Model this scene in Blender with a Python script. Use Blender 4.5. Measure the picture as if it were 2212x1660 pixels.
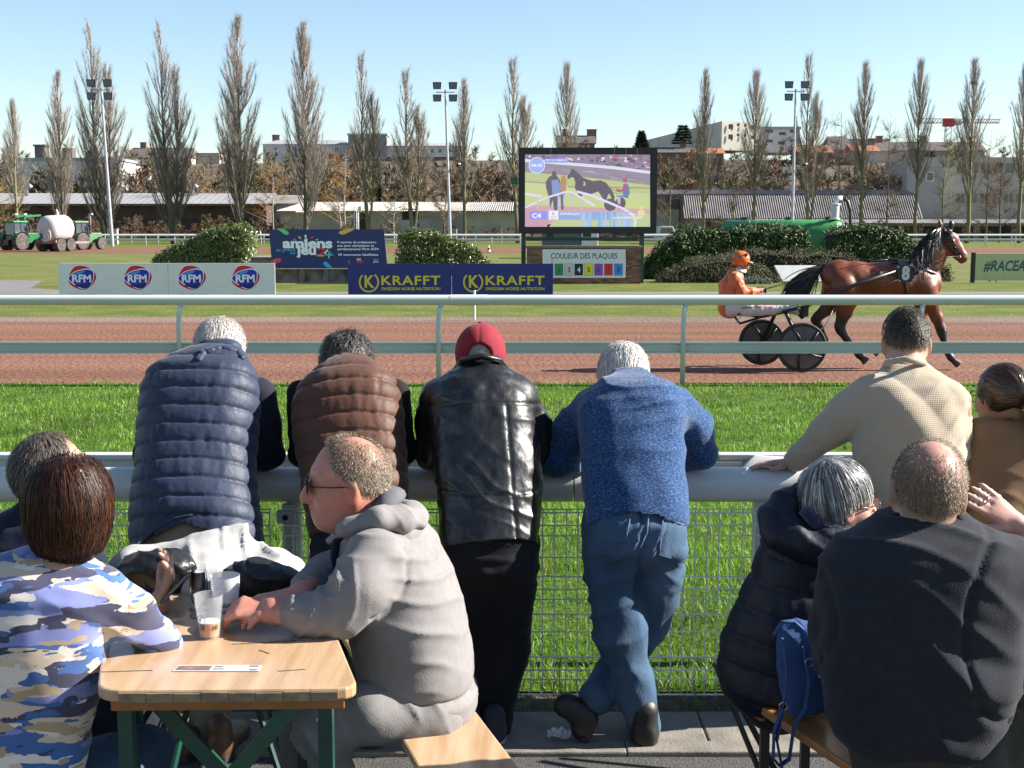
import bpy, bmesh, math, random
import numpy as np
from math import radians, sin, cos, pi, sqrt, tan, atan2
from mathutils import Vector, Matrix

for o in list(bpy.data.objects):
    bpy.data.objects.remove(o)
S = bpy.context.scene
COL = S.collection

# ------------------------------------------------------------------ camera, sky, sun, exposure
ZT = 0.22                                            # the spectators' terrace lies this much above the track
CAM_H, PITCH, FPX = 2.05, radians(7.01), 2765.0      # eye height, tilt, focal length in pixels of a 2212-wide frame
cd = bpy.data.cameras.new('camera'); cam = bpy.data.objects.new('camera', cd); COL.objects.link(cam)
cam.location = (0, 0, CAM_H); cam.rotation_euler = (pi / 2 - PITCH, 0, 0)
cd.sensor_width = 36.0; cd.sensor_fit = 'HORIZONTAL'; cd.lens = 45.0; cd.clip_start = 0.1; cd.clip_end = 3000
S.camera = cam
SUN_EL, SUN_AZ = radians(31), radians(-4)            # height above the horizon; turn from +x (right) towards the camera
sun_dir = Vector((cos(SUN_EL) * cos(SUN_AZ), -cos(SUN_EL) * sin(SUN_AZ), sin(SUN_EL)))
W = bpy.data.worlds.new('World'); S.world = W; W.use_nodes = True
wn = W.node_tree.nodes; bgn = wn['Background']
sky = wn.new('ShaderNodeTexSky'); sky.sky_type = 'NISHITA'; sky.sun_disc = False
sky.sun_elevation = SUN_EL; sky.sun_rotation = atan2(sun_dir.x, sun_dir.y)
sky.air_density = 1.0; sky.dust_density = 0.15; sky.ozone_density = 2.0
W.node_tree.links.new(sky.outputs[0], bgn.inputs[0]); bgn.inputs[1].default_value = 0.06
sd = bpy.data.lights.new('sun', 'SUN'); sun = bpy.data.objects.new('sun', sd); COL.objects.link(sun)
sd.energy = 5.0; sd.angle = radians(0.53); sd.color = (1.0, 0.94, 0.85)
sun.rotation_euler = (-sun_dir).to_track_quat('-Z', 'Y').to_euler(); sun.location = (30, -10, 30)
S.view_settings.view_transform = 'Standard'; S.view_settings.look = 'None'
S.view_settings.exposure = 1.65; S.view_settings.gamma = 1.0; S.view_settings.use_curve_mapping = False
S.cycles.use_denoising = True; S.cycles.max_bounces = 6; S.cycles.transparent_max_bounces = 8
S.cycles.diffuse_bounces = 3; S.cycles.glossy_bounces = 3; S.cycles.sample_clamp_indirect = 6
S.render.engine = 'CYCLES'

# ------------------------------------------------------------------ pixel rays (2212 x 1660 pixel frame)
def ray(X, Y):
    a, b = (X - 1106) / FPX, -(Y - 830) / FPX
    return Vector((a, sin(PITCH) * b + cos(PITCH), cos(PITCH) * b - sin(PITCH)))
def G(X, Y, z=0.0):                                  # the point of height z seen at that pixel
    r = ray(X, Y); t = (z - CAM_H) / r.z
    return Vector((0, 0, CAM_H)) + r * t
def D(X, Y, d):                                      # the point at distance d (world y) seen at that pixel
    r = ray(X, Y)
    return Vector((0, 0, CAM_H)) + r * (d / r.y)
def XD(X, d, Y=500): return D(X, Y, d).x
def ZD(Y, d, X=1106): return D(X, Y, d).z
def MPP(d): return d / FPX                            # metres per pixel at distance d

# ------------------------------------------------------------------ materials
MATS = {}; ALB = 0.70
def nodes_of(name):
    m = bpy.data.materials.new(name); m.use_nodes = True
    nt = m.node_tree; return m, nt, nt.nodes['Principled BSDF']
def lin(c):
    if isinstance(c, str):
        c = [int(c[i:i + 2], 16) / 255 for i in (0, 2, 4)]
        return tuple(x / 12.92 if x <= .04045 else ((x + .055) / 1.055) ** 2.4 for x in c)
    return tuple(c)
def mat(name, col, rough=.6, var=.15, scale=6, bump=0.0, bscale=60, metal=0.0, spec=.5, col2=None, stretch=(1, 1, 1), detail=4,
        attr=None, coat=0.0, sheen=0.0, emit=0.0, bstretch=None, ramp=(.35, .65), subs=0.0, bdist=.02):
    if name in MATS: return MATS[name]
    m, nt, b = nodes_of(name); L = nt.links
    col = tuple(x * ALB for x in lin(col)) if not attr else tuple(x * (.82 if name != 'print' else 1) for x in lin(col)); col2 = None if col2 is None else tuple(x * ((.82 if name != 'print' else 1) if attr else ALB) for x in lin(col2)); c2 = lin(col2) if col2 is not None else tuple(min(1, x * (1 + var)) for x in col)
    c1 = col if col2 is not None else tuple(x * (1 - var) for x in col)
    tc = nt.nodes.new('ShaderNodeTexCoord')
    mp = nt.nodes.new('ShaderNodeMapping'); mp.inputs['Scale'].default_value = stretch; L.new(tc.outputs['Object'], mp.inputs[0])
    n = nt.nodes.new('ShaderNodeTexNoise'); n.inputs['Scale'].default_value = scale; n.inputs['Detail'].default_value = detail
    L.new(mp.outputs[0], n.inputs[0])
    r = nt.nodes.new('ShaderNodeValToRGB'); r.color_ramp.elements[0].position, r.color_ramp.elements[1].position = ramp
    r.color_ramp.elements[0].color = (*c1, 1); r.color_ramp.elements[1].color = (*c2, 1)
    L.new(n.outputs[0], r.inputs[0]); out = r.outputs[0]
    if attr:
        a = nt.nodes.new('ShaderNodeAttribute'); a.attribute_name = attr
        mx = nt.nodes.new('ShaderNodeMix'); mx.data_type = 'RGBA'; mx.blend_type = 'MULTIPLY'; mx.inputs['Factor'].default_value = 1
        L.new(out, mx.inputs['A']); L.new(a.outputs[0], mx.inputs['B']); out = mx.outputs['Result']
    L.new(out, b.inputs['Base Color'])
    b.inputs['Roughness'].default_value = rough; b.inputs['Metallic'].default_value = metal
    b.inputs['Specular IOR Level'].default_value = spec
    if coat: b.inputs['Coat Weight'].default_value = coat; b.inputs['Coat Roughness'].default_value = .15
    if sheen: b.inputs['Sheen Weight'].default_value = sheen; b.inputs['Sheen Roughness'].default_value = .5
    if subs: b.inputs['Subsurface Weight'].default_value = subs; b.inputs['Subsurface Radius'].default_value = (.012, .005, .003); b.inputs['Subsurface Scale'].default_value = 1.0
    if emit: L.new(out, b.inputs['Emission Color']); b.inputs['Emission Strength'].default_value = emit
    if bump:
        mb = nt.nodes.new('ShaderNodeMapping'); mb.inputs['Scale'].default_value = bstretch or stretch; L.new(tc.outputs['Object'], mb.inputs[0])
        n2 = nt.nodes.new('ShaderNodeTexNoise'); n2.inputs['Scale'].default_value = bscale; n2.inputs['Detail'].default_value = 5
        L.new(mb.outputs[0], n2.inputs[0])
        bp = nt.nodes.new('ShaderNodeBump'); bp.inputs['Strength'].default_value = bump; bp.inputs['Distance'].default_value = bdist
        L.new(n2.outputs[0], bp.inputs['Height']); L.new(bp.outputs[0], b.inputs['Normal'])
    MATS[name] = m; return m
def mat_attr(name, rough=.6, spec=.5, bump=0, bscale=60, emit=0, var=.12, scale=20, sheen=0, subs=0, coat=0, bstretch=(1, 1, 1), bdist=.02):
    return mat(name, (1, 1, 1), rough, col2=(1 - var,) * 3, scale=scale, attr='Col', spec=spec, bump=bump, bscale=bscale, emit=emit, sheen=sheen, subs=subs, coat=coat, bstretch=bstretch, bdist=bdist)

# ------------------------------------------------------------------ mesh building
class MB:
    def __init__(s): s.v = []; s.f = []; s.c = []
    def add(s, vs, fs, col=None):
        n = len(s.v); s.v += [tuple(x) for x in vs]; s.f += [tuple(i + n for i in f) for f in fs]
        if col is not None: s.c += [tuple(col)] * len(vs)
        return s
    def box(s, a, b, col=None):
        x0, y0, z0 = a; x1, y1, z1 = b
        return s.add([(x0, y0, z0), (x1, y0, z0), (x1, y1, z0), (x0, y1, z0), (x0, y0, z1), (x1, y0, z1), (x1, y1, z1), (x0, y1, z1)],
                     [(0, 3, 2, 1), (4, 5, 6, 7), (0, 1, 5, 4), (1, 2, 6, 5), (2, 3, 7, 6), (3, 0, 4, 7)], col)
    def bar(s, p, q, w, h, up=(0, 0, 1), col=None):  # rectangular bar between two points
        p, q = Vector(p), Vector(q); d = (q - p).normalized(); u = Vector(up)
        if abs(d.dot(u)) > .98: u = Vector((0, 1, 0))
        x = d.cross(u).normalized() * w / 2; y = x.normalized().cross(d) * h / 2
        return s.add([p - x - y, p + x - y, p + x + y, p - x + y, q - x - y, q + x - y, q + x + y, q - x + y],
                     [(0, 1, 2, 3), (7, 6, 5, 4), (0, 4, 5, 1), (1, 5, 6, 2), (2, 6, 7, 3), (3, 7, 4, 0)], col)
    def tube(s, pts, r, n=10, cap=True, col=None, flat=1.0):
        pts = [Vector(p) for p in pts]; m = len(pts); rs = r if isinstance(r, (list, tuple)) else [r] * m
        vs, fs = [], []; u = None
        for i, p in enumerate(pts):
            d = (pts[min(i + 1, m - 1)] - pts[max(i - 1, 0)]).normalized()
            if u is None:
                u = d.cross(Vector((0, 0, 1)) if abs(d.z) < .9 else Vector((1, 0, 0))).normalized()
            else: u = (u - d * u.dot(d)).normalized()
            w = d.cross(u)
            for k in range(n):
                a = 2 * pi * k / n; vs.append(p + u * (cos(a) * rs[i]) + w * (sin(a) * rs[i] * flat))
        for i in range(m - 1):
            for k in range(n):
                k2 = (k + 1) % n; fs.append((i * n + k, i * n + k2, (i + 1) * n + k2, (i + 1) * n + k))
        if cap: fs += [tuple(reversed(range(n))), tuple(range((m - 1) * n, m * n))]
        return s.add(vs, fs, col)
    def lathe(s, prof, c=(0, 0, 0), ax='z', n=24, col=None, cap=True):  # prof: (radius, height)
        vs, fs = [], []; m = len(prof); c = Vector(c)
        for r, h in prof:
            for k in range(n):
                a = 2 * pi * k / n; x, y = r * cos(a), r * sin(a)
                vs.append(c + Vector((x, y, h) if ax == 'z' else (h, x, y) if ax == 'x' else (y, h, x)))
        for i in range(m - 1):
            for k in range(n):
                k2 = (k + 1) % n; fs.append((i * n + k, i * n + k2, (i + 1) * n + k2, (i + 1) * n + k))
        if cap: fs += [tuple(reversed(range(n))), tuple(range((m - 1) * n, m * n))]
        return s.add(vs, fs, col)
    def poly(s, pts, th=0.0, n=(0, -1, 0), col=None):  # flat polygon, thickened along -n
        pts = [Vector(p) for p in pts]; k = len(pts)
        if not th: return s.add(pts, [tuple(range(k))], col)
        o = Vector(n) * -th
        return s.add(pts + [p + o for p in pts], [tuple(range(k)), tuple(reversed(range(k, 2 * k)))] +
                     [(i, k + i, k + (i + 1) % k, (i + 1) % k) for i in range(k)], col)
    def quad(s, a, b, c, d, col=None): return s.add([a, b, c, d], [(0, 1, 2, 3)], col)
    def ell(s, c, r, n=12, m=8, col=None, R=None):
        vs, fs = [], []; c = Vector(c)
        for i in range(m + 1):
            t = pi * i / m
            for k in range(n):
                a = 2 * pi * k / n; p = Vector((r[0] * sin(t) * cos(a), r[1] * sin(t) * sin(a), r[2] * cos(t)))
                vs.append(c + (R @ p if R else p))
        for i in range(m):
            for k in range(n):
                k2 = (k + 1) % n; fs.append((i * n + k, (i + 1) * n + k, (i + 1) * n + k2, i * n + k2))
        return s.add(vs, fs, col)
    def mesh(s, name='mesh', smooth=False):
        me = bpy.data.meshes.new(name); me.from_pydata([tuple(v) for v in s.v], [], s.f)
        if s.c:
            a = me.color_attributes.new('Col', 'FLOAT_COLOR', 'POINT'); c = np.ones((len(s.v), 4), np.float32); c[:, :3] = np.array(s.c)[:, :3]
            a.data.foreach_set('color', c.ravel())
        me.validate()
        bm = bmesh.new(); bm.from_mesh(me); bmesh.ops.remove_doubles(bm, verts=bm.verts, dist=1e-6) if smooth else None
        bmesh.ops.recalc_face_normals(bm, faces=bm.faces); bm.to_mesh(me); bm.free()
        if smooth: shade(me, smooth)
        return me
def shade(me, ang=True):
    me.polygons.foreach_set('use_smooth', [True] * len(me.polygons))
    if ang is not True:
        me.set_sharp_from_angle(angle=radians(ang))
def np_mesh(name, v, f, smooth=True, col=None):
    me = bpy.data.meshes.new(name); v = np.asarray(v, np.float32); f = np.asarray(f, np.int32); k = f.shape[1]
    me.vertices.add(len(v)); me.vertices.foreach_set('co', v.ravel())
    me.loops.add(f.size); me.loops.foreach_set('vertex_index', f.ravel())
    me.polygons.add(len(f)); me.polygons.foreach_set('loop_start', np.arange(0, f.size, k, dtype=np.int32))
    me.polygons.foreach_set('use_smooth', np.full(len(f), bool(smooth)))
    me.update(calc_edges=True)
    if col is not None:
        a = me.color_attributes.new('Col', 'FLOAT_COLOR', 'POINT'); c = np.ones((len(v), 4), np.float32); c[:, :3] = col
        a.data.foreach_set('color', c.ravel())
    return me

def thing(name, label, cat, loc=(0, 0, 0), group=None, rz=0.0):
    o = bpy.data.objects.new(name, None); o.empty_display_size = .2; COL.objects.link(o)
    o.location = loc; o.rotation_euler = (0, 0, rz); o['label'] = label; o['category'] = cat
    if group: o['group'] = group
    return o
def part(name, me, m, parent=None, world=True, label=None, kind=None, bevel=0.0, smooth=None, sub=0):
    """one mesh object; with world=True its vertices are world coordinates"""
    if isinstance(me, MB): me = me.mesh(name, smooth)
    o = bpy.data.objects.new(name, me); COL.objects.link(o)
    if m is not None and not me.materials: me.materials.append(m)
    if parent is not None:
        o.parent = parent
        if world:
            p = parent; off = Vector((0, 0, 0))
            while p is not None: off += Vector(p.location); p = p.parent
            o.location = -off
    if label: o['label'] = label
    if kind: o['kind'] = kind
    if bevel:
        b = o.modifiers.new('bevel', 'BEVEL'); b.width = bevel; b.segments = 2; b.limit_method = 'ANGLE'; b.angle_limit = radians(40)
    if sub:
        q = o.modifiers.new('subdivision', 'SUBSURF'); q.levels = q.render_levels = sub
    return o
def solo(name, me, m, label, cat, group=None, kind=None, bevel=0.0, smooth=None):
    o = part(name, me, m, None, True, None, kind, bevel, smooth)
    if label: o['label'] = label
    if cat: o['category'] = cat
    if group: o['group'] = group
    return o
def struct(name, me, m, bevel=0.0, smooth=None):
    return part(name, me, m, None, True, None, 'structure', bevel, smooth)
def dup(root, loc=None, label=None, rz=None, scale=None):
    r = root.copy(); COL.objects.link(r)
    if loc is not None: r.location = loc
    if rz is not None: r.rotation_euler = (0, 0, rz)
    if scale is not None: r.scale = scale
    if label: r['label'] = label
    for ch in list(root.children):
        c = ch.copy(); COL.objects.link(c); c.parent = r
        for g in list(ch.children):
            e = g.copy(); COL.objects.link(e); e.parent = c
    return r

_FONT = {}
def text_mb(mb, s, origin, height, width=None, bold=0.0, shear=0.0, depth=.003, col=None, align='LEFT', space=1.0, R=None):
    """letters as thin solid shapes on a plane facing -y; height is the capital height; width squeezes the line to that width"""
    key = (s, bold, shear, space)
    if key not in _FONT:
        c = bpy.data.curves.new('letters', 'FONT'); c.body = s; c.size = 1.0; c.offset = bold; c.shear = shear; c.space_character = space
        c.resolution_u = 3; c.fill_mode = 'FRONT'
        o = bpy.data.objects.new('letters', c); COL.objects.link(o); bpy.context.view_layer.update()
        me = o.evaluated_get(bpy.context.evaluated_depsgraph_get()).to_mesh()
        vs = [tuple(v.co) for v in me.vertices]; fs = [tuple(p.vertices) for p in me.polygons]
        o.to_mesh_clear(); bpy.data.objects.remove(o); bpy.data.curves.remove(c); _FONT[key] = (vs, fs)
    vs, fs = _FONT[key]
    x0 = min(v[0] for v in vs); x1 = max(v[0] for v in vs)
    k = height / .69; kx = k if width is None else width / (x1 - x0)
    ox = 0 if align == 'LEFT' else -(x1 - x0) * kx / 2 if align == 'CENTER' else -(x1 - x0) * kx
    origin = Vector(origin); out = []
    for v in vs:
        p = Vector(((v[0] - x0) * kx + ox, -depth, v[1] * k)); out.append(origin + (R @ p if R else p))
    mb.add(out, fs, col); return (x1 - x0) * kx
def edge_sides(pts): return pts

rng = random.Random(7)
def vnoise(p, scale=1.0, seed=0):
    """smooth value noise, numpy, about -1..1"""
    q = np.asarray(p, np.float32) * scale + np.float32(seed * 17.3 + 100.0)
    i = np.floor(q).astype(np.int64); f = (q - i).astype(np.float32); f = f * f * (3 - 2 * f)
    def h(a, b, c):
        n = (a * 374761393 + b * 668265263 + c * 2147483647 + seed * 974711) & 0xffffffff
        n = ((n ^ (n >> 13)) * 1274126177) & 0xffffffff
        return (((n ^ (n >> 16)) & 0xffff) / 32767.5 - 1).astype(np.float32)
    x, y, z = i[:, 0], i[:, 1], i[:, 2]; u, v, w = f[:, 0], f[:, 1], f[:, 2]
    a = h(x, y, z) * (1 - u) + h(x + 1, y, z) * u; b = h(x, y + 1, z) * (1 - u) + h(x + 1, y + 1, z) * u
    c = h(x, y, z + 1) * (1 - u) + h(x + 1, y, z + 1) * u; d = h(x, y + 1, z + 1) * (1 - u) + h(x + 1, y + 1, z + 1) * u
    return (a * (1 - v) + b * v) * (1 - w) + (c * (1 - v) + d * v) * w
def fbm(p, scale=1.0, seed=0, octs=3):
    r = 0; a = 1; s = scale
    for k in range(octs): r = r + a * vnoise(p, s, seed + k); a *= .5; s *= 2.03
    return r
# ================================================================== ORGANIC SHAPES: smooth union of tapered limbs, meshed by surface nets
f32 = np.float32
class Shape:
    """a list of tapered capsules / ellipsoids joined smoothly; each may be flattened along one axis"""
    def __init__(s, k=.03): s.p = []; s.k = k; s.cut = []
    def cone(s, a, b, ra, rb, axis=None, sc=1.0, sc2=None, k=None, sub=False):
        s.p.append(('c', np.array(a, f32), np.array(b, f32), float(ra), float(rb), None if axis is None else np.array(Vector(axis).normalized(), f32), float(sc), float(sc if sc2 is None else sc2), k, sub)); return s
    def chain(s, pts, rs, axis=None, sc=1.0, k=None):
        sc = sc if isinstance(sc, (list, tuple)) else [sc] * len(pts)
        for i in range(len(pts) - 1): s.cone(pts[i], pts[i + 1], rs[i], rs[i + 1], axis, sc[i], sc[i + 1], k)
        return s
    def ball(s, c, r, k=None, sub=False): return s.ell(c, (r, r, r), None, k, sub)
    def ell(s, c, r, R=None, k=None, sub=False):
        M = np.array(R if R is not None else Matrix.Identity(3), f32); s.p.append(('e', np.array(c, f32), np.array(r, f32), M, k, sub)); return s
    def loft(s, rows, flat=.7, e=2.2, k=None, lat=(1, 0, 0), dshift=0.0):
        """body as stacked sections; rows of (Y, Xleft, Xright, distance[, flat]) in photo pixels, bottom to top"""
        rows = sorted(rows, key=lambda q: -q[0]); C = [D((a + b) / 2, Y, q[0]) for Y, a, b, *q in rows]; hw = [(b - a) / 2 * MPP(q[0]) for Y, a, b, *q in rows]
        fl = [q[1] if len(q) > 1 else flat for Y, a, b, *q in rows]; return s.sections(C, hw, [h * f for h, f in zip(hw, fl)], e, k, lat)
    def sections(s, C, hw, hd, e=2.2, k=None, lat=(1, 0, 0)):
        C = np.array([tuple(c) for c in C], f32); ax = C[-1] - C[0]; ax /= np.linalg.norm(ax); l = np.array(lat, f32); l = l - ax * (l @ ax); l /= np.linalg.norm(l); w = np.cross(ax, l)
        t = (C - C[0]) @ ax; s.p.append(('l', C, np.array(hw, f32), np.array(hd, f32), ax, l, w, t, float(e), k, False)); return s
    def plane(s, pt, n): s.cut.append((np.array(pt, f32), np.array(Vector(n).normalized(), f32))); return s   # removes the side n points to
    def one(s, p, q):
        if q[0] == 'c':
            _, a, b, ra, rb, ax, sc, sc2, _, _ = q
            ba = b - a; L = float(ba @ ba) + 1e-12; pa = p - a
            h = np.clip((pa @ ba) / L, 0, 1); v = pa - h[:, None] * ba
            if ax is not None:
                sch = sc + (sc2 - sc) * h; t = v @ ax; v = v + ((1 / sch - 1) * t)[:, None] * ax
                d = np.sqrt(np.einsum('ij,ij->i', v, v)); r = ra + (rb - ra) * h
                return (d - r) * np.minimum(1, sch)
            return np.sqrt(np.einsum('ij,ij->i', v, v)) - (ra + (rb - ra) * h)
        if q[0] == 'l':
            _, C, hw, hd, ax, l, w, t, e, _, _ = q
            v = p - C[0]; u = v @ ax; uc = np.clip(u, t[0], t[-1]); cl, cw = np.interp(uc, t, (C - C[0]) @ l), np.interp(uc, t, (C - C[0]) @ w)
            a, b = np.interp(uc, t, hw), np.interp(uc, t, hd); x, y = np.abs(v @ l - cl) / a, np.abs(v @ w - cw) / b
            d = ((x ** e + y ** e) ** (1 / e) - 1) * np.minimum(a, b); o = np.abs(u - uc)
            return np.where(o > 0, np.maximum(d, o), d).astype(f32)
        _, c, r, M, _, _ = q
        v = (p - c) @ M; k0 = np.sqrt(np.einsum('ij,ij->i', v / r, v / r)); w = v / (r * r); k1 = np.sqrt(np.einsum('ij,ij->i', w, w)) + 1e-9
        return k0 * (k0 - 1) / k1
    def bounds(s):
        lo, hi = [], []
        for q in s.p:
            if q[0] == 'c':
                R = max(q[3], q[4]) * max(1, q[6], q[7]); lo += [q[1] - R, q[2] - R]; hi += [q[1] + R, q[2] + R]
            elif q[0] == 'l': R = max(q[2].max(), q[3].max()); lo.append(q[1].min(0) - R); hi.append(q[1].max(0) + R)
            else: R = q[2].max(); lo.append(q[1] - R); hi.append(q[1] + R)
        return np.min(lo, 0) - .04, np.max(hi, 0) + .04
    def __call__(s, p):
        p = np.asarray(p, f32); r = None
        for q in s.p:
            d = s.one(p, q); k = q[-2] if q[-2] is not None else s.k; sub = q[-1]
            if r is None: r = d; continue
            if sub:
                h = np.clip(.5 - .5 * (r + d) / k, 0, 1); r = r * (1 - h) - d * h + k * h * (1 - h); continue
            h = np.clip(.5 + .5 * (d - r) / k, 0, 1); r = d * (1 - h) + r * h - k * h * (1 - h)
        for pt, n in s.cut: r = np.maximum(r, (p - pt) @ n)
        return r
def surface_nets(f, lo, hi, h, B=12):
    lo = np.floor(np.asarray(lo) / h) * h; nb = np.ceil((np.asarray(hi) - lo) / (h * B)).astype(int)
    bi = np.stack(np.meshgrid(*[np.arange(n) for n in nb], indexing='ij'), -1).reshape(-1, 3)
    c = (lo + (bi + .5) * B * h).astype(f32); keep = np.abs(f(c)) < B * h * .87 * (2.6 if any(q[0] == 'l' for q in getattr(f, 'p', [])) else 1.25) + .01; bi = bi[keep]
    g = np.arange(B + 1); gr = np.stack(np.meshgrid(g, g, g, indexing='ij'), -1).reshape(-1, 3)
    npt = len(gr); vals = np.full((len(bi), npt), 1.0, f32); cen = (lo + (bi + .5) * B * h).astype(f32); hd = B * h * .87
    P = ((bi[:, None, :] * B + gr[None]) * h + lo).astype(f32)
    if isinstance(f, Shape):
        dc = np.stack([f.one(cen, q) for q in f.p], 1); add = np.array([not q[-1] for q in f.p]); dm = np.where(add[None], dc, 9).min(1)
        fac = np.array([2.2 if q[0] == 'l' else 1.15 for q in f.p]); kq = np.array([q[-2] if q[-2] is not None else f.k for q in f.p])
        use = np.where(add[None], dc - fac * hd < np.maximum(dm, 0)[:, None] + 1.15 * hd + kq + .02, dc < fac * hd + kq + .02); first = np.ones(len(bi), bool)
        for i, q in enumerate(f.p):
            ii = np.where(use[:, i])[0]
            if not len(ii): continue
            d = f.one(P[ii].reshape(-1, 3), q).reshape(-1, npt); k = kq[i]; r = vals[ii]
            if q[-1]: hh = np.clip(.5 - .5 * (r + d) / k, 0, 1); vals[ii] = r * (1 - hh) - d * hh + k * hh * (1 - hh)
            else:
                hh = np.clip(.5 + .5 * (d - r) / k, 0, 1); m = d * (1 - hh) + r * hh - k * hh * (1 - hh); vals[ii] = np.where(first[ii][:, None], d, m)
                first[ii] = False
        for pt, n in f.cut: vals = np.maximum(vals, ((P.reshape(-1, 3) - pt) @ n).reshape(-1, npt))
    else: vals = f(P.reshape(-1, 3)).reshape(-1, npt)
    vals = vals.reshape(-1, B + 1, B + 1, B + 1).astype(f32)
    off = [(a, b, c2) for a in (0, 1) for b in (0, 1) for c2 in (0, 1)]
    cor = {o: vals[:, o[0]:B + o[0], o[1]:B + o[1], o[2]:B + o[2]] for o in off}
    neg = sum((cor[o] < 0).astype(np.int8) for o in off); msk = (neg > 0) & (neg < 8); idx = np.argwhere(msk)
    if not len(idx): return np.zeros((0, 3)), np.zeros((0, 4), int)
    I = tuple(idx.T); acc = np.zeros((len(idx), 3), f32); cnt = np.zeros(len(idx), f32)
    for a in off:
        for ax in range(3):
            if a[ax]: continue
            b = list(a); b[ax] = 1; b = tuple(b); va, vb = cor[a][I], cor[b][I]; x = (va < 0) != (vb < 0)
            t = np.where(x, va / np.where(x, va - vb, 1), 0); p = np.array(a, f32)[None] + np.zeros((len(idx), 1), f32); p[:, ax] += t
            acc += np.where(x[:, None], p, 0); cnt += x
    gc = bi[idx[:, 0]] * B + idx[:, 1:]; V = (gc + acc / cnt[:, None]) * h + lo
    N = nb * B + 2; key = lambda q: ((q[:, 0] + 1) * N[1] + q[:, 1] + 1) * N[2] + q[:, 2] + 1
    kk = key(gc); order = np.argsort(kk); ks = kk[order]; faces = []
    for ax in range(3):
        sl = [slice(0, B)] * 3; s2 = list(sl); s2[ax] = slice(1, B + 1)
        v0 = vals[(slice(None), *sl)]; v1 = vals[(slice(None), *s2)]; e = np.argwhere((v0 < 0) != (v1 < 0))
        if not len(e): continue
        inside = v0[tuple(e.T)] < 0; g0 = bi[e[:, 0]] * B + e[:, 1:]; u, w = (ax + 1) % 3, (ax + 2) % 3; Q = []
        for du, dw in ((-1, -1), (0, -1), (0, 0), (-1, 0)):
            q = g0.copy(); q[:, u] += du; q[:, w] += dw; kq = key(q); j = np.clip(np.searchsorted(ks, kq), 0, len(ks) - 1); Q.append(np.where(ks[j] == kq, order[j], -1))
        Q = np.stack(Q, 1); ok = (Q >= 0).all(1); Q, ins = Q[ok], inside[ok]; Q[~ins] = Q[~ins][:, ::-1]; faces.append(Q)
    return V.astype(f32), np.concatenate(faces)
def grad(f, p, e=.004):
    g = np.stack([f(p + np.eye(3, dtype=f32)[i] * e) - f(p - np.eye(3, dtype=f32)[i] * e) for i in range(3)], 1)
    return g / (np.linalg.norm(g, axis=1, keepdims=True) + 1e-9)
def mesh_normals(V, F):
    fn = np.cross(V[F[:, 2]] - V[F[:, 0]], V[F[:, 3]] - V[F[:, 1]]); n = np.zeros_like(V)
    for c in range(4):
        for i in range(3): n[:, i] += np.bincount(F[:, c], fn[:, i], len(V))
    return n / (np.linalg.norm(n, axis=1, keepdims=True) + 1e-12)
def trace(shape, X, Y, off=0.0, d0=2.0, d1=7.0):
    """where the view ray of a photo pixel meets a shape (so that seams and pockets lie on the cloth)"""
    t = np.linspace(d0, d1, 700).astype(f32); o = np.array([0, 0, CAM_H], f32); r = np.array(ray(X, Y), f32); P = o + r * (t / r[1])[:, None]; v = shape(P) - off; j = np.argmax(v < 0)
    return Vector(P[j]) if v[j] < 0 else None
def patch(name, shape, quad, m, parent, off=.004, n=7):
    """cloth patch lying on a shape; quad: four photo pixels"""
    g = [[None] * (n + 1) for _ in range(n + 1)]; a, b, c, d = [Vector(q) for q in quad]; last = None; mb = MB(); vs = []
    for j in range(n + 1):
        for i in range(n + 1):
            q = a.lerp(b, i / n).lerp(d.lerp(c, i / n), j / n); p = trace(shape, q.x, q.y, off) or last; last = p; vs.append(p)
    if any(v is None for v in vs): return None
    mb.add(vs, [(j * (n + 1) + i, j * (n + 1) + i + 1, (j + 1) * (n + 1) + i + 1, (j + 1) * (n + 1) + i) for j in range(n) for i in range(n)])
    return part(name, mb, m, parent, smooth=True)
def seam(name, shape, pts, m, parent, off=.003, w=.0026, n=8):
    P = []
    for q0, q1 in zip(pts, pts[1:]):
        for i in range(n):
            t = i / n; p = trace(shape, q0[0] + (q1[0] - q0[0]) * t, q0[1] + (q1[1] - q0[1]) * t, off)
            if p is not None: P.append(p)
    return part(name, MB().tube(P, w, 6), m, parent, smooth=True) if len(P) > 2 else None
def organic(name, shape, h, m, parent, disp=None, colf=None, keep=None, label=None, relax=1):
    V, F = surface_nets(shape, *shape.bounds(), h)
    for _ in range(relax):   # even the vertices out, then pull them back to the surface
        E = np.concatenate([F[:, [0, 1]], F[:, [1, 2]], F[:, [2, 3]], F[:, [3, 0]]]); E = np.concatenate([E, E[:, ::-1]])
        c = np.bincount(E[:, 0], minlength=len(V)); A = np.stack([np.bincount(E[:, 0], V[E[:, 1], i], len(V)) for i in range(3)], 1) / np.maximum(c, 1)[:, None]
        V = (V * .5 + A * .5).astype(f32)
    if keep is not None:
        ok = keep(V)[F].all(1); F = F[ok]; used = np.unique(F); mp = np.full(len(V), -1); mp[used] = np.arange(len(used)); V = V[used]; F = mp[F]
    n = mesh_normals(V, F)
    col = colf(V, n) if colf is not None else None
    if disp is not None: V = V + n * disp(V, n)[:, None]
    return part(name, np_mesh(name, V, F, True, col), m, parent, True, label)
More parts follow.
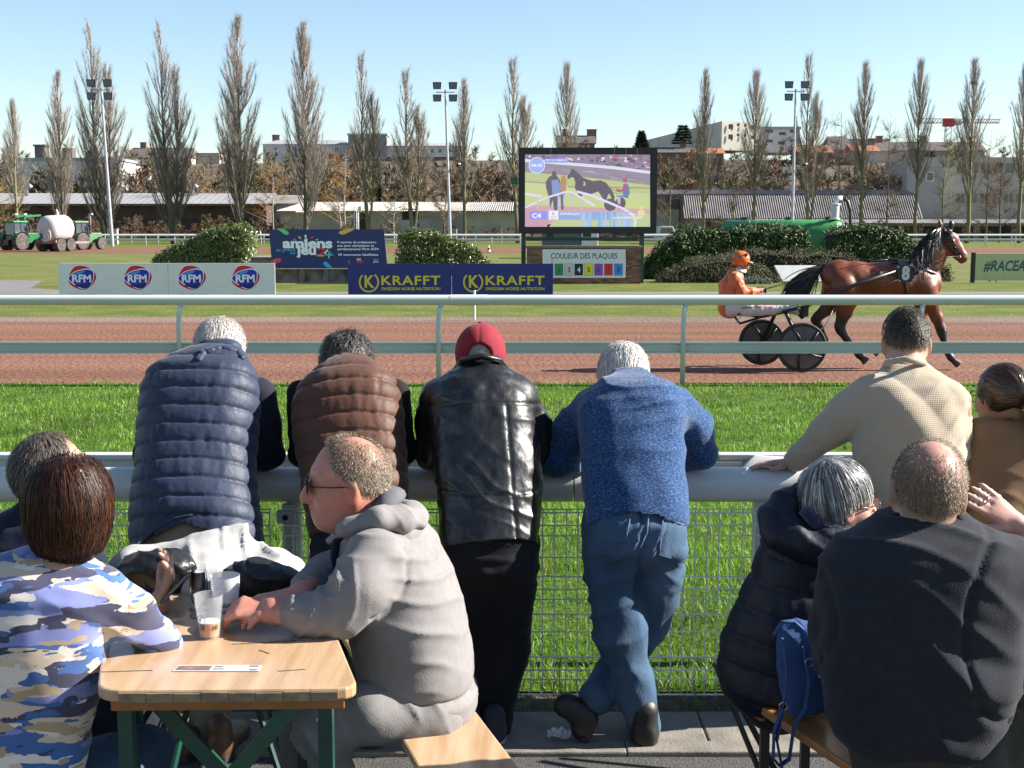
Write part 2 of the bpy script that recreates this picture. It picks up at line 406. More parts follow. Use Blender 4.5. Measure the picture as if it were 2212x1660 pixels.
def ribbons(name, paths, widths, normals, m, parent, cols=None):
    """hair: flat tapering strips; paths (n,k,3), widths (n,), normals (n,k,3) point out of the head"""
    paths = np.asarray(paths, f32); n, k, _ = paths.shape; t = np.gradient(paths, axis=1); s = np.cross(t, normals); s /= np.linalg.norm(s, axis=2, keepdims=True) + 1e-9
    tp = np.concatenate([np.full(k - 1, 1.0), [.15]]) * np.linspace(1, .7, k); w = np.asarray(widths)[:, None] * tp[None]
    V = np.stack([paths - s * w[..., None] / 2, paths + s * w[..., None] / 2], 2).reshape(-1, 3)
    i = (np.arange(n)[:, None] * 2 * k + np.arange(k - 1)[None] * 2).reshape(-1, 1); F = i + np.array([[0, 1, 3, 2]])
    c = None if cols is None else np.repeat(cols, 2 * k, 0)
    return part(name, np_mesh(name, V, F, True, c), m, parent, True, kind=None)
def skin_part(name, bones, m, parent): pass
# ================================================================== SETTING
Y_ASPH, Y_KERB, Y_FENCE = G(1106, 1613, ZT).y, G(1106, 1541, ZT).y, G(1106, 1512, ZT).y
Y_TR0, Y_TR1, Y_TR2 = G(1106, 829).y, G(1106, 697).y, G(1106, 684).y
Y_PATH0, Y_PATH1 = G(1106, 635.5).y, G(1106, 630.5).y
Y_FT0, Y_FT1 = 101.0, 127.0
def sheet(name, x0, x1, y0, y1, z, m, nx=1, ny=1, jag=0.0, seed=0):
    v, f = [], []; r = random.Random(seed)
    for j in range(ny + 1):
        for i in range(nx + 1):
            y = y0 + (y1 - y0) * j / ny
            if jag and j in (0, ny): y += r.uniform(-jag, jag)
            v.append((x0 + (x1 - x0) * i / nx, y, z))
    for j in range(ny):
        for i in range(nx):
            a = j * (nx + 1) + i; f.append((a, a + 1, a + nx + 2, a + nx + 1))
    return struct(name, MB().add(v, f), m)

def grass_mat(name, a, b, c, s1, s2, bump=.6):
    m, nt, bs = nodes_of(name); L = nt.links
    tc = nt.nodes.new('ShaderNodeTexCoord')
    n1 = nt.nodes.new('ShaderNodeTexNoise'); n1.inputs['Scale'].default_value = s1; n1.inputs['Detail'].default_value = 6
    n2 = nt.nodes.new('ShaderNodeTexNoise'); n2.inputs['Scale'].default_value = s2; n2.inputs['Detail'].default_value = 4; n2.inputs['Roughness'].default_value = .7
    for n in (n1, n2): L.new(tc.outputs['Object'], n.inputs[0])
    r = nt.nodes.new('ShaderNodeValToRGB'); e = r.color_ramp.elements; e[0].position = .36; e[1].position = .64
    e[0].color = (*[q * .84 for q in a], 1); e[1].color = (*[q * .84 for q in b], 1); L.new(n1.outputs[0], r.inputs[0])
    r2 = nt.nodes.new('ShaderNodeValToRGB'); e = r2.color_ramp.elements; e[0].position = .38; e[1].position = .62
    e[0].color = (.45, .45, .45, 1); e[1].color = (*c, 1); L.new(n2.outputs[0], r2.inputs[0])
    mx = nt.nodes.new('ShaderNodeMix'); mx.data_type = 'RGBA'; mx.blend_type = 'MULTIPLY'; mx.inputs['Factor'].default_value = .8
    L.new(r.outputs[0], mx.inputs['A']); L.new(r2.outputs[0], mx.inputs['B']); L.new(mx.outputs['Result'], bs.inputs['Base Color'])
    bs.inputs['Roughness'].default_value = .9; bs.inputs['Specular IOR Level'].default_value = .15
    bp = nt.nodes.new('ShaderNodeBump'); bp.inputs['Strength'].default_value = bump; bp.inputs['Distance'].default_value = .06
    L.new(n2.outputs[0], bp.inputs['Height']); L.new(bp.outputs[0], bs.inputs['Normal'])
    return m
m_infield = grass_mat('infield turf', (.125, .165, .042), (.20, .205, .066), (1.1, 1.05, .95), .35, 9)
m_verge = grass_mat('verge turf', (.10, .145, .028), (.18, .185, .05), (1.15, 1.15, .9), .8, 12)
m_soil = grass_mat('lawn base', (.045, .10, .012), (.09, .17, .022), (1.1, 1.1, .9), 1.6, 30)
def grit_mat(name, c1, c2, sp):
    m, nt, bs = nodes_of(name); L = nt.links; tc = nt.nodes.new('ShaderNodeTexCoord'); outs = []
    for sc, st, det, a, b, p0, p1 in ((.5, (.12, 2.2, 1), 4, c1, c2, .35, .65), (14, (.9, 1, 1), 6, (.80,) * 3, (1.12,) * 3, .36, .62), (60, (1, 1, 1), 3, (.72,) * 3, (1.14,) * 3, .40, .56)):
        mp = nt.nodes.new('ShaderNodeMapping'); mp.inputs['Scale'].default_value = st; L.new(tc.outputs['Object'], mp.inputs[0]); n = nt.nodes.new('ShaderNodeTexNoise'); n.inputs['Scale'].default_value = sc; n.inputs['Detail'].default_value = det; L.new(mp.outputs[0], n.inputs[0])
        r = nt.nodes.new('ShaderNodeValToRGB'); e = r.color_ramp.elements; e[0].position, e[1].position = p0, p1; k_ = .80 if det == 4 else 1; e[0].color, e[1].color = (*[q * k_ for q in a], 1), (*[q * k_ for q in b], 1); L.new(n.outputs[0], r.inputs[0]); outs.append((r, n))
    o = outs[0][0].outputs[0]
    for r, _ in outs[1:]:
        mx = nt.nodes.new('ShaderNodeMix'); mx.data_type = 'RGBA'; mx.blend_type = 'MULTIPLY'; mx.inputs['Factor'].default_value = 1; L.new(o, mx.inputs['A']); L.new(r.outputs[0], mx.inputs['B']); o = mx.outputs['Result']
    L.new(o, bs.inputs['Base Color']); bs.inputs['Roughness'].default_value = .95; bs.inputs['Specular IOR Level'].default_value = .15
    bp = nt.nodes.new('ShaderNodeBump'); bp.inputs['Strength'].default_value = .9; bp.inputs['Distance'].default_value = .05; L.new(outs[1][1].outputs[0], bp.inputs['Height']); L.new(bp.outputs[0], bs.inputs['Normal']); return m
m_track = grit_mat('track grit', (.185, .088, .056), (.25, .13, .09), 1)
m_edge = grit_mat('grey grit', (.19, .135, .11), (.26, .185, .155), 1)
m_asph = mat('asphalt', (.055, .053, .052), .85, col2=(.13, .125, .12), scale=130, bump=.9, bscale=150, bdist=.008, detail=3, ramp=(.4, .68))
m_conc = mat('kerb concrete', (.19, .17, .145), .9, col2=(.29, .265, .225), scale=9, bump=.5, bscale=90, bdist=.006, detail=8)
m_dirt = mat('dirt', (.05, .038, .026), .95, col2=(.12, .10, .065), scale=14, bump=1, bscale=50, bdist=.03)
m_path = mat('path asphalt', (.16, .15, .155), .9, col2=(.23, .215, .21), scale=2, stretch=(.3, 2, 1))
m_hill = mat('hill floor', (.085, .06, .04), .95, col2=(.13, .10, .06), scale=.08)

sheet('ground', -900, 900, -30, 1500, -.02, m_infield)
sheet('asphalt_terrace', -12, 14, -6, Y_ASPH, ZT, m_asph)
def lawn_z(y): return ZT * np.clip((Y_TR0 - .6 - y) / (Y_TR0 - .6 - Y_FENCE), 0, 1)
# concrete kerb: single slabs with open joints
x = -7.3; rr = random.Random(3); n = 0
while x < 8:
    w = 2.0
    mbk = MB().box((x + .0015, Y_ASPH + .012, ZT - .2), (x + w - .0015, Y_KERB - .01, ZT + .012 + rr.uniform(-.003, .003)))
    part('kerb_slab', mbk, m_conc, None, True, None, 'structure', .008); x += w
x = -7.6
while x < 8:
    part('kerb_edging', MB().box((x + .001, Y_ASPH - .09, ZT - .2), (x + 1.999, Y_ASPH + .008, ZT + .018 + rr.uniform(-.002, .002))), m_conc, None, True, None, 'structure', .006); x += 2.0
sheet('dirt_strip', -12, 14, Y_KERB - .05, Y_FENCE + .35, ZT - .012, m_dirt)
yb = [Y_FENCE + .1, Y_TR0 - .6, Y_TR0]
struct('lawn', MB().add([(x_, y_, float(lawn_z(y_)) - .002) for y_ in yb for x_ in (-60, 60)], [(0, 1, 3, 2), (2, 3, 5, 4)]), m_soil)
sheet('dirt_track', -500, 500, Y_TR0 + .02, Y_TR1 + .01, -.004, m_track, 400, 1, .09, 1)
sheet('gravel_edge', -500, 500, Y_TR1, Y_TR2, -.007, m_edge, 300, 1, .06, 2)
sheet('grass_verge', -400, 400, Y_TR2, Y_PATH0 + 8.0, -.012, m_verge)
sheet('path', -400, 400, Y_PATH0, Y_PATH1, -.004, m_path, 200, 1, .05, 4)
pp = [G(-60, 607), G(60, 606), G(92, 607), G(66, 622), G(132, 627), G(128, 633), G(-60, 633)]
struct('path_turnout', MB().poly([(p.x, p.y, -.006) for p in pp]), m_path)
sheet('far_track', -700, 700, Y_FT0, Y_FT1, -.008, m_track)
sheet('far_verge', -700, 700, Y_FT1, 240, -.012, m_verge)

# wooded hill behind
def hill_z(x, y):
    t = min(1, max(0, (y - 205) / 120)); t = t * t * (3 - 2 * t)
    return 17.5 * t + 1.2 * sin(x * .013 + 1) * t + .03 * max(0, y - 330)
v, f = [], []
xs = [-420 + 20 * i for i in range(43)]; ys = [205 + 13 * j for j in range(30)]
for yy in ys:
    for xx in xs: v.append((xx, yy, hill_z(xx, yy) - .05))
nx = len(xs)
for j in range(len(ys) - 1):
    for i in range(nx - 1):
        a = j * nx + i; f.append((a, a + 1, a + nx + 1, a + nx))
struct('hill', MB().add(v, f), m_hill, smooth=True)

# ------------------------------------------------------------------ near lawn: grass blades
def grass_blades(name, n, x0f, y0, y1, hmin, hmax, wid, m, seed, power=1.0, clump=1.0):
    r = np.random.default_rng(seed)
    u = r.random(n); y = y0 + (y1 - y0) * u ** power
    half = y * .45 + .4; x = (r.random(n) * 2 - 1) * half
    P = np.stack([x, y, np.zeros(n)], 1).astype(np.float32); P[:, 2] = lawn_z(y)
    cl = fbm(P, 1.1, seed, 3); cl2 = fbm(P, 3.2, seed + 9, 2)
    h = (hmin + (hmax - hmin) * r.random(n)) * (1 + clump * .55 * np.clip(.6 * cl + .9 * cl2, -.8, 1.8))
    a = r.random(n) * 2 * pi; w = wid * (.6 + .8 * r.random(n)) * (y / 6) ** .45
    lean = (.15 + .75 * r.random(n)) * h; b = r.random(n) * 2 * pi + .6
    side = np.stack([np.cos(a), np.sin(a), 0 * a], 1) * w[:, None]
    ld = np.stack([np.cos(b), np.sin(b), 0 * b], 1)
    base = P - np.array([0, 0, .004])
    mid = base + ld * (lean * .35)[:, None] + np.array([0, 0, 1]) * (h * .6)[:, None]
    top = base + ld * lean[:, None] + np.array([0, 0, 1]) * h[:, None]
    V = np.stack([base - side, base + side, mid + side * .8, mid - side * .8, top], 1).reshape(-1, 3)
    i = np.arange(n)[:, None] * 5
    T = np.concatenate([i + [[0, 1, 2]], i + [[0, 2, 3]], i + [[3, 2, 4]]], 0)
    g = r.random(n)[:, None]; dry = (r.random(n) < .07)[:, None]
    c = np.array([[.070, .165, .010]]) * (1 - g) + np.array([[.165, .275, .028]]) * g
    c = c * np.clip(1 + .30 * cl - .55 * np.clip(cl2 - .15, 0, 1), .3, 1.5)[:, None]; c = np.where(dry, np.array([[.30, .28, .12]]), c)
    c5 = np.repeat(c, 5, 0).reshape(n, 5, 3)
    return part(name, np_mesh(name, V, T, False, c5.reshape(-1, 3)), m, None, True, None, 'stuff')
m_blade, _nt, _b = nodes_of('grass blade')
_a = _nt.nodes.new('ShaderNodeAttribute'); _a.attribute_name = 'Col'; _nt.links.new(_a.outputs[0], _b.inputs['Base Color'])
_b.inputs['Roughness'].default_value = .45; _b.inputs['Specular IOR Level'].default_value = .35
_tr = _nt.nodes.new('ShaderNodeBsdfTranslucent'); _mx = _nt.nodes.new('ShaderNodeMixShader'); _mx.inputs[0].default_value = .35
_hs = _nt.nodes.new('ShaderNodeHueSaturation'); _hs.inputs['Value'].default_value = 1.6; _nt.links.new(_a.outputs[0], _hs.inputs['Color']); _nt.links.new(_hs.outputs[0], _tr.inputs[0])
_nt.links.new(_b.outputs[0], _mx.inputs[1]); _nt.links.new(_tr.outputs[0], _mx.inputs[2]); _nt.links.new(_mx.outputs[0], _nt.nodes['Material Output'].inputs[0])
gb = grass_blades('grass', 140000, 0, Y_FENCE + .12, Y_TR0 + .06, .018, .058, .0025, m_blade, 5, 1.15, 1.3)
gb['label'] = 'bright green lawn grass between the wire fence and the dirt track'; gb['category'] = 'grass'
gw = grass_blades('weeds', 1500, 0, Y_KERB - .03, Y_FENCE + .25, .03, .12, .0022, m_blade, 6, 1.0, 2.0)
gw['label'] = 'sparse grass tufts and weeds along the foot of the wire fence'; gw['category'] = 'weeds'

# ------------------------------------------------------------------ bare trees
def strips(P, Dr, Ln, Wd, r):
    """one thin triangle per twig: start P, direction Dr, length, base width"""
    n = len(P); Dr = Dr / np.linalg.norm(Dr, axis=1, keepdims=True)
    q = r.normal(size=(n, 3)); s = np.cross(Dr, q); s /= np.linalg.norm(s, axis=1, keepdims=True) + 1e-9
    V = np.stack([P - s * Wd[:, None] / 2, P + s * Wd[:, None] / 2, P + Dr * Ln[:, None]], 1).reshape(-1, 3)
    return V, np.arange(3 * n).reshape(-1, 3)
def poplar_meshes(seed, H, half, leaders=1, bare=.06, nb=80, tw=38, thin=1.0):
    r = np.random.default_rng(seed); mb = MB(); TP, TD, TL, TW = [], [], [], []
    L = []
    for k in range(leaders):
        top = H * (1 if k == 0 else r.uniform(.78, .92)); ang = r.uniform(0, 2 * pi); off = 0 if leaders == 1 else half * .33 * (1 if k else -1)
        pts = []
        for s in np.linspace(0, 1, 9):
            pts.append((off * min(1, s * 2.2) + r.normal() * .05, r.normal() * .05, top * .97 * s))
        mb.tube(pts, [max(.02, .30 * (1 - s) ** 1.1 * (1 if k == 0 else .7)) for s in np.linspace(0, 1, 9)], 7); L.append((top, off))
    def env(t): return half * min(1, (t / .22) ** .7 if t < .22 else 1) * (1 - max(0, (t - .25) / .75) ** 3.4) + .22
    for i in range(nb):
        top, off = L[i % leaders]; u = r.random(); z0 = top * (bare + (.92 - bare) * u ** .92); t0 = z0 / top
        ln = top * (.10 + .17 * (1 - t0)) * r.uniform(.7, 1.25); z1 = min(top * .99, z0 + ln); az = r.uniform(0, 2 * pi)
        R = env(z1 / top) * r.uniform(.3, 1.0) ** .7; cx = off * min(1, t0 * 2.2)
        pts = []
        for s in np.linspace(0, 1, 6):
            rad = R * s ** .62; pts.append((cx + cos(az) * rad + r.normal() * .05, sin(az) * rad + r.normal() * .05, z0 + (z1 - z0) * s))
        r0 = .028 + .06 * (1 - t0); mb.tube(pts, [max(.010, r0 * (1 - .85 * s)) for s in np.linspace(0, 1, 6)], 4, False)
        A = np.array(pts); m = int(1.5 * tw * r.uniform(.7, 1.3) * (1.15 - .35 * t0))
        s = .1 + .9 * r.random(m); idx = np.minimum((s * 5).astype(int), 4); fr = (s * 5 - idx)[:, None]
        P = A[idx] * (1 - fr) + A[idx + 1] * fr
        d = r.normal(size=(m, 3)) * .26 + np.array([cos(az) * .22, sin(az) * .22, 1.0])
        TP.append(P); TD.append(d); TL.append(r.uniform(.6, 1.9, m) * (1.1 - .45 * t0)); TW.append(r.uniform(.016, .031, m) * thin)
    V, F = strips(np.concatenate(TP), np.concatenate(TD), np.concatenate(TL), np.concatenate(TW), r)
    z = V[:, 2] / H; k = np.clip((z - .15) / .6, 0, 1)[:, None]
    c = np.array([[.25, .215, .185]]) * (1 - k) + np.array([[.46, .395, .36]]) * k  # dark below, paler upwards: sunlight on the crown, put into the twig colour
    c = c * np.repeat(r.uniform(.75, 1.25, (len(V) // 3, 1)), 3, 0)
    return mb.mesh('trunk', True), np_mesh('crown', V, F, False, c)
m_bark = mat('poplar bark', (.12, .105, .075), .95, col2=(.19, .165, .11), scale=2, stretch=(1, 1, .2))
m_bark_moss = mat('mossy poplar bark', (.20, .18, .075), .95, col2=(.27, .235, .16), scale=1.2, stretch=(1, 1, .2))
m_twig = mat_attr('bare twigs', .9, .1, var=.2, scale=3)
fam = {}
for key, args in {'A': (1, 26, 2.35, 1, .05, 120, 85), 'B': (2, 26, 2.3, 2, .05, 130, 80), 'C': (3, 26, 2.4, 1, .06, 125, 85),
                  'D': (4, 24, 2.1, 1, .22, 95, 62, .85), 'E': (5, 24, 2.1, 2, .25, 100, 62, .85), 'F': (6, 24, 2.2, 1, .28, 95, 62, .85)}.items():
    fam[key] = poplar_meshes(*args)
pop = [(38, 215, 168, 'D', 60), (137, 155, 164, 'A', 66), (228, 50, 158, 'B', 92), (375, 52, 156, 'B', 88), (522, 36, 155, 'A', 96), (662, 50, 156, 'C', 88),
       (797, 115, 160, 'E', 72), (893, 150, 160, 'E', 80), (1003, 172, 166, 'D', 60), (1120, 126, 162, 'E', 78), (1223, 136, 166, 'F', 66),
       (1518, 150, 160, 'D', 62), (1627, 152, 160, 'F', 74), (1747, 118, 158, 'E', 66), (1858, 135, 160, 'D', 68), (1976, 128, 160, 'F', 68), (2090, 128, 160, 'D', 76), (2200, 138, 162, 'F', 70)]
plab = ['small thin bare poplar at the far left edge', 'slender bare poplar in front of the white apartment block', 'tall forked bare poplar behind the left floodlight mast',
        'tall bare poplar with a side leader, fourth from the left', 'tallest bare poplar, fifth from the left', 'tall dense bare poplar above the white and blue sports board',
        'thin mossy bare poplar behind the right end of the sports board', 'forked bare poplar left of the middle floodlight mast', 'small bare poplar just right of the middle floodlight mast',
        'double-topped bare poplar at the left edge of the big screen', 'bare poplar rising behind the big screen', 'bare poplar in front of the dark side of the cube building',
        'bare poplar in front of the bright cube building', 'forked bare poplar beside the right floodlight mast', 'bare poplar in front of the red roofs',
        'bare poplar at the tip of the red crane jib', 'bare poplar with a nest, second from the right edge', 'bare poplar cut by the right edge of the picture']
rp = random.Random(11)
for (X, top, d, key, wpx), lab in zip(pop, plab):
    base = D(X, 500, d); H = ZD(top, d); h0 = 26 if key in 'ABC' else 24
    t = thing('poplar_tree', lab, 'tree', (base.x, d, 0), 'row of bare poplars', rp.uniform(-.4, .4))
    half0 = {'A': 2.35, 'B': 2.3, 'C': 2.4, 'D': 2.1, 'E': 2.1, 'F': 2.2}[key]
    sx = (wpx * .57 * MPP(d)) / (half0 + .25)
    t.scale = (sx, sx, H / h0)
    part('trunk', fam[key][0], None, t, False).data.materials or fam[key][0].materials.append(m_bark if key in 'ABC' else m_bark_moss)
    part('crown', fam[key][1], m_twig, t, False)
    if lab.find('nest') > 0:
        ne = MB(); rn = random.Random(2)
        for k in range(60):
            a = rn.uniform(0, 2 * pi); p = Vector((cos(a) * .25, sin(a) * .25, 21 + rn.uniform(-.15, .15))); q = p + Vector((rn.uniform(-.4, .4), rn.uniform(-.4, .4), rn.uniform(-.2, .2)))
            ne.bar(p, q, .03, .03)
        part('nest', ne, m_bark, t, False)

def bare_tree(r, H, spread, nl=11, tw=700, trunk_r=.16, low=.25, twig_w=.03, up=.7):
    """trunk + limbs (MB) and twig arrays of one bare broadleaf tree, base at the origin"""
    mb = MB(); tips = []
    pts = [(r.normal() * .06 * s * 3, r.normal() * .06 * s * 3, H * .92 * s) for s in np.linspace(0, 1, 6)]
    mb.tube(pts, [max(.015, trunk_r * (1 - .92 * s)) for s in np.linspace(0, 1, 6)], 5, False); A0 = np.array(pts)
    segs = [A0]
    for i in range(nl):
        t = low + (.92 - low) * (i + r.random()) / nl; az = r.uniform(0, 2 * pi); ln = spread * (1.15 - t * .75) * r.uniform(.7, 1.2)
        p0 = A0[int(t * 5)] + (A0[min(5, int(t * 5) + 1)] - A0[int(t * 5)]) * (t * 5 % 1)
        q = []
        for s in np.linspace(0, 1, 5):
            q.append(p0 + np.array([cos(az) * ln * s, sin(az) * ln * s, ln * up * s ** 1.4]) + r.normal(size=3) * .08 * s)
        mb.tube([tuple(a) for a in q], [max(.01, trunk_r * .4 * (1 - t * .6) * (1 - .8 * s)) for s in np.linspace(0, 1, 5)], 4, False); segs.append(np.array(q))
    k = r.integers(0, len(segs), tw); s = .25 + .75 * r.random(tw)
    P = np.zeros((tw, 3)); Dv = np.zeros((tw, 3))
    for j in range(tw):
        A = segs[k[j]]; m = len(A) - 1; i = min(int(s[j] * m), m - 1); fr = s[j] * m - i
        P[j] = A[i] * (1 - fr) + A[i + 1] * fr; Dv[j] = (A[i + 1] - A[i]); Dv[j] /= np.linalg.norm(Dv[j]) + 1e-6
    Dv = Dv * .6 + r.normal(size=(tw, 3)) * .55 + np.array([0, 0, .35])
    V, F = strips(P, Dv, r.uniform(.5, 1.0, tw) * H * .16, r.uniform(.6, 1.3, tw) * twig_w, r)
    # second order twigs
    n2 = tw * 2; j = r.integers(0, tw, n2); dn = Dv[j] / np.linalg.norm(Dv[j], axis=1, keepdims=True)
    P2 = P[j] + dn * (H * .11 * r.random(n2))[:, None]
    V2, F2 = strips(P2, dn * .7 + r.normal(size=(n2, 3)) * .6 + np.array([0, 0, .15]), r.uniform(.4, 1.0, n2) * H * .09, r.uniform(.5, 1.0, n2) * twig_w * .75, r)
    return mb, np.concatenate([V, V2]), np.concatenate([F, F2 + len(V)])
# the wood on the hillside reads as one mass
r = np.random.default_rng(21); VV, FF, CC = [], [], []; nv = 0
tints = [(.21, .15, .10), (.25, .175, .125), (.17, .14, .10), (.23, .19, .10), (.28, .18, .11), (.19, .165, .13), (.24, .205, .14), (.16, .155, .085)]
protos = [bare_tree(r, 9, 2.3, 6, 185, .12, .18, .19) for _ in range(9)]
for i in range(600):
    d = r.uniform(206, 246) if i < 400 else r.uniform(246, 312); X = r.uniform(-140, 2350); x = XD(X, d); mb, V, F = protos[r.integers(0, 9)]
    s = r.uniform(.85, 1.45) if d < 240 else r.uniform(.42, .72) if d > 275 else r.uniform(.7, 1.1); a = r.uniform(0, 2 * pi); R = np.array([[cos(a), -sin(a), 0], [sin(a), cos(a), 0], [0, 0, 1]])
    off = np.array([x, d, hill_z(x, d) - .3]); c = np.array(tints[r.integers(0, len(tints))]) * r.uniform(.8, 1.2)
    tv = np.array(mb.v) @ R.T * s + off
    quads = [f for f in mb.f if len(f) == 4]; tq = np.array(quads); tri = np.concatenate([tq[:, [0, 1, 2]], tq[:, [0, 2, 3]]])
    VV += [V @ R.T * s + off, tv]; FF += [F + nv, tri + nv + len(V)]; CC += [np.tile(c, (len(V), 1)) * np.repeat(r.uniform(.7, 1.3, (len(V) // 3, 1)), 3, 0), np.tile(c * .8, (len(tv), 1))]
    nv += len(V) + len(tv)
wood = part('woodland', np_mesh('woodland', np.concatenate(VV), np.concatenate(FF), False, np.concatenate(CC)), m_twig, None, True, None, 'stuff')
wood['label'] = 'brown leafless wood covering the hillside behind the sheds'; wood['category'] = 'woodland'
# undergrowth and saplings along the sheds, one mass of reddish-brown scrub
VV, FF, CC = [], [], []; nv = 0
for i in range(160):
    X = r.uniform(-80, 2300) if i < 100 else r.uniform(-60, 620); d = r.uniform(170, 186); x = XD(X, d); mb, V, F = protos[r.integers(0, 9)]
    s = r.uniform(.22, .5) * (1.25 if X < 600 else 1); a = r.uniform(0, 2 * pi); R = np.array([[cos(a), -sin(a), 0], [sin(a), cos(a), 0], [0, 0, .8]])
    c = np.array([(.20, .115, .075), (.17, .12, .08), (.15, .12, .07)][r.integers(0, 3)])
    V3 = V.reshape(-1, 3, 3)[: len(V) // 3 * 6 // 10].reshape(-1, 3)
    VV.append(V3 @ R.T * s + np.array([x, d, -.8 * s])); FF.append(np.arange(len(V3)).reshape(-1, 3) + nv); nv += len(V3)
    CC.append(np.tile(c, (len(V3), 1)) * np.repeat(r.uniform(.7, 1.3, (len(V3) // 3, 1)), 3, 0))
sc = part('undergrowth', np_mesh('undergrowth', np.concatenate(VV), np.concatenate(FF), False, np.concatenate(CC)), m_twig, None, True, None, 'stuff')
sc['label'] = 'leafless brown scrub growing in front of the sheds'; sc['category'] = 'undergrowth'
# single trees that stand out between the poplars
m_birch = mat('birch bark', (.45, .42, .37), .9, col2=(.28, .25, .20), scale=3, stretch=(1, 1, .4))
single = [(745, 300, 178, 'tree with rusty orange twigs left of the sports board', (.36, .215, .08), 3.6, m_birch),
          (590, 330, 180, 'ochre bare tree between the fifth and sixth poplar', (.33, .21, .09), 3.4, m_birch),
          (430, 350, 196, 'round tan bare tree behind the shed roof, right of the white block', (.33, .24, .15), 5.0, m_bark),
          (735, 400, 172, 'pale slim birch leaning behind the sports board', (.22, .16, .12), 2.2, m_birch),
          (960, 360, 170, 'bare tree with level side branches at the middle floodlight mast', (.20, .15, .11), 3.2, m_bark),
          (850, 430, 172, 'bare tree with a pale trunk in front of the shed, left of the middle hedge', (.20, .16, .12), 2.6, m_birch),
          (1445, 330, 172, 'bare tree just right of the big screen', (.17, .13, .10), 3.0, m_bark),
          (1585, 330, 176, 'dark bare tree below the cube building', (.15, .11, .09), 3.4, m_bark),
          (1812, 225, 174, 'slim bare larch between the right mast and the red roofs', (.20, .15, .12), 2.0, m_bark),
          (1915, 225, 174, 'slim bare larch left of the crane', (.20, .15, .12), 2.0, m_bark),
          (2035, 260, 172, 'mossy bare tree below the crane', (.22, .20, .08), 3.0, m_bark_moss),
          (2130, 270, 170, 'reddish bare tree left of the last poplar', (.27, .16, .12), 3.6, m_bark),
          (2160, 330, 168, 'dark multi-branched bare tree in front of the concrete building', (.16, .13, .10), 3.0, m_bark),
          (-6, 380, 172, 'yellowish bare tree cut by the left edge', (.33, .24, .10), 3.6, m_bark)]
for k, (X, top, d, lab, c, sp, mbk) in enumerate(single):
    r = np.random.default_rng(100 + k); H = ZD(top, d); base = D(X, 500, d)
    mb, V, F = bare_tree(r, H, sp, 14, 620, .15, .16, .032, .45 if 'larch' not in lab else .1)
    t = thing('bare_tree', lab, 'tree', (base.x, d, 0), 'bare trees by the sheds')
    part('trunk', mb.mesh('trunk', True), mbk, t, False)
    part('crown', np_mesh('crown', V, F, False, np.tile(np.array(c) * 1.0, (len(V), 1)) * np.repeat(r.uniform(.7, 1.3, (len(V) // 3, 1)), 3, 0)), m_twig, t, False)
# evergreens on the ridge
m_ever = mat_attr('evergreen needles', .8, .2, var=.3, scale=2)
for X, top, bot, d, wpx, lab in [(1383, 285, 325, 290, 32, 'dark round conifer on the ridge above the big screen'), (1472, 268, 310, 300, 34, 'tiered cedar left of the cube building'),
                                 (2000, 330, 420, 230, 60, 'dark ivy-clad evergreen between the red roofs and the crane'), (815, 400, 450, 215, 36, 'dark green bush on the slope behind the shed')]:
    r = np.random.default_rng(int(X)); zt, zb = ZD(top, d), ZD(bot, d); hw = wpx / 2 * MPP(d); base = D(X, 500, d); n = 1500
    t = thing('evergreen_tree', lab, 'tree', (base.x, d, zb - 4))
    hh = zt - zb; u = r.random(n) ** .8; ced = 'cedar' in lab
    lay = (np.floor(u * 7) / 7 if ced else u); rad = hw * (1 - lay) ** .8 * np.sqrt(r.random(n)) * (1.0 if not ced else 1.2); a = r.random(n) * 2 * pi
    P = np.stack([rad * np.cos(a), rad * np.sin(a), 4 + hh * (lay if ced else u * .97)], 1)
    V, F = strips(P, np.stack([np.cos(a), np.sin(a), r.normal(size=n) * .4 + (.1 if ced else .5)], 1), r.uniform(.5, 1.2, n) * hw * .5, r.uniform(.2, .4, n), r)
    part('crown', np_mesh('crown', V, F, False, np.tile((.035, .055, .03), (len(V), 1))), m_ever, t, False)
    part('trunk', MB().tube([(0, 0, -1), (0, 0, 4 + hh * .9)], [.25, .04], 6).mesh('trunk', True), m_bark, t, False)
# ================================================================== BUILDINGS BEHIND THE TRACK
m_white = mat('white render', (.74, .74, .73), .8, var=.06, scale=.5)
m_cream = mat('pale render', (.66, .62, .54), .85, var=.08, scale=.4)
m_greyw = mat('grey block wall', (.42, .39, .35), .9, col2=(.52, .49, .44), scale=.35, stretch=(1, 1, 2))
m_slate = mat('slate roof', (.10, .085, .08), .8, col2=(.15, .125, .115), scale=1)
m_zinc = mat('zinc roof', (.42, .43, .45), .55, var=.1, scale=.3)
m_lroof = mat('pale sheet roof', (.34, .335, .345), .8, var=.06, scale=.2)
m_fibre = mat('fibre cement roof', (.30, .285, .27), .9, col2=(.42, .40, .38), scale=.6)
m_fdark = mat('weathered roof sheet', (.22, .20, .195), .9, col2=(.31, .285, .28), scale=.5)
m_brickfar = mat('dark brick wall', (.075, .042, .036), .95, col2=(.115, .065, .055), scale=.6)
m_brickred = mat('house brick', (.30, .17, .12), .9, var=.15, scale=1)
m_tile = mat('red roof tiles', (.34, .12, .065), .85, col2=(.45, .17, .09), scale=1.2)
m_dark = mat('dark opening', (.015, .015, .018), .6, var=.1)
m_glass = mat('window glass', (.05, .06, .075), .12, var=.2, spec=.8)
m_green = mat('green steel', (.02, .075, .06), .5, var=.15)
m_wpaint = mat('white paint', (.78, .79, .77), .42, var=.05, scale=3)
m_galv = mat('galvanised steel', (.50, .52, .55), .4, var=.1, scale=2, metal=.5)
m_black = mat('black paint', (.012, .012, .014), .45, var=.2)

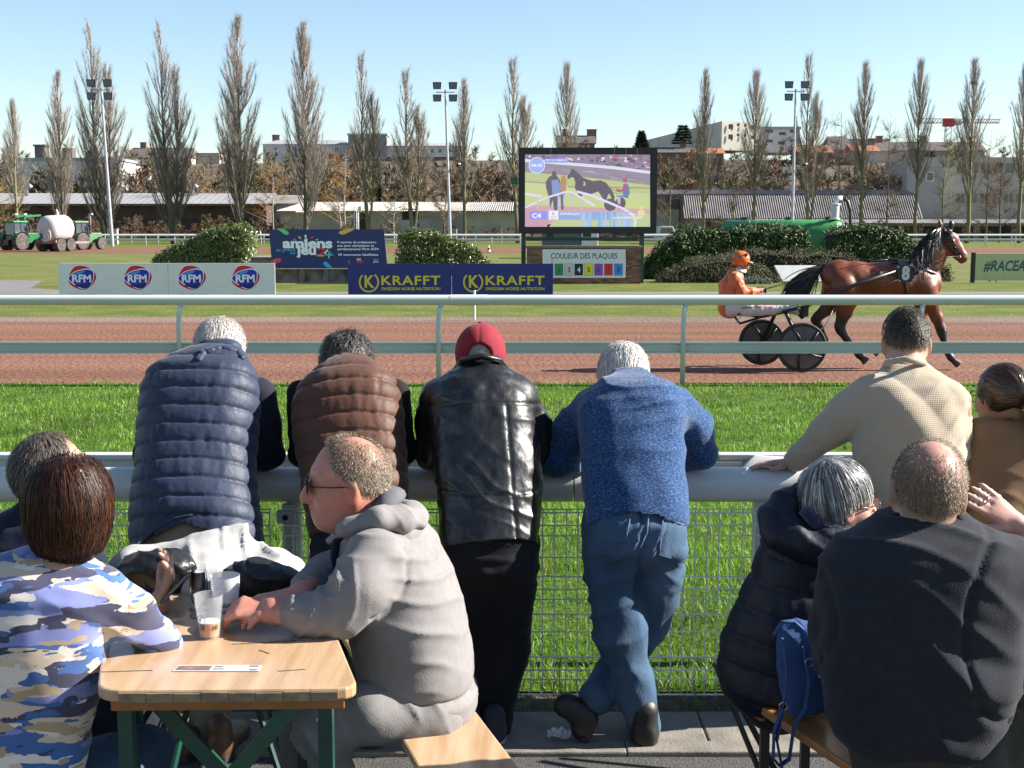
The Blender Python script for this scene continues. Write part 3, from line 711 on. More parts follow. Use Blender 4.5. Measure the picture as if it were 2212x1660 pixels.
def window(parent, x0, x1, z0, z1, y, frame=m_wpaint, fw=.09, mull=1, sill=False, shutter=0.0):
    w = part('window', MB().box((x0, y - .02, z0), (x1, y + .1, z1)), m_glass, parent)
    f = MB(); t = fw
    f.box((x0 - .02, y - .07, z0 - .02), (x0 + t, y + .05, z1 + .02)); f.box((x1 - t, y - .07, z0 - .02), (x1 + .02, y + .05, z1 + .02))
    f.box((x0 + t, y - .068, z0 - .02), (x1 - t, y + .05, z0 + t)); f.box((x0 + t, y - .068, z1 - t), (x1 - t, y + .05, z1 + .02))
    for k in range(mull):
        c = x0 + (x1 - x0) * (k + 1) / (mull + 1); f.box((c - t * .5, y - .064, z0 + t), (c + t * .5, y + .05, z1 - t))
    fr = part('frame', f, frame, parent); fr.parent = w; fr.location = (0, 0, 0)
    if shutter: 
        s = part('shutter', MB().box((x0 + t, y - .10, z1 - (z1 - z0) * shutter), (x1 - t, y - .075, z1 - .01)), m_white, parent); s.parent = w; s.location = (0, 0, 0)
    if sill: 
        s = part('sill', MB().box((x0 - .1, y - .16, z0 - .1), (x1 + .1, y + .0, z0 - .022)), m_cream, parent); s.parent = w; s.location = (0, 0, 0)
    return w
def px_window(parent, X0, X1, Y0, Y1, d, **k):
    return window(parent, XD(X0, d), XD(X1, d), ZD(Y1, d), ZD(Y0, d), d, **k)

# white apartment block far left
d = 225; x0, x1 = XD(40, d), XD(258, d); zt = ZD(347, d)
b = thing('apartment_block', 'white three-storey apartment block behind the long pale shed roof', 'building', ((x0 + x1) / 2, d, 0))
part('wall', MB().box((x0, d, 0), (x1, d + 11, zt)), m_white, b)
part('roof', MB().box((x0 - .3, d - .35, zt + .003), (x1 + .3, d + 11.3, zt + .45)), m_zinc, b)
c = XD(80, d); part('chimney', MB().box((c - .9, d + 3, zt + .45), (c + .9, d + 5, zt + 2.6)).box((c - 1.1, d + 2.8, zt + 2.603), (c + 1.1, d + 5.2, zt + 2.9)), m_slate, b)
c = XD(135, d); part('chimney', MB().box((c - .9, d + 4, zt + .45), (c + .9, d + 6, zt + 2.4)), m_slate, b)
for X in (78, 122, 183, 205, 325 - 95):
    for Y0, Y1, sh in ((374, 392, .3 if X == 78 else 0), (414, 430, .5)):
        px_window(b, X - 11 / 2.0 - 3, X + 11 / 2.0 + 3, Y0 if Y0 < 400 else Y0 - 16, Y1 if Y0 < 400 else Y1 - 16, d, shutter=sh)
bal = MB(); bx = XD(205, d); bz = ZD(412, d)
bal.box((bx - 2, d - 1.2, bz - .15), (bx + 2, d - .005, bz)); 
for k in range(14): bal.box((bx - 2 + k * .3, d - 1.2, bz + .003), (bx - 1.95 + k * .3, d - 1.15, bz + 1))
part('balcony', bal, m_slate, b)
# house with hipped slate roof behind the block
def gable_house(name, lab, X0, X1, Yr, Ye, Yb, d, dep, wall, roof, wins=(), hip=0.0, chim=()):
    x0, x1 = XD(X0, d), XD(X1, d); zr, ze = ZD(Yr, d), ZD(Ye, d); zb = min(ZD(Yb, d), ze - 2)
    t = thing(name, lab, 'building', ((x0 + x1) / 2, d, zb))
    part('wall', MB().box((x0, d, zb - 6), (x1, d + dep, ze)), wall, t)
    h = (x1 - x0) * hip; o = .4
    v = [(x0 - o, d - o, ze + .004), (x1 + o, d - o, ze + .004), (x1 + o, d + dep + o, ze + .004), (x0 - o, d + dep + o, ze + .004), (x0 - (0 if hip else o) + h, d + dep / 2, zr), (x1 + (0 if hip else o) - h, d + dep / 2, zr)]
    part('roof', MB().add(v, [(0, 1, 5, 4), (2, 3, 4, 5), (1, 2, 5), (3, 0, 4), (3, 2, 1, 0)]), roof, t)
    for X, w in chim:
        c = XD(X, d); part('chimney', MB().box((c - w / 2, d + dep / 2 - .5, zr - 1), (c + w / 2, d + dep / 2 + .5, zr + 1.2)).box((c - w / 2 - .1, d + dep / 2 - .6, zr + 1.203), (c + w / 2 + .1, d + dep / 2 + .6, zr + 1.4)), m_brickred, t)
    for X, Y, w, h2 in wins:
        px_window(t, X - w / 2, X + w / 2, Y - h2 / 2, Y + h2 / 2, d, mull=1)
    return t
gable_house('town_house', 'low house with black slate roof behind the white apartment block', 165, 300, 340, 356, 380, 250, 10, m_cream, m_slate, [(250, 366, 8, 9)], .12, [(180, 1.2)])
gable_house('apartment_house', 'wide block with tall dark mansard roof on the left ridge', 268, 418, 316, 341, 352, 330, 14, m_cream, m_slate, [(278, 346, 7, 7), (292, 346, 7, 7), (330, 346, 7, 7)], .06, [(300, 1.5), (380, 1.5)])
t = gable_house('flat_roofed_block', 'long low flat block right of the dark mansard roof', 395, 478, 328, 331, 352, 335, 14, m_greyw, m_zinc, [], .02)
for X in (408, 425, 442, 460): px_window(t, X - 6, X + 6, 336, 342, 335, mull=2)
gable_house('house_gable', 'small house gable with pinkish front below the mansard block', 226, 262, 340, 352, 372, 262, 8, m_cream, m_slate, [(244, 358, 6, 7)], 0)
# long institutional building on the ridge
d = 345
t = thing('school_building', 'long white and brick building with zinc roof along the ridge', 'building', (XD(880, d), d, ZD(360, d)))
x0, x1 = XD(758, d), XD(1000, d)
part('wall', MB().box((x0, d, ZD(420, d)), (x1, d + 14, ZD(342, d))), m_brickred, t)
part('upper_wall', MB().box((x0, d - .3, ZD(340, d)), (x1, d + 14.2, ZD(316, d))), m_white, t)
a, bq = Vector((x0 - .5, d - 1, ZD(316, d) + .01)), Vector((x1 + .8, d - 1, ZD(316, d) + .01)); zr = ZD(306, d)
part('roof', MB().add([a, bq, bq + Vector((0, 16, 0)), a + Vector((0, 16, 0)), (a.x + 3, d + 7, zr), (bq.x - 3, d + 7, zr)], [(0, 1, 5, 4), (1, 2, 5), (2, 3, 4, 5), (3, 0, 4), (3, 2, 1, 0)]), m_zinc, t)
part('stair_tower', MB().box((XD(756, d), d - .9, ZD(345, d)), (XD(838, d), d + 8, ZD(293, d))), m_lroof, t)
part('tower_roof', MB().box((XD(754, d), d - 1.4, ZD(293, d) + .004), (XD(841, d), d + 8.5, ZD(289.5, d))), m_white, t)
part('tower_glazing', MB().box((XD(770, d), d - 1.0, ZD(310, d)), (XD(815, d), d - .89, ZD(299, d))), m_glass, t)
for k in range(9):
    X = 850 + k * 17; px_window(t, X - 4, X + 4, 322, 331, d - .3, mull=0); px_window(t, X - 3, X + 3, 352, 364, d, mull=0, sill=True)
gable_house('hipped_hall', 'pale hall with low hipped zinc roof behind the sixth poplar', 572, 756, 298, 312, 340, 350, 18, m_white, m_zinc, [(600, 322, 8, 8), (640, 322, 8, 8), (690, 324, 8, 10), (730, 324, 8, 10)], .1, [(588, 2.0)])
# brick house with chimney right of the screen's top
t = gable_house('brick_house', 'old brick house with steep gable and chimney behind the big screen', 1207, 1283, 290, 310, 335, 300, 9, m_brickred, m_slate, [(1270, 318, 6, 9)], 0, [(1279, 2.2), (1222, 1.4)])
# two cube buildings
d = 360; x0, x1 = XD(1555, d), XD(1632, d); zt, zb = ZD(262, d), ZD(325, d)
t = thing('cube_building', 'cream cube building with scattered square windows on the right ridge', 'building', ((x0 + x1) / 2, d, zb))
v = [(x0, d, zb), (x1, d + 4, zb), (x1 - 16, d + 40, zb), (x0 - 21, d + 30, zb)]; v2 = [(a, b2, zt + (0, 0, -2, -4)[i]) for i, (a, b2, _) in enumerate(v)]
part('wall', MB().add(v + v2, [(0, 1, 5, 4), (1, 2, 6, 5), (2, 3, 7, 6), (3, 0, 4, 7), (4, 5, 6, 7)]), m_cream, t)
for X, Y, w, h in [(1574, 274, 9, 10), (1574, 296, 9, 10), (1590, 270, 5, 6), (1605, 271, 5, 6), (1590, 292, 5, 6), (1605, 293, 5, 6), (1622, 275, 9, 9), (1622, 297, 8, 8)]:
    fx = (XD(X, d) - x0) / (x1 - x0); px_window(t, X - w / 2, X + w / 2, Y - h / 2, Y + h / 2, d + 4 * fx - .5, frame=m_slate, mull=0)
d = 375; x0, x1 = XD(1632, d), XD(1722, d)
t = thing('white_block', 'white flat-roofed block with narrow dark windows left of the right mast', 'building', ((x0 + x1) / 2, d, ZD(320, d)))
part('wall', MB().box((x0, d, ZD(330, d)), (x1, d + 16, ZD(280, d))), m_white, t)
part('roof', MB().box((x0 - .3, d - .3, ZD(280, d) + .003), (x1 + .3, d + 16.3, ZD(274, d))), m_zinc, t)
for X, Y in [(1657, 284), (1685, 289), (1708, 284), (1657, 305), (1683, 309), (1708, 304)]: px_window(t, X - 7, X + 7, Y - 3, Y + 3, d, frame=m_slate, mull=1, fw=.15)
# red-roofed terrace and neighbours
gable_house('terrace_house', 'terrace house with orange-red tiled roof right of the right mast', 1722, 1792, 311, 330, 352, 300, 9, m_brickred, m_tile, [(1770, 337, 6, 8)], 0, [(1756, 1.2)])
gable_house('terrace_house', 'dark-roofed house between the two red-roofed houses', 1786, 1838, 292, 325, 352, 310, 10, m_greyw, m_slate, [(1815, 335, 6, 7)], .1)
gable_house('terrace_house', 'small house with bright orange tiled roof below the slanted white hall', 1838, 1892, 310, 327, 352, 298, 9, m_cream, m_tile, [(1858, 335, 7, 9), (1880, 335, 6, 7)], 0, [(1888, 1.4)])
gable_house('slanted_hall', 'white hall with one long slanted roof right of the dark-roofed house', 1828, 1916, 296, 302, 322, 340, 14, m_white, m_slate, [(1853, 307, 7, 5), (1868, 307, 7, 5)], 0)
gable_house('slate_house', 'long slate-roofed terrace right of the slanted hall', 1892, 2120, 304, 326, 360, 305, 10, m_greyw, m_slate, [(1940, 336, 7, 9), (1975, 336, 7, 9), (2010, 338, 7, 9), (2060, 338, 7, 9)], 0, [(1905, 1.4), (2000, 1.4)])
gable_house('terrace_house', 'red-roofed low house half hidden left of the cube building', 1500, 1560, 318, 332, 352, 285, 8, m_brickred, m_tile, [(1540, 338, 6, 7)], 0)
gable_house('slate_house', 'dark-roofed house on the ridge right of the big screen', 1420, 1500, 316, 330, 350, 295, 9, m_brickred, m_slate, [(1460, 338, 6, 7)], 0, [(1478, 1.2)])
# tower crane
d = 390
t = thing('tower_crane', 'red and white tower crane jib rising behind the right poplars', 'crane', (XD(2040, d), d, 10))
red = mat('crane red', (.55, .05, .05), .5); 
def lattice(mb, p, q, w, n):
    p, q = Vector(p), Vector(q); u = Vector((0, 0, w)) if abs((q - p).z) < abs((q - p).x) else Vector((w, 0, 0)); dpt = Vector((0, w * .8, 0))
    for o in (u * 0, u, dpt): mb.bar(p + o, q + o, .18, .18)
    for k in range(n):
        a, b2 = p.lerp(q, k / n), p.lerp(q, (k + 1) / n); mb.bar(a, b2 + u, .12, .12); mb.bar(a + dpt, b2 + u, .1, .1)
mb = MB(); lattice(mb, (XD(2040, d) - .7, d, 8), (XD(2040, d) - .7, d, ZD(272, d)), 1.5, 14); part('mast', mb, m_galv, t)
zj = ZD(266, d); mb = MB(); lattice(mb, (XD(1972, d), d, zj), (XD(2028, d), d, zj), 1.2, 8); part('counter_jib', mb, red, t)
mb = MB(); lattice(mb, (XD(2052, d), d, zj), (XD(2150, d), d, zj), 1.1, 18); part('jib', mb, red, t)
part('slewing_head', MB().box((XD(2028, d), d - .8, ZD(274, d)), (XD(2051, d), d + 1, ZD(256, d))), red, t, bevel=.2)
part('cabin', MB().box((XD(2051.5, d), d - .8, ZD(271, d)), (XD(2066, d), d + .6, ZD(260, d))), m_white, t, bevel=.1)

# ------------------------------------------------------------------ sheds
def ribbed(mb, a, b, c, e, n, hgt=.05):
    """corrugated sheet: n ribs between eave a-b and ridge e-c"""
    a, b, c, e = map(Vector, (a, b, c, e)); nrm = (b - a).cross(e - a).normalized(); nrm = nrm if nrm.z > 0 else -nrm
    vs, fs = [], []
    for i in range(2 * n + 1):
        t = i / (2 * n); o = nrm * (hgt if i % 2 else 0); vs += [a.lerp(b, t) + o, e.lerp(c, t) + o]
    for i in range(2 * n): fs.append((2 * i, 2 * i + 2, 2 * i + 3, 2 * i + 1))
    return mb.add(vs, fs)
# left long shed
d = 190; x0, x1 = XD(-120, d), XD(576, d); ze, zr = ZD(441, d), ZD(415, d)
t = thing('long_shed', 'long brick shed with pale flat-sheet roof at the left', 'shed', ((x0 + x1) / 2, d, 0))
part('wall', MB().box((x0, d, -.2), (x1, d + 16, ze - .25)), m_brickfar, t)
part('roof', ribbed(MB(), (x0 - .3, d - .8, ze), (x1 + .3, d - .8, ze), (x1 + .3, d + 8, zr), (x0 - .3, d + 8, zr), 46, .03), m_lroof, t)
part('fascia', MB().box((x0 - .3, d - .85, ze - .24), (x1 + .3, d - .81, ze + .02)), m_slate, t)
for X in (262, 300, 348, 402, 60, 130, 480, 530):
    part('doorway', MB().box((XD(X, d) - 1.6, d - .03, 0), (XD(X, d) + 1.6, d + .1, 3.2)), m_dark, t)
for X in (28, 232, 214, 416 - 20):
    c = XD(X, d); part('roof_vent', MB().tube([(c, d + 6, zr - 1), (c, d + 6, zr + .8), (c + .5, d + 6, zr + 1.1), (c + .8, d + 6, zr + .8)], .32, 8), m_galv, t, smooth=True)
part('pillar', MB().box((XD(297, d) - .35, d - .6, 0), (XD(297, d) + .35, d - .1, 3.6)), m_greyw, t)
# middle shed
d = 184; x0, x1 = XD(606, d), XD(1135, d); ze, zr = ZD(457, d), ZD(436, d)
t = thing('block_shed', 'low grey block shed with corrugated fibre-cement roof in the middle', 'shed', ((x0 + x1) / 2, d, 0))
part('wall', MB().box((x0, d, -.2), (x1, d + 13, ze - .12)), m_greyw, t)
part('roof', ribbed(MB(), (x0 - .5, d - .9, ze), (x1 + .5, d - .9, ze), (x1 + .5, d + 7, zr), (x0 + 2.4, d + 7, zr), 110, .12), m_fibre, t)
part('doorway', MB().box((XD(887, d) - 1.2, d - .03, 0), (XD(887, d) + 1.2, d + .1, 4.6)), m_dark, t)
part('door', MB().box((XD(895, d) - 2, d - .08, 0), (XD(895, d) + 2.2, d - .032, 3.0)), m_zinc, t)
part('door', MB().box((XD(955, d) - 3, d - .06, 0), (XD(955, d) + 3, d - .005, 3.6)), m_lroof, t)
part('doorway', MB().box((XD(782, d) - 1.3, d - .03, 0), (XD(782, d) + 1.3, d + .1, 4.0)), m_dark, t)
t = gable_house('shed', 'small grey pitched shed between the long shed and the block shed', 570, 640, 420, 440, 500, 196, 10, m_greyw, m_fdark, [], 0, [(572, 1.0)])
# right shed, two roof tiers
d = 184; x0, x1 = XD(1478, d), XD(1990, d)
t = thing('ribbed_roof_shed', 'long shed with steep ribbed sheet roof behind the green tank', 'shed', ((x0 + x1) / 2, d, 0))
z0, z1, z2 = ZD(473, d), ZD(420, d), ZD(408, d)
part('wall', MB().box((x0, d + .4, -.2), (x1 + 40, d + 16, z0 - .1)), m_greyw, t)
part('roof', ribbed(MB(), (x0 - .2, d - .5, z0), (x1, d - .5, z0), (x1, d + 3.2, z1), (x0 - .2, d + 3.2, z1), 105, .13), m_fdark, t)
part('ridge_roof', ribbed(MB(), (x0 - 12, d + 3.0, z1 + .05), (x1, d + 3.0, z1 + .05), (x1, d + 8, z2), (x0 - 12, d + 8, z2), 120, .12), m_fdark, t)
part('gable_end', MB().box((x0 - .45, d - .45, -.1), (x0 - .22, d + 15, z1 - .1)), m_slate, t)
part('lean_to_roof', ribbed(MB(), (x0 + 8, d - 3.4, ZD(483, d)), (x1 + 40, d - 3.4, ZD(483, d)), (x1 + 40, d - .55, ZD(475, d)), (x0 + 8, d - .55, ZD(475, d)), 120, .1), m_fibre, t)
for k in range(12):
    c = x0 + 10 + k * 5.4; part('bay', MB().box((c, d + .3, 0), (c + 4.4, d + .38, 2.1)), m_dark, t)
part('side_block', MB().box((XD(1424, d), d + 2, -.1), (x0 - .5, d + 12, ZD(452, d))), m_greyw, t)
part('side_opening', MB().box((XD(1424, d), d + 1.9, ZD(452, d) + .01), (x0 - .5, d + 12, z1)), m_slate, t)
# right concrete building
d = 205; x0, x1 = XD(1985, d), XD(2330, d)
t = thing('concrete_building', 'grey three-storey concrete building with window bands at the right edge', 'building', ((x0 + x1) / 2, d, 0))
part('wall', MB().box((x0, d, -.2), (x1, d + 20, ZD(340, d))), m_greyw, t)
part('corner_tower', MB().box((x0 - 3, d - 2.5, -.2), (XD(2022, d), d - .01, ZD(362, d))), m_lroof, t)
for Y0, Y1 in ((352, 376), (418, 440), (482, 500)):
    for k in range(9):
        X = 2060 + k * 26; px_window(t, X, X + 22, Y0, Y1, d, frame=m_greyw, mull=1)
px_window(t, 1996, 2012, 372, 392, d - 2.5, mull=0)

# ------------------------------------------------------------------ far rails
def far_rail(X0, X1, d, lab, step=3.0, low=True):
    x0, x1 = XD(X0, d), XD(X1, d); t = thing('track_rail', lab, 'fence', ((x0 + x1) / 2, d, 0), 'white rails of the far straight')
    part('top_rail', MB().tube([(x0, d, 1.15), (x1, d, 1.15)], .075, 8), m_wpaint, t, smooth=40)
    if low: part('lower_rail', MB().box((x0, d - .05, .62), (x1, d + .02, .74)), m_wpaint, t)
    n = int((x1 - x0) / step); me = None
    for k in range(n + 1):
        x = x0 + k * step
        o = part('post', MB().tube([(0, 0, 0), (0, 0, .9), (0, -.03, 1.12)], .045, 6).mesh('post', True) if me is None else me, m_wpaint, t, False); me = o.data
        o.location = (x - t.location.x, .09, 0)
far_rail(-60, 1128, 134, 'nearer white rail of the far straight, left of the big screen')
far_rail(-60, 1128, 146, 'farther white rail of the far straight, left of the big screen')
far_rail(1385, 2300, 134, 'nearer white rail of the far straight, right of the big screen')
far_rail(1385, 2300, 146, 'farther white rail of the far straight, right of the big screen')
# ------------------------------------------------------------------ floodlight masts
def mast(X, Ybase, Ytop, lab, mid=None, dx=0):
    b = G(X, Ybase); d = b.y; H = ZD(Ytop, d); t = thing('floodlight_mast', lab, 'light mast', (b.x, d, 0), 'floodlight masts')
    tp = Vector((b.x + dx, d, H))
    part('pole', MB().tube([b, tp], [.20, .10], 12), m_galv, t, smooth=40)
    part('crossarm', MB().bar(tp + Vector((-1.0, -.15, -.25)), tp + Vector((1.0, -.15, -.25)), .1, .1), m_galv, t)
    for sx in (-.85, .85):
        for sz in (.55, -.75):
            c = tp + Vector((sx, -.35, sz - .15))
            mb = MB().add([c + Vector(p) for p in [(-.42, -.25, -.38), (.42, -.25, -.38), (.48, -.3, .38), (-.48, -.3, .38), (-.25, .35, -.22), (.25, .35, -.22), (.28, .3, .28), (-.28, .3, .28)]],
                          [(0, 1, 2, 3), (7, 6, 5, 4), (0, 4, 5, 1), (1, 5, 6, 2), (2, 6, 7, 3), (3, 7, 4, 0)])
            l = part('floodlight', mb, m_black, t, bevel=.03)
            k = part('lens', MB().box(c + Vector((-.36, -.33, -.3)), c + Vector((.36, -.30, .3))), m_glass, t); k.parent = l; k.location = (0, 0, 0)
    if mid:
        z = ZD(mid, d); c = b.lerp(tp, z / H)
        part('service_arm', MB().bar(c + Vector((-1.0, 0, -.2)), c + Vector((1.0, 0, -.2)), .08, .08), m_galv, t)
        for sx in (-1, 1):
            q = c + Vector((sx * .95, -.1, .05)); part('spotlight', MB().bar(q, q + Vector((sx * .35, -.35, .22)), .42, .2), m_black, t, bevel=.04)
    return t, d
mast(243, 533, 190, 'floodlight mast at the left, beside the slurry tanker', None, -.55)
mast(973, 531, 195, 'floodlight mast in the middle, left of the big screen', 360, -.45)
mast(1710, 531, 193, 'floodlight mast at the right, behind the green tank', 360, 0)
for X, Y, lab in [(243, 528, 'grey electrical cabinet behind the left floodlight mast'), (977, 524, 'grey electrical cabinet behind the middle floodlight mast')]:
    b = G(X, Y); c = part('cabinet', MB().box((b.x - .55, b.y, 0), (b.x + .6, b.y + .5, 1.75)), m_cream, thing('electrical_cabinet', lab, 'cabinet', b), bevel=.03)
    part('cabinet_door', MB().box((b.x - .48, b.y - .03, .15), (b.x + .53, b.y - .003, 1.68)), m_greyw, c.parent); part('lid', MB().box((b.x - .62, b.y - .06, 1.753), (b.x + .67, b.y + .56, 1.82)), m_greyw, c.parent)
# lattice camera mast behind the sports board
b = G(770, 560); d = 78; x = XD(770, d); t = thing('camera_tower', 'slim white lattice mast with a small camera behind the sports board', 'mast', (x, d, 0))
mb = MB(); zt = ZD(442, d)
for sx, sy in ((-.13, 0), (.13, 0), (0, .22)): mb.tube([(x + sx, d + sy, 0), (x + sx, d + sy, zt)], .025, 6)
part('legs', mb, m_wpaint, t, smooth=True)
for k in range(int(zt / .3)):
    s = 1 if k % 2 else -1; part('brace', MB().tube([(x - .13 * s, d, k * .3), (x + .13 * s, d, k * .3 + .3)], .014, 5), m_wpaint, t)
part('camera_head', MB().box((x + .12, d - .15, zt - .35), (x + .36, d + .15, zt - .1)), m_wpaint, t, bevel=.04)
# ================================================================== BOARDS, SCREEN, TANK, HEDGES, TRACTORS
EXPO = 2 ** S.view_settings.exposure
m_print = mat_attr('print', .45, .4, var=.03, scale=8)
m_boardback = mat('board back', (.10, .10, .11), .7)
def blob(pts, n=6):
    """closed smooth outline through pixel points"""
    out = []; k = len(pts)
    for i in range(k):
        p0, p1, p2, p3 = (Vector(pts[(i + j - 1) % k]) for j in range(4))
        for s in range(n):
            t = s / n; out.append(.5 * ((2 * p1) + (p2 - p0) * t + (2 * p0 - 5 * p1 + 4 * p2 - p3) * t * t + (3 * p1 - p0 - 3 * p2 + p3) * t ** 3))
    return out
class Print:
    """flat print on a plane facing the camera at distance d; coordinates are photo pixels, each layer 2 mm above the last"""
    def __init__(s, d, gap=.002): s.d, s.mb, s.k, s.gap = d, MB(), 1, gap
    def at(s, X, Y): p = D(X, Y, s.d); p.y = s.d - s.k * s.gap; return p
    def poly(s, pts, col, nl=True):
        s.mb.poly([s.at(*p) for p in pts], col=lin(col)); s.k += nl; return s
    def line(s, pts, w, col):
        for (a, b), (c, e) in zip(pts, pts[1:]):
            u = Vector((c - a, e - b)); v = Vector((-u.y, u.x)).normalized() * w / 2
            s.mb.poly([s.at(a - v.x, b - v.y), s.at(c - v.x, e - v.y), s.at(c + v.x, e + v.y), s.at(a + v.x, b + v.y)], col=lin(col)); s.k += .25
        s.k += 1; return s
    def disc(s, X, Y, rx, ry, col, n=22):
        return s.poly([(X + rx * cos(2 * pi * i / n), Y + ry * sin(2 * pi * i / n)) for i in range(n)], col)
    def text(s, t, X, Y, h, col, w=None, bold=.0, shear=0, align='LEFT', space=1.0):
        text_mb(s.mb, t, s.at(X, Y), h * MPP(s.d), w * MPP(s.d) if w else None, bold, shear, 0, lin(col), align, space); s.k += 1; return s
    def wash(s, k, c): s.mb.c = [tuple(a * (1 - k) + b * k for a, b in zip(q_, c)) for q_ in s.mb.c]; return s
    def part(s, parent, m=None, name='print'): return part(name, s.mb, m or m_print, parent)

# ---- two white boards with the radio logo
d_rfm = 36.6
def stake(parent, X, Y0, d, n='stake'): part(n, MB().tube([(XD(X, d), d + .03, -.05), (XD(X, d), d + .03, ZD(Y0, d))], .012, 6), mat('rusty iron', (.10, .07, .05), .8), parent)
for i, (X0, X1, lx) in enumerate([(122, 359.5, (178, 298)), (360.5, 592, (415, 531))]):
    d = d_rfm; t = thing('banner_board', ['white radio banner board standing left, in front of open grass', 'white radio banner board in front of the left hedge'][i], 'banner', G((X0 + X1) / 2, 646), 'white radio banners')
    t.location = (XD((X0 + X1) / 2, d), d, 0)
    part('panel', MB().box((XD(X0, d), d, .02), (XD(X1, d), d + .02, ZD(569, d))), mat('white banner', (.98, .99, 1.0), .5, var=.03), t, bevel=.004)
    for X in lx:
        P = Print(d); sc = 1 / 1.843 / 2.667   # crop pixels to 2212 pixels
        f = lambda pts: [(X + (a - 587) * .1102, 601 + (b - 350) * .1102) for a, b in pts]
        P.poly(f(blob([(300, 370), (340, 235), (430, 120), (560, 98), (700, 130), (820, 210), (870, 320), (845, 420), (770, 520), (680, 585), (560, 590), (420, 540), (330, 470)])), 'f2f4fa')
        P.poly(f(blob([(310, 370), (350, 240), (435, 130), (560, 108), (700, 140), (812, 215), (860, 320), (835, 415), (765, 512), (675, 575), (560, 580), (425, 532), (338, 465)])), 'c81a36')
        P.poly(f(blob([(306, 345), (420, 235), (560, 185), (690, 165), (785, 190), (820, 270), (800, 400), (740, 520), (670, 565), (560, 555), (440, 490), (330, 405)])), 'f4f5fb')
        P.poly(f(blob([(326, 340), (430, 245), (560, 200), (680, 185), (770, 205), (805, 275), (790, 400), (735, 515), (668, 560), (570, 545), (450, 475), (345, 400)])), '1428b4')
        P.poly(f(blob([(420, 520 - 30), (570, 540), (668, 556), (728, 515), (760, 440), (640, 480)])), '0a1660')
        P.poly(f(blob([(430, 262), (500, 228), (600, 205), (640, 220), (570, 265), (480, 290)])), '3c8ce0')
        P.text('RFM', X + (390 - 587) * .1102, 601 + (428 - 350) * .1102, 15.2, 'e6e8f2', 41, .035)
        P.part(t, name='logo')
        P = Print(d); P.text('LE MEILLEUR DE LA MUSIQUE', X - 31, 640, 4.2, '34405a', 62, .01); P.part(t, name='lettering')
    for X in (X0 + 1, X1 - 1): stake(t, X, 562 if i else 566, d)
# ---- two blue boards of the feed maker
d = 37.8
for i, (X0, X1, kx) in enumerate([(750, 974.5, 797), (975.5, 1195, 1022)]):
    t = thing('banner_board', ['deep blue feed banner board below the sports board', 'deep blue feed banner board below the plaque colour wall'][i], 'banner', (XD((X0 + X1) / 2, d), d, 0), 'blue feed banners')
    part('panel', MB().box((XD(X0, d), d, .02), (XD(X1, d), d + .02, ZD(570, d))), mat('blue banner', (.006, .022, .24), .4, var=.06), t, bevel=.004)
    P = Print(d); yl = 'd8c42e'
    arc = [(kx + 20 * sin(a), 610 - 20.5 * cos(a)) for a in [radians(x) for x in range(38, 323, 9)]]
    P.line(arc, 3.6, yl); P.k += 1
    P.text('K', kx - 9, 621, 25, yl, 21, .028)
    P.text('KRAFFT', kx + 27, 615.5, 19, yl, 127, .022, 0, 'LEFT', 1.12)
    P.text('SWEDISH HORSE NUTRITION', kx + 27, 627.3, 6.3, yl, 127, .018)
    P.part(t)
    stake(t, X0 + 2, 563, d); stake(t, X1 - 2, 556, d)
# ---- sports board on a concrete planter wall
d = 47.5
t = thing('sports_board', 'navy city sports board with white lettering on a low concrete planter', 'board', (XD(710, d), d, .5))
B = [(581, 496), (829, 496), (837, 580), (588, 580)]
part('panel', MB().poly([D(X, Y, d) for X, Y in B], .05), mat('navy board', (.022, .038, .19), .5, var=.08, scale=2), t)
for X in (600, 705, 815): part('brace', MB().bar((XD(X, d), d + .08, ZD(582, d)), (XD(X, d), d + .08, ZD(500, d)), .06, .06), m_boardback, t)
P = Print(d, .003); f = lambda x, y: (574 + x * .1224, 482 + y * .1224)
for pts, c in [([(190, 100), (325, 100), (400, 160), (408, 185), (385, 212), (345, 210)], '6fce94'), ([(1430, 97), (1575, 97), (1540, 130), (1400, 200), (1330, 206), (1285, 180), (1300, 150)], 'e0b654'),
               ([(88, 670), (180, 625), (250, 622), (280, 650), (265, 685), (150, 725), (92, 700)], 'e24a5c'), ([(1010, 720), (1035, 685), (1080, 690), (1185, 790), (1080, 792)], '3cb4e0')]:
    P.poly([f(*p) for p in pts], c, False)
P.k += 1
for a, b, c, w in [((490, 285), (540, 308), '38aee2', 2.6), ((578, 240), (625, 280), 'e6c874', 3), ((704, 210), (706, 272), 'f6f6fa', 3.6), ((792, 275), (840, 240), 'e24a5c', 3), ((877, 303), (930, 285), '6fce94', 2.6)]:
    P.line([f(*a), f(*b)], w, c)
P.text('amiens', *f(300, 437), 19.5, 'f8f8fc', 107, .045); P.disc(*f(706, 310), 3.6, 2.8, 'f8f8fc')
P.text('jeu', *f(540, 555), 19.5, 'f8f8fc', 43, .045); P.text('se prend', *f(192, 500), 6.4, '3cc0f0', 40, .012); P.text('au', *f(436, 548), 6.4, '3cc0f0', 11, .012)
P.line([f(930, 475), f(985, 452), f(1030, 470), f(1035, 500), f(920, 585)], 4.2, 'e03a55'); P.line([f(905, 577), f(1035, 577)], 3.4, 'e8b44c')
P.line([f(1100, 475), f(1040, 545)], 3.6, 'f8f8fc'); P.line([f(1052, 562), f(1195, 562)], 4.0, '3cb4e0'); P.line([f(1130, 505), f(1118, 630)], 4.0, '6fce94')
for s, x, y, w in [('9 centres de préparation', 1262, 358, 84), ('aux jeux olympiques et', 1268, 418, 79), ('paralympiques Paris 2024', 1274, 478, 88), ('39 communes labellisées', 1284, 578, 86)]:
    P.text(s, *f(x, y), 4.6, 'f4f4fa', w, .022)
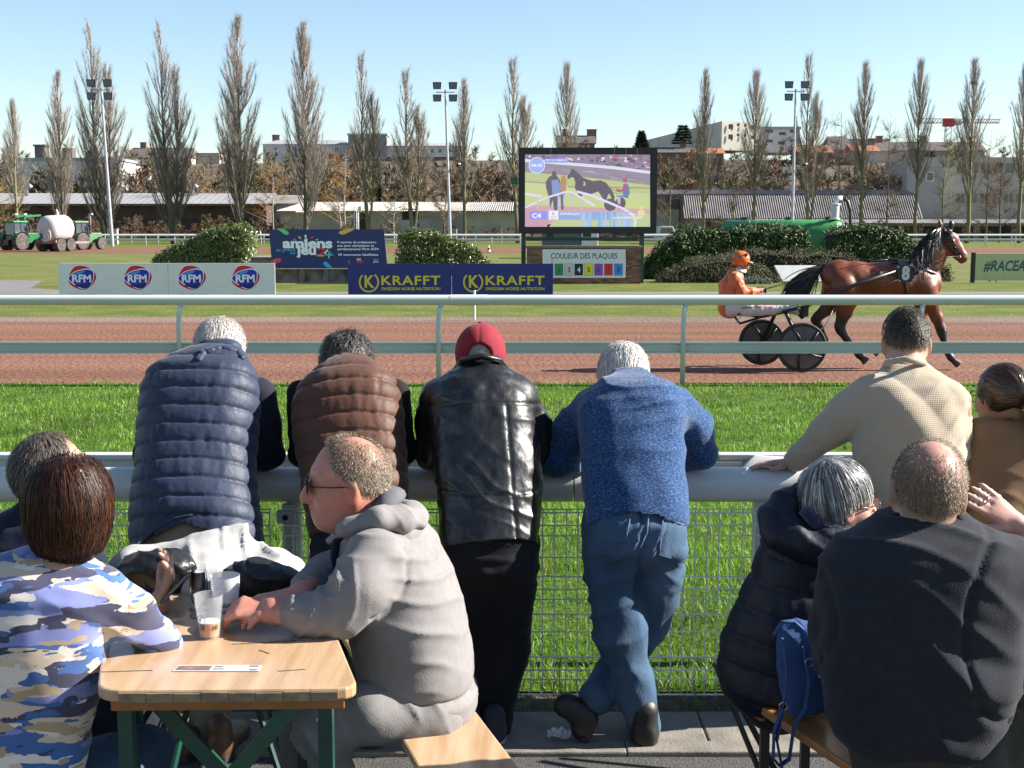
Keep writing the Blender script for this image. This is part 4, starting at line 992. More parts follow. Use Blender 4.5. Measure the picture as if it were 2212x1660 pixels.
P.text('20', *f(1605, 660), 4.2, 'f4f4fa', 9.5, .03); P.text('TERRE', *f(1610, 683), 2.4, 'e24a5c', 13, .03); P.text('DE JEUX', *f(1610, 703), 2.4, 'e24a5c', 16, .03)
P.line([f(1900, 650), f(1945, 640), f(1995, 650)], .8, 'e8e8f4'); P.line([f(1905, 700), f(1930, 675), f(1960, 690), f(1990, 675)], 2.0, 'f4f4fa')
P.part(t).__setitem__('kind', 'stuff')
w = thing('planter_wall', 'weathered concrete planter wall carrying the sports board', 'planter', (XD(710, d), d, 0))
m_oldc = mat('stained concrete', (.13, .09, .07), .9, col2=(.30, .27, .24), scale=2.2, bump=.4, bscale=40)
xs = [584, 652, 703, 755, 806, 858]
for a, b in zip(xs, xs[1:]):
    part('panel', MB().box((XD(a, d) + .03, d - .1, -.05), (XD(b, d) - .03, d + .02, ZD(583, d))), m_oldc, w, bevel=.01)
    part('pilaster', MB().box((XD(b, d) - .1, d - .18, -.05), (XD(b, d) + .1, d - .103, ZD(583, d) - .01)), m_oldc, w, bevel=.01)
part('coping', MB().box((XD(540, d), d - .2, ZD(583, d) + .004), (XD(860, d), d + .25, ZD(580.5, d))), m_conc, w, bevel=.01)
part('side_wall', MB().box((XD(536, d), d + .3, -.05), (XD(584, d), d + 2.2, ZD(560, d))), m_oldc, w, bevel=.02)
part('side_coping', MB().box((XD(534, d), d + .25, ZD(560, d) + .004), (XD(586, d), d + 2.3, ZD(556, d))), m_conc, w, bevel=.01)

# ---- big screen
d = 47.0
t = thing('video_screen', 'large outdoor video screen in a thick black frame showing a trotter', 'screen', (XD(1268, d), d, 0))
x0, x1, z0, z1 = XD(1120, d), XD(1418, d), ZD(505, d), ZD(319, d)
m_frame = mat('screen frame', (.012, .014, .022), .5, var=.2)
cx0, cx1, cz0, cz1 = XD(1134, d), XD(1405, d), ZD(491, d), ZD(334, d)
part('housing', MB().box((x0, d + .06, z0), (x1, d + .55, z1)), m_frame, t, bevel=.02)
fr = MB().box((x0 + .004, d - .04, z0 + .004), (cx0, d + .056, z1 - .004)).box((cx1, d - .04, z0 + .004), (x1 - .004, d + .056, z1 - .004)).box((cx0 + .002, d - .038, cz1), (cx1 - .002, d + .056, z1 - .006)).box((cx0 + .002, d - .038, z0 + .006), (cx1 - .002, d + .056, cz0))
part('frame', fr, m_frame, t)
m_led, nt, bs = nodes_of('led picture'); a_ = nt.nodes.new('ShaderNodeAttribute'); a_.attribute_name = 'Col'
bs.inputs['Base Color'].default_value = (.01, .01, .01, 1); bs.inputs['Roughness'].default_value = .6; nt.links.new(a_.outputs[0], bs.inputs['Emission Color']); bs.inputs['Emission Strength'].default_value = 1.12 / EXPO
P = Print(d + .05, .0012)
q = lambda x, y: ((2040 + x / 2.678) * .5416, (560 + y / 2.678) * .5416)
pl = lambda pts, c: P.poly([q(*p) for p in pts], c)
pl([(143, 148), (1482, 155), (1482, 350), (143, 350)], '7d6c7c')
rs = random.Random(4)
for k in range(150):
    x = rs.uniform(150, 1470); y = rs.uniform(155, 205 + (x - 145) * .095); w, h = rs.uniform(12, 60), rs.uniform(7, 34)
    c = rs.choice(['3a2e3c', '2c2430', '55455a', '8a6f86', 'c9b6cf', 'e6dcec', '5a78b0', '9a7080', 'a84a60', '463a48'])
    x2 = min(1478, x + w); P.k = 2 + k * .02
    P.poly([q(max(146, x), y), q(x2, y + 2), q(x2 - 4, y + h), q(max(146, x + 3), y + h - 2)], c, False)
P.k = 6
pl([(143, 232), (1480, 352), (1480, 500), (143, 345)], '857a86')
for k in range(40):
    x = rs.uniform(150, 1350); y = 250 + (x - 145) * .1 + rs.uniform(0, 95); w = rs.uniform(50, 130); P.k = 7 + k * .02
    P.poly([q(x, y), q(x + w, y + w * .1), q(x + w, y + w * .1 + 6), q(x, y + 6)], rs.choice(['6b6070', 'a59aa8', '746878', 'b4aab8']), False)
P.k = 9
pl([(143, 340), (700, 385), (1480, 480), (1480, 742), (143, 690)], 'b2be6c')
pl([(143, 430), (1480, 600), (1480, 742), (143, 690)], 'bccb78')
P.line([q(143, 216), q(640, 255), q(1100, 295), q(1480, 345)], 6.5, 'd6d8ee'); P.line([q(143, 440), q(380, 460)], 3, '8c8c98'); P.line([q(600, 497), q(1480, 512)], 2.4, '7c8270'); P.line([q(700, 575), q(1480, 580)], 1.6, 'c8cbb8')
pl([(143, 690), (1480, 740), (1480, 790), (143, 925)], 'c79a9c'); pl([(400, 925), (480, 830), (860, 790), (1480, 782), (1480, 925)], 'b4c380'); pl([(143, 720), (420, 760), (380, 925), (143, 925)], 'c28f9a')
for x in (420, 1240): P.disc(*q(x, 500 if x < 500 else 760), 1, 1, '888888')
pl([(365, 450), (400, 392), (432, 375), (438, 332), (470, 330), (478, 372), (520, 430), (528, 560), (505, 640), (495, 750), (455, 750), (440, 640), (415, 720), (390, 720), (395, 600), (370, 510)], '3c3640')
pl([(425, 430), (500, 418), (527, 500), (515, 600), (440, 600)], '6c88ba'); pl([(530, 392), (548, 374), (572, 380), (590, 430), (580, 540), (530, 560), (522, 480)], 'b07838'); pl([(520, 560), (575, 555), (555, 745), (530, 745)], '3e4a72')
hz = [(593, 405), (600, 380), (630, 345), (640, 305), (652, 318), (662, 298), (672, 325), (715, 350), (755, 395), (800, 415), (870, 437), (950, 428), (1010, 455), (1045, 500), (1075, 540), (1100, 600), (1098, 640), (1075, 610), (1048, 565), (1030, 590), (1010, 650), (985, 640), (955, 590), (925, 548), (850, 578), (760, 568), (745, 620), (715, 600), (700, 545), (676, 515), (682, 450), (665, 400), (640, 395), (612, 415)]
pl(hz, '362a30'); pl([(930, 545), (985, 560), (1025, 660), (1010, 680), (960, 600)], '362a30'); pl([(1040, 560), (1075, 580), (1110, 660), (1090, 670)], '3a2c30')
P.disc(*q(1055, 690), 13.5, 13.5, '2e2a30'); P.disc(*q(1165, 672), 11, 13, '302c32'); P.line([q(1010, 545), q(1150, 575)], 1.2, '2c2830'); P.line([q(1060, 515), q(1190, 575)], 1.0, '2c2830'); P.line([q(1150, 590), q(1245, 612)], 3, '32303a')
pl([(1195, 465), (1232, 462), (1258, 500), (1263, 575), (1235, 610), (1195, 600), (1185, 545)], '4a64a4'); pl([(1198, 478), (1225, 500), (1215, 552), (1140, 552), (1112, 532), (1122, 520), (1180, 528)], 'a8343c'); P.disc(*q(1213, 428), 5.6, 5.2, 'b02c44')
pl([(1110, 590), (1200, 585), (1195, 610), (1120, 605)], '5a84d8'); pl([(1130, 610), (1165, 612), (1160, 690), (1132, 670)], 'c8a8b4')
P.text('2', *q(765, 482), 7, 'ece8f0', None, .02)
for pts, w in [([(143, 722), (360, 618), (590, 550), (650, 556), (760, 625), (890, 702)], 4.2), ([(700, 550), (850, 590), (1000, 650), (1200, 735), (1295, 800), (1322, 860), (1312, 925)], 5.2), ([(143, 575), (325, 598)], 5)]:
    P.line([q(*p) for p in pts], w, 'd8d4ee')
for x, y0, y1 in [(400, 610, 740), (500, 590, 750), (655, 565, 700), (748, 630, 740), (280, 650, 740), (560, 575, 700)]: P.line([q(x, y0), q(x, y1)], 3.2, 'b9b4d0')
pl([(380, 770), (1240, 765), (1240, 850), (380, 850)], '7fa0d2')
for k in range(26):
    x = rs.uniform(740, 1290); P.k += .05; P.poly([q(x, 770), q(x + rs.uniform(10, 40), 770), q(x + 30, 925), q(x, 925)], rs.choice(['7aa4d8', '8fb6dc', '9cc4b0', 'b6cf9c', 'a8b8e0']), False)
P.k += 1
pl([(195, 762), (378, 762), (378, 848), (195, 848)], '7f86e4'); pl([(397, 752), (500, 752), (500, 848), (397, 848)], 'e9e6f2')
P.text('C4', *q(220, 830), 9.6, 'f4f4ff', 19, .03); P.text('8', *q(435, 800), 6.5, '6a6478'); P.text('12.7', *q(420, 836), 4.6, '6a6478', 11)
P.text('NUSTANG JOLY', *q(520, 798), 4.4, 'f4f4ff', 43, .02); P.text('Jonathan VANH      BECK', *q(1082, 836), 4.0, 'f0f0fa', 64, .02); P.text('Driver', *q(1250, 798), 3.4, 'f0f0fa', 14)
P.disc(*q(270, 270), 17.8, 17.8, 'cfdcf8'); P.disc(*q(270, 270), 16, 16, '8fa8ea'); P.text('06:25', *q(212, 283), 5.6, 'f8f8ff', 23, .02)
pl([(355, 195), (605, 195), (605, 240), (355, 240)], '6a86d8'); P.text('PRIX DU NEMROD', *q(362, 227), 4.4, 'e4e8fa', 46, .015)
P.disc(*q(1385, 718), 2.6, 3.2, 'ecd090'); pl([(1345, 760), (1385, 738), (1425, 762), (1418, 805), (1350, 805)], 'e4cf98')
P.wash(.16, (.62, .56, .72)).part(t, m_led, 'picture')  # all colours blended towards pale lavender: the screen's haze, put into the picture
for X in (1131, 1388):
    part('post', MB().bar((XD(X, d), d + .3, -.05), (XD(X, d), d + .3, z0 - .003), .16, .2), m_green, t)
part('crossbar', MB().bar((XD(1137, d), d + .3, ZD(517, d)), (XD(1380, d), d + .3, ZD(517, d)), .1, .12), m_green, t)
part('bracket', MB().box((XD(1180, d), d + .2, ZD(514, d) + .02), (XD(1196, d), d + .4, z0 - .003)), m_green, t); part('bracket', MB().box((XD(1260, d), d + .2, ZD(514, d) + .02), (XD(1278, d), d + .4, z0 - .003)), m_green, t)
part('side_box', MB().box((XD(1103, d), d + .2, ZD(398, d)), (XD(1117, d), d + .5, ZD(383, d))), mat('green plastic', (.01, .16, .05), .4), t, bevel=.02)
part('side_arm', MB().bar((XD(1115, d), d + .3, ZD(396, d)), (x0, d + .3, ZD(396, d)), .03, .03), m_black, t)
# scratches: short pale wear marks on the top of the frame
for X in (1189, 1325, 1350, 1374): part('rust_run', MB().box((XD(X, d), d - .043, ZD(334, d)), (XD(X, d) + .012, d - .0405, ZD(321, d))), m_cream, t)

# ---- brick wall with the plaque colour sign
d = 46.6; x0, x1 = XD(1138, d), XD(1385, d); zt = ZD(537, d)
w = thing('brick_wall', 'low red brick wall with stone coping under the big screen', 'wall', ((x0 + x1) / 2, d, 0))
m_mort = mat('mortar', (.42, .38, .33), .95, var=.1, scale=20)
part('core', MB().box((x0 + .01, d + .012, -.05), (x1 - .01, d + .33, zt)), m_mort, w)
part('coping', MB().box((x0 - .04, d - .06, zt + .003), (x1 + .04, d + .4, ZD(531, d))), m_conc, w, bevel=.01)
m_brick, nt, bs = nodes_of('brick'); oi = nt.nodes.new('ShaderNodeObjectInfo'); cr = nt.nodes.new('ShaderNodeValToRGB'); e = cr.color_ramp.elements
e[0].color = (.10, .05, .035, 1); e[1].color = (.30, .155, .09, 1); e.new(.5).color = (.21, .095, .06, 1); nt.links.new(oi.outputs['Random'], cr.inputs[0]); nt.links.new(cr.outputs[0], bs.inputs['Base Color']); bs.inputs['Roughness'].default_value = .9
sx0, sx1, sz0, sz1 = XD(1172, d - .04), XD(1352, d - .04), ZD(601, d - .04), ZD(539, d - .04)
me = None; z = 0.0; row = 0; cnt = 0
L = .215; pit = .2255
while z + .065 < zt:
    x = x0 + (0 if row % 2 else -pit / 2)
    while x < x1 - .02:
        a, b = max(x, x0), min(x + L, x1)
        hid = a > sx0 + .03 and b < sx1 - .03 and z > sz0 + .03 and z + .065 < sz1 - .03
        if b - a > .05 and not hid and cnt < 300:
            full = abs(b - a - L) < .001
            if full and me is not None: o = part('brick', me, m_brick, w, False)
            else:
                o = part('brick', MB().box((0, 0, 0), (b - a, .03, .065)), m_brick, w, False)
                if full: me = o.data
            o.location = (a - w.location.x, -.004 * (cnt * 7 % 5) / 4, z + .005); cnt += 1
        x += pit
    z += .075; row += 1
s = thing('plaque_sign', 'white sign listing saddlecloth colours two to eight on the brick wall', 'sign', ((sx0 + sx1) / 2, d - .04, sz0))
ds = d - .045
part('panel', MB().box((sx0, ds, sz0), (sx1, ds + .03, sz1)), mat('sign white', (.97, .98, 1.0), .5, var=.03), s, bevel=.003)
P = Print(ds)
P.text('COULEUR DES PLAQUES', 1190, 559, 11.5, '262c34', 143, .008); P.part(s, name='lettering')
for k, (n, c, tc) in enumerate(zip('12345678', ['d8402c', '2f8a58', 'c9c6ca', '1c2430', 'e2d83a', '8a50b4', 'd22a3a', '2a8ae0'], ['7a2030', '7a2030', '8a2434', 'f4f4f8', '8a2434', '7a2470', 'a01c30', '5a2880'])):
    X = 1186 + (k - 0) * 21.4
    P = Print(ds); P.poly([(X - 9.2, 570), (X + 9.2, 570), (X + 9.2, 595.5), (X - 9.2, 595.5)], '3a3a40'); P.poly([(X - 8.6, 570.6), (X + 8.6, 570.6), (X + 8.6, 594.9), (X - 8.6, 594.9)], c); P.text(n, X - 3.2, 588.5, 11, tc, 6.6, .018); P.part(s, name='colour_plaque')
# ---- sand-coloured board at the right edge
d = 47.2; x0, x1 = XD(2110, d), XD(2330, d)
t = thing('hashtag_board', 'pale green board with slanted dark teal lettering at the right edge', 'board', ((x0 + x1) / 2, d, 0))
part('panel', MB().box((x0, d, ZD(606, d)), (x1, d + .08, ZD(548, d))), mat('pale green board', (.60, .66, .34), .6, var=.04), t, bevel=.006)
part('end_post', MB().box((x0 - .12, d - .02, 0), (x0 - .006, d + .14, ZD(546, d))), m_black, t)
P = Print(d); P.text('#RACEANDCARE', 2124, 585, 21, '2c5a5c', 188, .03, .25); P.part(t)
for X in (2150, 2270):
    p = [(XD(X, d) + .14 * cos(a), d + .03, .02 + .09 * sin(a)) for a in [pi * i / 8 for i in range(9)]]; part('foot', MB().tube(p, .015, 6), m_black, t, smooth=True)
# ---- white trailer and container seen below the screen
d = 84
t = thing('site_trailer', 'grey and white trailer seen under the big screen', 'trailer', (XD(1245, d), d, 0))
part('body', MB().box((XD(1172, d), d, .35), (XD(1255, d), d + 2, ZD(504, d))), mat('grey tarp', (.12, .14, .14), .7), t, bevel=.03); part('top_edge', MB().box((XD(1172, d), d - .05, ZD(504, d) + .004), (XD(1258, d), d + 2.05, ZD(502, d))), m_wpaint, t)
part('box', MB().box((XD(1256, d), d - .1, .5), (XD(1292, d), d + 2, ZD(503, d))), m_wpaint, t, bevel=.03)
for X in (1190, 1240): part('wheel', MB().lathe([(.32, -.1), (.35, -.06), (.35, .06), (.32, .1)], (XD(X, d), d + .1, .35), 'y', 16), m_black, t, smooth=40)
# ---- white van far right of the screen
d = 152; c = XD(1440, d)
t = thing('parked_van', 'small white van parked by the shed, right of the big screen', 'van', (c, d, 0))
bd = [(-.95, .35), (.95, .35), (1.0, 1.2), (.82, 1.95), (.6, 2.1), (-.6, 2.1), (-.82, 1.95), (-1.0, 1.2)]
mb = MB(); k = len(bd); mb.add([(c + a, d, z) for a, z in bd] + [(c + a * 1.0, d + 4.5, z) for a, z in bd], [tuple(range(k)), tuple(reversed(range(k, 2 * k)))] + [(i, k + i, k + (i + 1) % k, (i + 1) % k) for i in range(k)])
part('body', mb, m_wpaint, t, bevel=.05); part('windscreen', MB().add([(c - .82, d - .02, 1.25), (c + .82, d - .02, 1.25), (c + .68, d - .01, 1.9), (c - .68, d - .01, 1.9)], [(0, 1, 2, 3)]), m_glass, t)
for sx in (-1, 1): part('headlight', MB().box((c + sx * .7 - .2, d - .04, .8), (c + sx * .7 + .2, d - .003, 1.0)), m_zinc, t); part('wheel', MB().lathe([(.3, -.1), (.33, 0), (.3, .1)], (c + sx * .8, d + .6, .33), 'x', 12), m_black, t)
part('bumper', MB().box((c - .96, d - .08, .36), (c + .96, d - .004, .62)), m_black, t, bevel=.03)
# ---- traffic cones on the far track
for X, Y, lab in [(903, 544, 'tiny marker cone on the far track, left of the cone group'), (924, 545, 'tiny marker cone on the far track, second from the left'), (965, 545, 'tiny marker cone on the far track, third from the left'), (1056, 545, 'tiny marker cone on the far track, nearest the big screen'), (1020, 540, 'tiny marker cone on the far track, behind the others')]:
    b = G(X, Y); t = thing('traffic_cone', lab, 'cone', b, 'marker cones on the far track'); t.location.z = 0
    part('cone', MB().lathe([(.16, .03), (.03, .55)], b, 'z', 10), m_wpaint, t, smooth=40); part('base', MB().box((b.x - .2, b.y - .2, 0), (b.x + .2, b.y + .2, .03)), m_black, t); part('band', MB().lathe([(.125, .2), (.09, .35)], b, 'z', 10), m_black, t, smooth=40)
# ---- green tank with pump
d = 57; a = D(1572, 521, d + 3); b = D(1812, 519, d); R = .92
t = thing('fuel_tank', 'long horizontal green steel tank behind the hedges', 'tank', ((a.x + b.x) / 2, d, 0))
ax = (b - a); ax.z = 0; ax.normalize(); a.z = b.z = ZD(475, d) - R
pts = [a - ax * .18, a - ax * .12, a, b, b + ax * .12, b + ax * .18]
part('shell', MB().tube(pts, [R * .6, R * .85, R, R, R * .85, R * .6], 32), mat('green tank paint', (.055, .27, .075), .42, var=.1, scale=1), t, smooth=50)
for s in (.3, .62):
    q0 = a.lerp(b, s); part('weld_band', MB().tube([q0 - ax * .02, q0 + ax * .02], R + .012, 32), mat('green tank paint'  , 0), t, smooth=50)
for s in (.15, .55, .9):
    q0 = a.lerp(b, s) + Vector((0, 0, R)); part('lifting_lug', MB().box(q0 + Vector((-.12, -.03, -.05)), q0 + Vector((.12, .03, .13))), m_green, t)
for s in (.2, .8):
    q0 = a.lerp(b, s); part('saddle', MB().box((q0.x - .15, q0.y - .7, -.05), (q0.x + .15, q0.y + .7, q0.z - R * .75)), m_conc, t)
pu = D(1803, 474, d); pu.z = a.z + R
part('pump', MB().lathe([(.14, -.02), (.24, .0), (.24, .06), (.2, .08), (.2, .62), (.24, .64), (.24, .7), (.1, .72)], pu, 'z', 16), m_wpaint, t, smooth=40)
hp = [pu + Vector(v) for v in [(0, 0, .72), (.05, 0, .9), (.3, 0, .95), (.55, 0, .8), (.68, 0, .4), (.7, 0, -.2), (.7, 0, -.7)]]
part('elbow', MB().tube(hp[:3], .11, 10), m_wpaint, t, smooth=True); part('hose', MB().tube(hp[2:], .075, 10), m_black, t, smooth=True)
# ---- white slab between the shrubs
b0 = G(1690, 610); q0 = G(1775, 610)
t = thing('white_tarp', 'white sheet lying on a low bank behind the horse tail', 'sheet', b0)
part('sheet', MB().add([b0 + Vector((0, 0, .02)), q0 + Vector((.3, 0, .02)), q0 + Vector((.1, .4, .62)), b0 + Vector((-.25, .4, .62)), b0 + Vector((0, .1, -.05)), q0 + Vector((.3, .1, -.05)), q0 + Vector((.1, .5, .55)), b0 + Vector((-.25, .5, .55))],
     [(0, 1, 2, 3), (7, 6, 5, 4), (0, 4, 5, 1), (1, 5, 6, 2), (2, 6, 7, 3), (3, 7, 4, 0)]), m_wpaint, t, bevel=.02)

# ------------------------------------------------------------------ hedges and shrubs
m_leaf = mat_attr('laurel leaves', .32, .5, var=.25, scale=6)
m_leafd = mat_attr('shrub leaves', .6, .25, var=.3, scale=6)
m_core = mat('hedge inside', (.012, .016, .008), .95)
def hedge(name, lab, prof, d, dep, n, ls, cols, m, seed, round_=.25, zbot=0.0, cat='hedge', needle=1.0):
    """prof: top outline in photo pixels (X, Y) left to right at distance d"""
    r = np.random.default_rng(seed); P = [D(X, Y, d) for X, Y in prof]; px_ = np.array([p.x for p in P]); pz = np.array([p.z for p in P])
    t = thing(name, lab, cat, ((px_[0] + px_[-1]) / 2, d, 0))
    top = lambda x: np.interp(x, px_, pz)
    k1 = int(n * .6); x = r.uniform(px_[0], px_[-1], n); u = r.random(n); z = np.empty(n); y = np.empty(n); N = np.zeros((n, 3))
    T = top(x); fr = np.arange(n) < k1
    z[fr] = zbot + (T[fr] - zbot) * u[fr]; y[fr] = d + round_ * np.clip((z[fr] - T[fr] + .5) / .5, 0, 1) ** 2; N[fr] = (0, -1, .25)
    bk = ~fr; y[bk] = d + dep * u[bk]; z[bk] = T[bk] - .22 * (np.abs(u[bk] - .5) * 2) ** 4; N[bk] = (0, -.1, 1)
    e = r.random(n) < .14; xe = np.where(r.random(n) < .5, px_[0], px_[-1]); side = np.where(xe == px_[0], -1., 1.)
    x[e] = xe[e]; z[e] = zbot + (top(xe[e]) - zbot) * r.random(e.sum()); y[e] = d + dep * r.random(e.sum()); N[e] = np.stack([side[e], -.2 + 0 * side[e], .2 + 0 * side[e]], 1)
    C = np.stack([x, y, z], 1) + r.normal(size=(n, 3)) * .065; C += (fbm(C, 1.6, seed)[:, None] * N) * .16
    nn = N + r.normal(size=(n, 3)) * .55; nn /= np.linalg.norm(nn, axis=1, keepdims=True)
    a = np.cross(nn, r.normal(size=(n, 3)) + np.array([0, 0, .8])); a /= np.linalg.norm(a, axis=1, keepdims=True); b = np.cross(nn, a)
    L = ls * r.uniform(.7, 1.3, (n, 1)); Wd = L * .42 * needle
    V = np.stack([C - b * L * .5, C + a * Wd * .5, C + b * L * .5 + nn * L * .1, C - a * Wd * .5], 1).reshape(-1, 3)
    F = np.arange(4 * n).reshape(-1, 4); cc = np.array(cols)[r.integers(0, len(cols), n)] * r.uniform(.7, 1.35, (n, 1))
    part('foliage', np_mesh('foliage', V, F, False, np.repeat(cc, 4, 0)), m, t)
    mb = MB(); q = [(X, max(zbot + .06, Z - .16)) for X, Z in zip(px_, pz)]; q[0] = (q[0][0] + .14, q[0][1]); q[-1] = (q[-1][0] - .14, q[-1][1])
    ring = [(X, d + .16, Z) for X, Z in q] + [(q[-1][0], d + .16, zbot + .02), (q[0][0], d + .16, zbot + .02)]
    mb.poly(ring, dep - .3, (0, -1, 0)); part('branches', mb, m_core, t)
    return t
LAU = [(.10, .135, .018), (.13, .165, .03), (.07, .105, .02), (.16, .18, .05)]
DRK = [(.035, .07, .010), (.05, .095, .014), (.075, .115, .02)]
m_leafm = mat_attr('hedge leaves', .5, .3, var=.25, scale=6)
JUN = [(.11, .10, .04), (.13, .12, .055), (.08, .09, .035), (.15, .12, .06)]
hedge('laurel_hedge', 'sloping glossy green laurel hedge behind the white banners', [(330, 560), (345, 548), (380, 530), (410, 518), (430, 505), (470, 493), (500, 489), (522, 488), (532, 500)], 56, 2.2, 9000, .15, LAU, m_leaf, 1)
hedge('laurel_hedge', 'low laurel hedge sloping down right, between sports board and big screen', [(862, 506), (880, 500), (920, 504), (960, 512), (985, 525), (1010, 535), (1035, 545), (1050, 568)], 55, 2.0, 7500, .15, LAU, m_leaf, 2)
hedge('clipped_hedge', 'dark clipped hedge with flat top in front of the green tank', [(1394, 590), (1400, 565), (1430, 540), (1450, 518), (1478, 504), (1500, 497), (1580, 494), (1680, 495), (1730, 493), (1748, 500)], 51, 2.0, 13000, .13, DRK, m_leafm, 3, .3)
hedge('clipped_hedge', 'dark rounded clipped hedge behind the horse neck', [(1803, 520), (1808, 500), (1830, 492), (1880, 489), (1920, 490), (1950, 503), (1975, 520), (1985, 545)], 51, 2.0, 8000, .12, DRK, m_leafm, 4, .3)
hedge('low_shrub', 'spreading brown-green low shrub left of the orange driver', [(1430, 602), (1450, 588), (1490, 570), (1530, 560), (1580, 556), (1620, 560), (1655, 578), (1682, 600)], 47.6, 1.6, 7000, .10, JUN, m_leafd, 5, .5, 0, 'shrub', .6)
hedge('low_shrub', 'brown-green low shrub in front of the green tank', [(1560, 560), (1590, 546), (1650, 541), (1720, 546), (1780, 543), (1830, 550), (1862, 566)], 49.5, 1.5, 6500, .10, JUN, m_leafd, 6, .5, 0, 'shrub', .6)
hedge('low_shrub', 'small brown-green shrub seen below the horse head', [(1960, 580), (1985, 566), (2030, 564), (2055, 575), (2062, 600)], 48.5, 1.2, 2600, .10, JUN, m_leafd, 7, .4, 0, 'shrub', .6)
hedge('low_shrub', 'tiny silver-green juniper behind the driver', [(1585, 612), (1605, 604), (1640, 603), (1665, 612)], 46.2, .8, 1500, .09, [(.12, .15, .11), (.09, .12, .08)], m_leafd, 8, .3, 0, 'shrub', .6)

# ------------------------------------------------------------------ tractors and slurry tanker
m_jd = mat('tractor green', (.012, .16, .045), .4, var=.15); m_jd2 = mat('faded tractor green', (.09, .20, .10), .5, var=.15); m_yel = mat('rim yellow', (.62, .42, .02), .45)
m_tyre = mat('dusty tyre', (.055, .045, .042), .9, col2=(.14, .115, .10), scale=4); m_blk = m_black
def wheel(parent, c, R, w, rim_r, name='wheel', lugs=22, rim=None):
    c = Vector(c)
    wl = part(name, MB().lathe([(rim_r, -w / 2), (R * .93, -w / 2), (R, -w * .36), (R, w * .36), (R * .93, w / 2), (rim_r, w / 2)], c, 'x', 28), m_tyre, parent, False, smooth=40)
    mb = MB()
    for k in range(lugs):
        for s in (-1, 1):
            a = 2 * pi * (k + (.5 if s > 0 else 0)) / lugs; a2 = a + .14
            p0 = c + Vector((s * w * .03, R * cos(a2), R * sin(a2))); p1 = c + Vector((s * w * .5, R * cos(a), R * sin(a))); mb.bar(p0, p1, .07 * R / .8, .07, up=(0, cos(a), sin(a)))
    part('lug', mb, m_tyre, wl, False, kind='stuff')
    part('rim', MB().lathe([(.02, -w * .32), (rim_r * .4, -w * .3), (rim_r * .55, -w * .1), (rim_r * .9, -w * .2), (rim_r, -w * .48), (rim_r, w * .48), (rim_r * .9, w * .2), (rim_r * .55, w * .1), (rim_r * .4, w * .3), (.02, w * .32)], c, 'x', 24), rim or m_yel, wl, False, smooth=40)
def tractor(lab, loc, rz, green, loader, stack):
    t = thing('tractor', lab, 'tractor', loc, 'tractors on the far track', rz)
    p = lambda n, mb, m, **k: part(n, mb, m, t, False, **k)
    for s in (-1, 1):
        wheel(t, (s * .82, 0, .76), .76, .5, .40); wheel(t, (s * .8, 2.35, .55), .55, .4, .28, lugs=18)
        fd = MB(); 
        for k in range(7):
            a, b = radians(20 + k * 20), radians(40 + k * 20)
            fd.add([(s * .50, .86 * cos(a), .76 + .86 * sin(a)), (s * 1.08, .86 * cos(a), .76 + .86 * sin(a)), (s * 1.08, .86 * cos(b), .76 + .86 * sin(b)), (s * .50, .86 * cos(b), .76 + .86 * sin(b))], [(0, 1, 2, 3)])
        p('fender', fd, green); p('tail_light', MB().box((s * .8 - .13, -.93, 1.32), (s * .8 + .13, -.86, 1.42)), mat('tail light red', (.35, .02, .015), .3))
    p('body', MB().box((-.42, -.55, .55), (.42, 1.0, 1.3)).box((-.36, 1.003, .6), (.36, 2.95, 1.5)), green, bevel=.05); p('hitch', MB().box((-.3, -.9, .45), (.3, -.553, .9)).bar((-.35, -.95, .5), (.35, -.95, .5), .08, .08), m_blk)
    p('cab_glass', MB().add([(-.68, -.45, 1.35), (.68, -.45, 1.35), (.68, 1.0, 1.35), (-.68, 1.0, 1.35), (-.6, -.4, 2.35), (.6, -.4, 2.35), (.6, .9, 2.35), (-.6, .9, 2.35)], [(0, 1, 5, 4), (1, 2, 6, 5), (2, 3, 7, 6), (3, 0, 4, 7)]), m_glass)
    for sx in (-1, 1):
        for y0, y1 in ((-.45, -.4), (1.0, .9), (.3, .28)): p('cab_pillar', MB().bar((sx * .69, y0, 1.3), (sx * .61, y1, 2.36), .07, .07), m_blk)
    p('cab_roof', MB().box((-.72, -.6, 2.36), (.72, 1.05, 2.55)), green, bevel=.06)
    p('seat', MB().box((-.28, .05, 1.3), (.28, .55, 1.45)).box((-.28, .02, 1.453), (.28, .14, 1.95)), m_blk, bevel=.04)
    p('beacon', MB().lathe([(.06, 2.55), (.06, 2.66), (.03, 2.7)], (-.5, -.4, 0), 'z', 10), mat('beacon orange', (.7, .16, .01), .3)); p('number_plate', MB().box((-.95, -.62, 1.55), (-.62, -.6, 1.68)), m_yel)
    if loader:
        for s in (-1, 1): p('loader_arm', MB().bar((s * .55, .9, 1.3), (s * .55, .8, 2.95), .14, .16).bar((s * .55, .8, 2.92), (s * .55, 2.6, 3.05), .14, .16), green)
        p('loader_beam', MB().bar((-.55, .85, 2.75), (.55, .85, 2.75), .12, .16), green)
        for s in (-1, 1): p('work_light', MB().box((s * .55 - .14, .6, 3.05), (s * .55 + .2, .9, 3.2)), m_galv)
    if stack: p('exhaust', MB().tube([(.5, 1.4, 1.4), (.5, 1.4, 2.9), (.6, 1.3, 3.1), (1.0, 1.2, 3.15)], .11, 10), m_galv, smooth=True)
    p('mirror', MB().box((.95, .9, 1.7), (1.02, 1.1, 2.2)).bar((.66, .95, 2.2), (.98, .95, 2.1), .03, .03), m_blk)
    return t
g1 = G(31, 541); tractor('green tractor with a front loader frame at the left edge', (g1.x, g1.y, 0), radians(-27), m_jd, True, False)
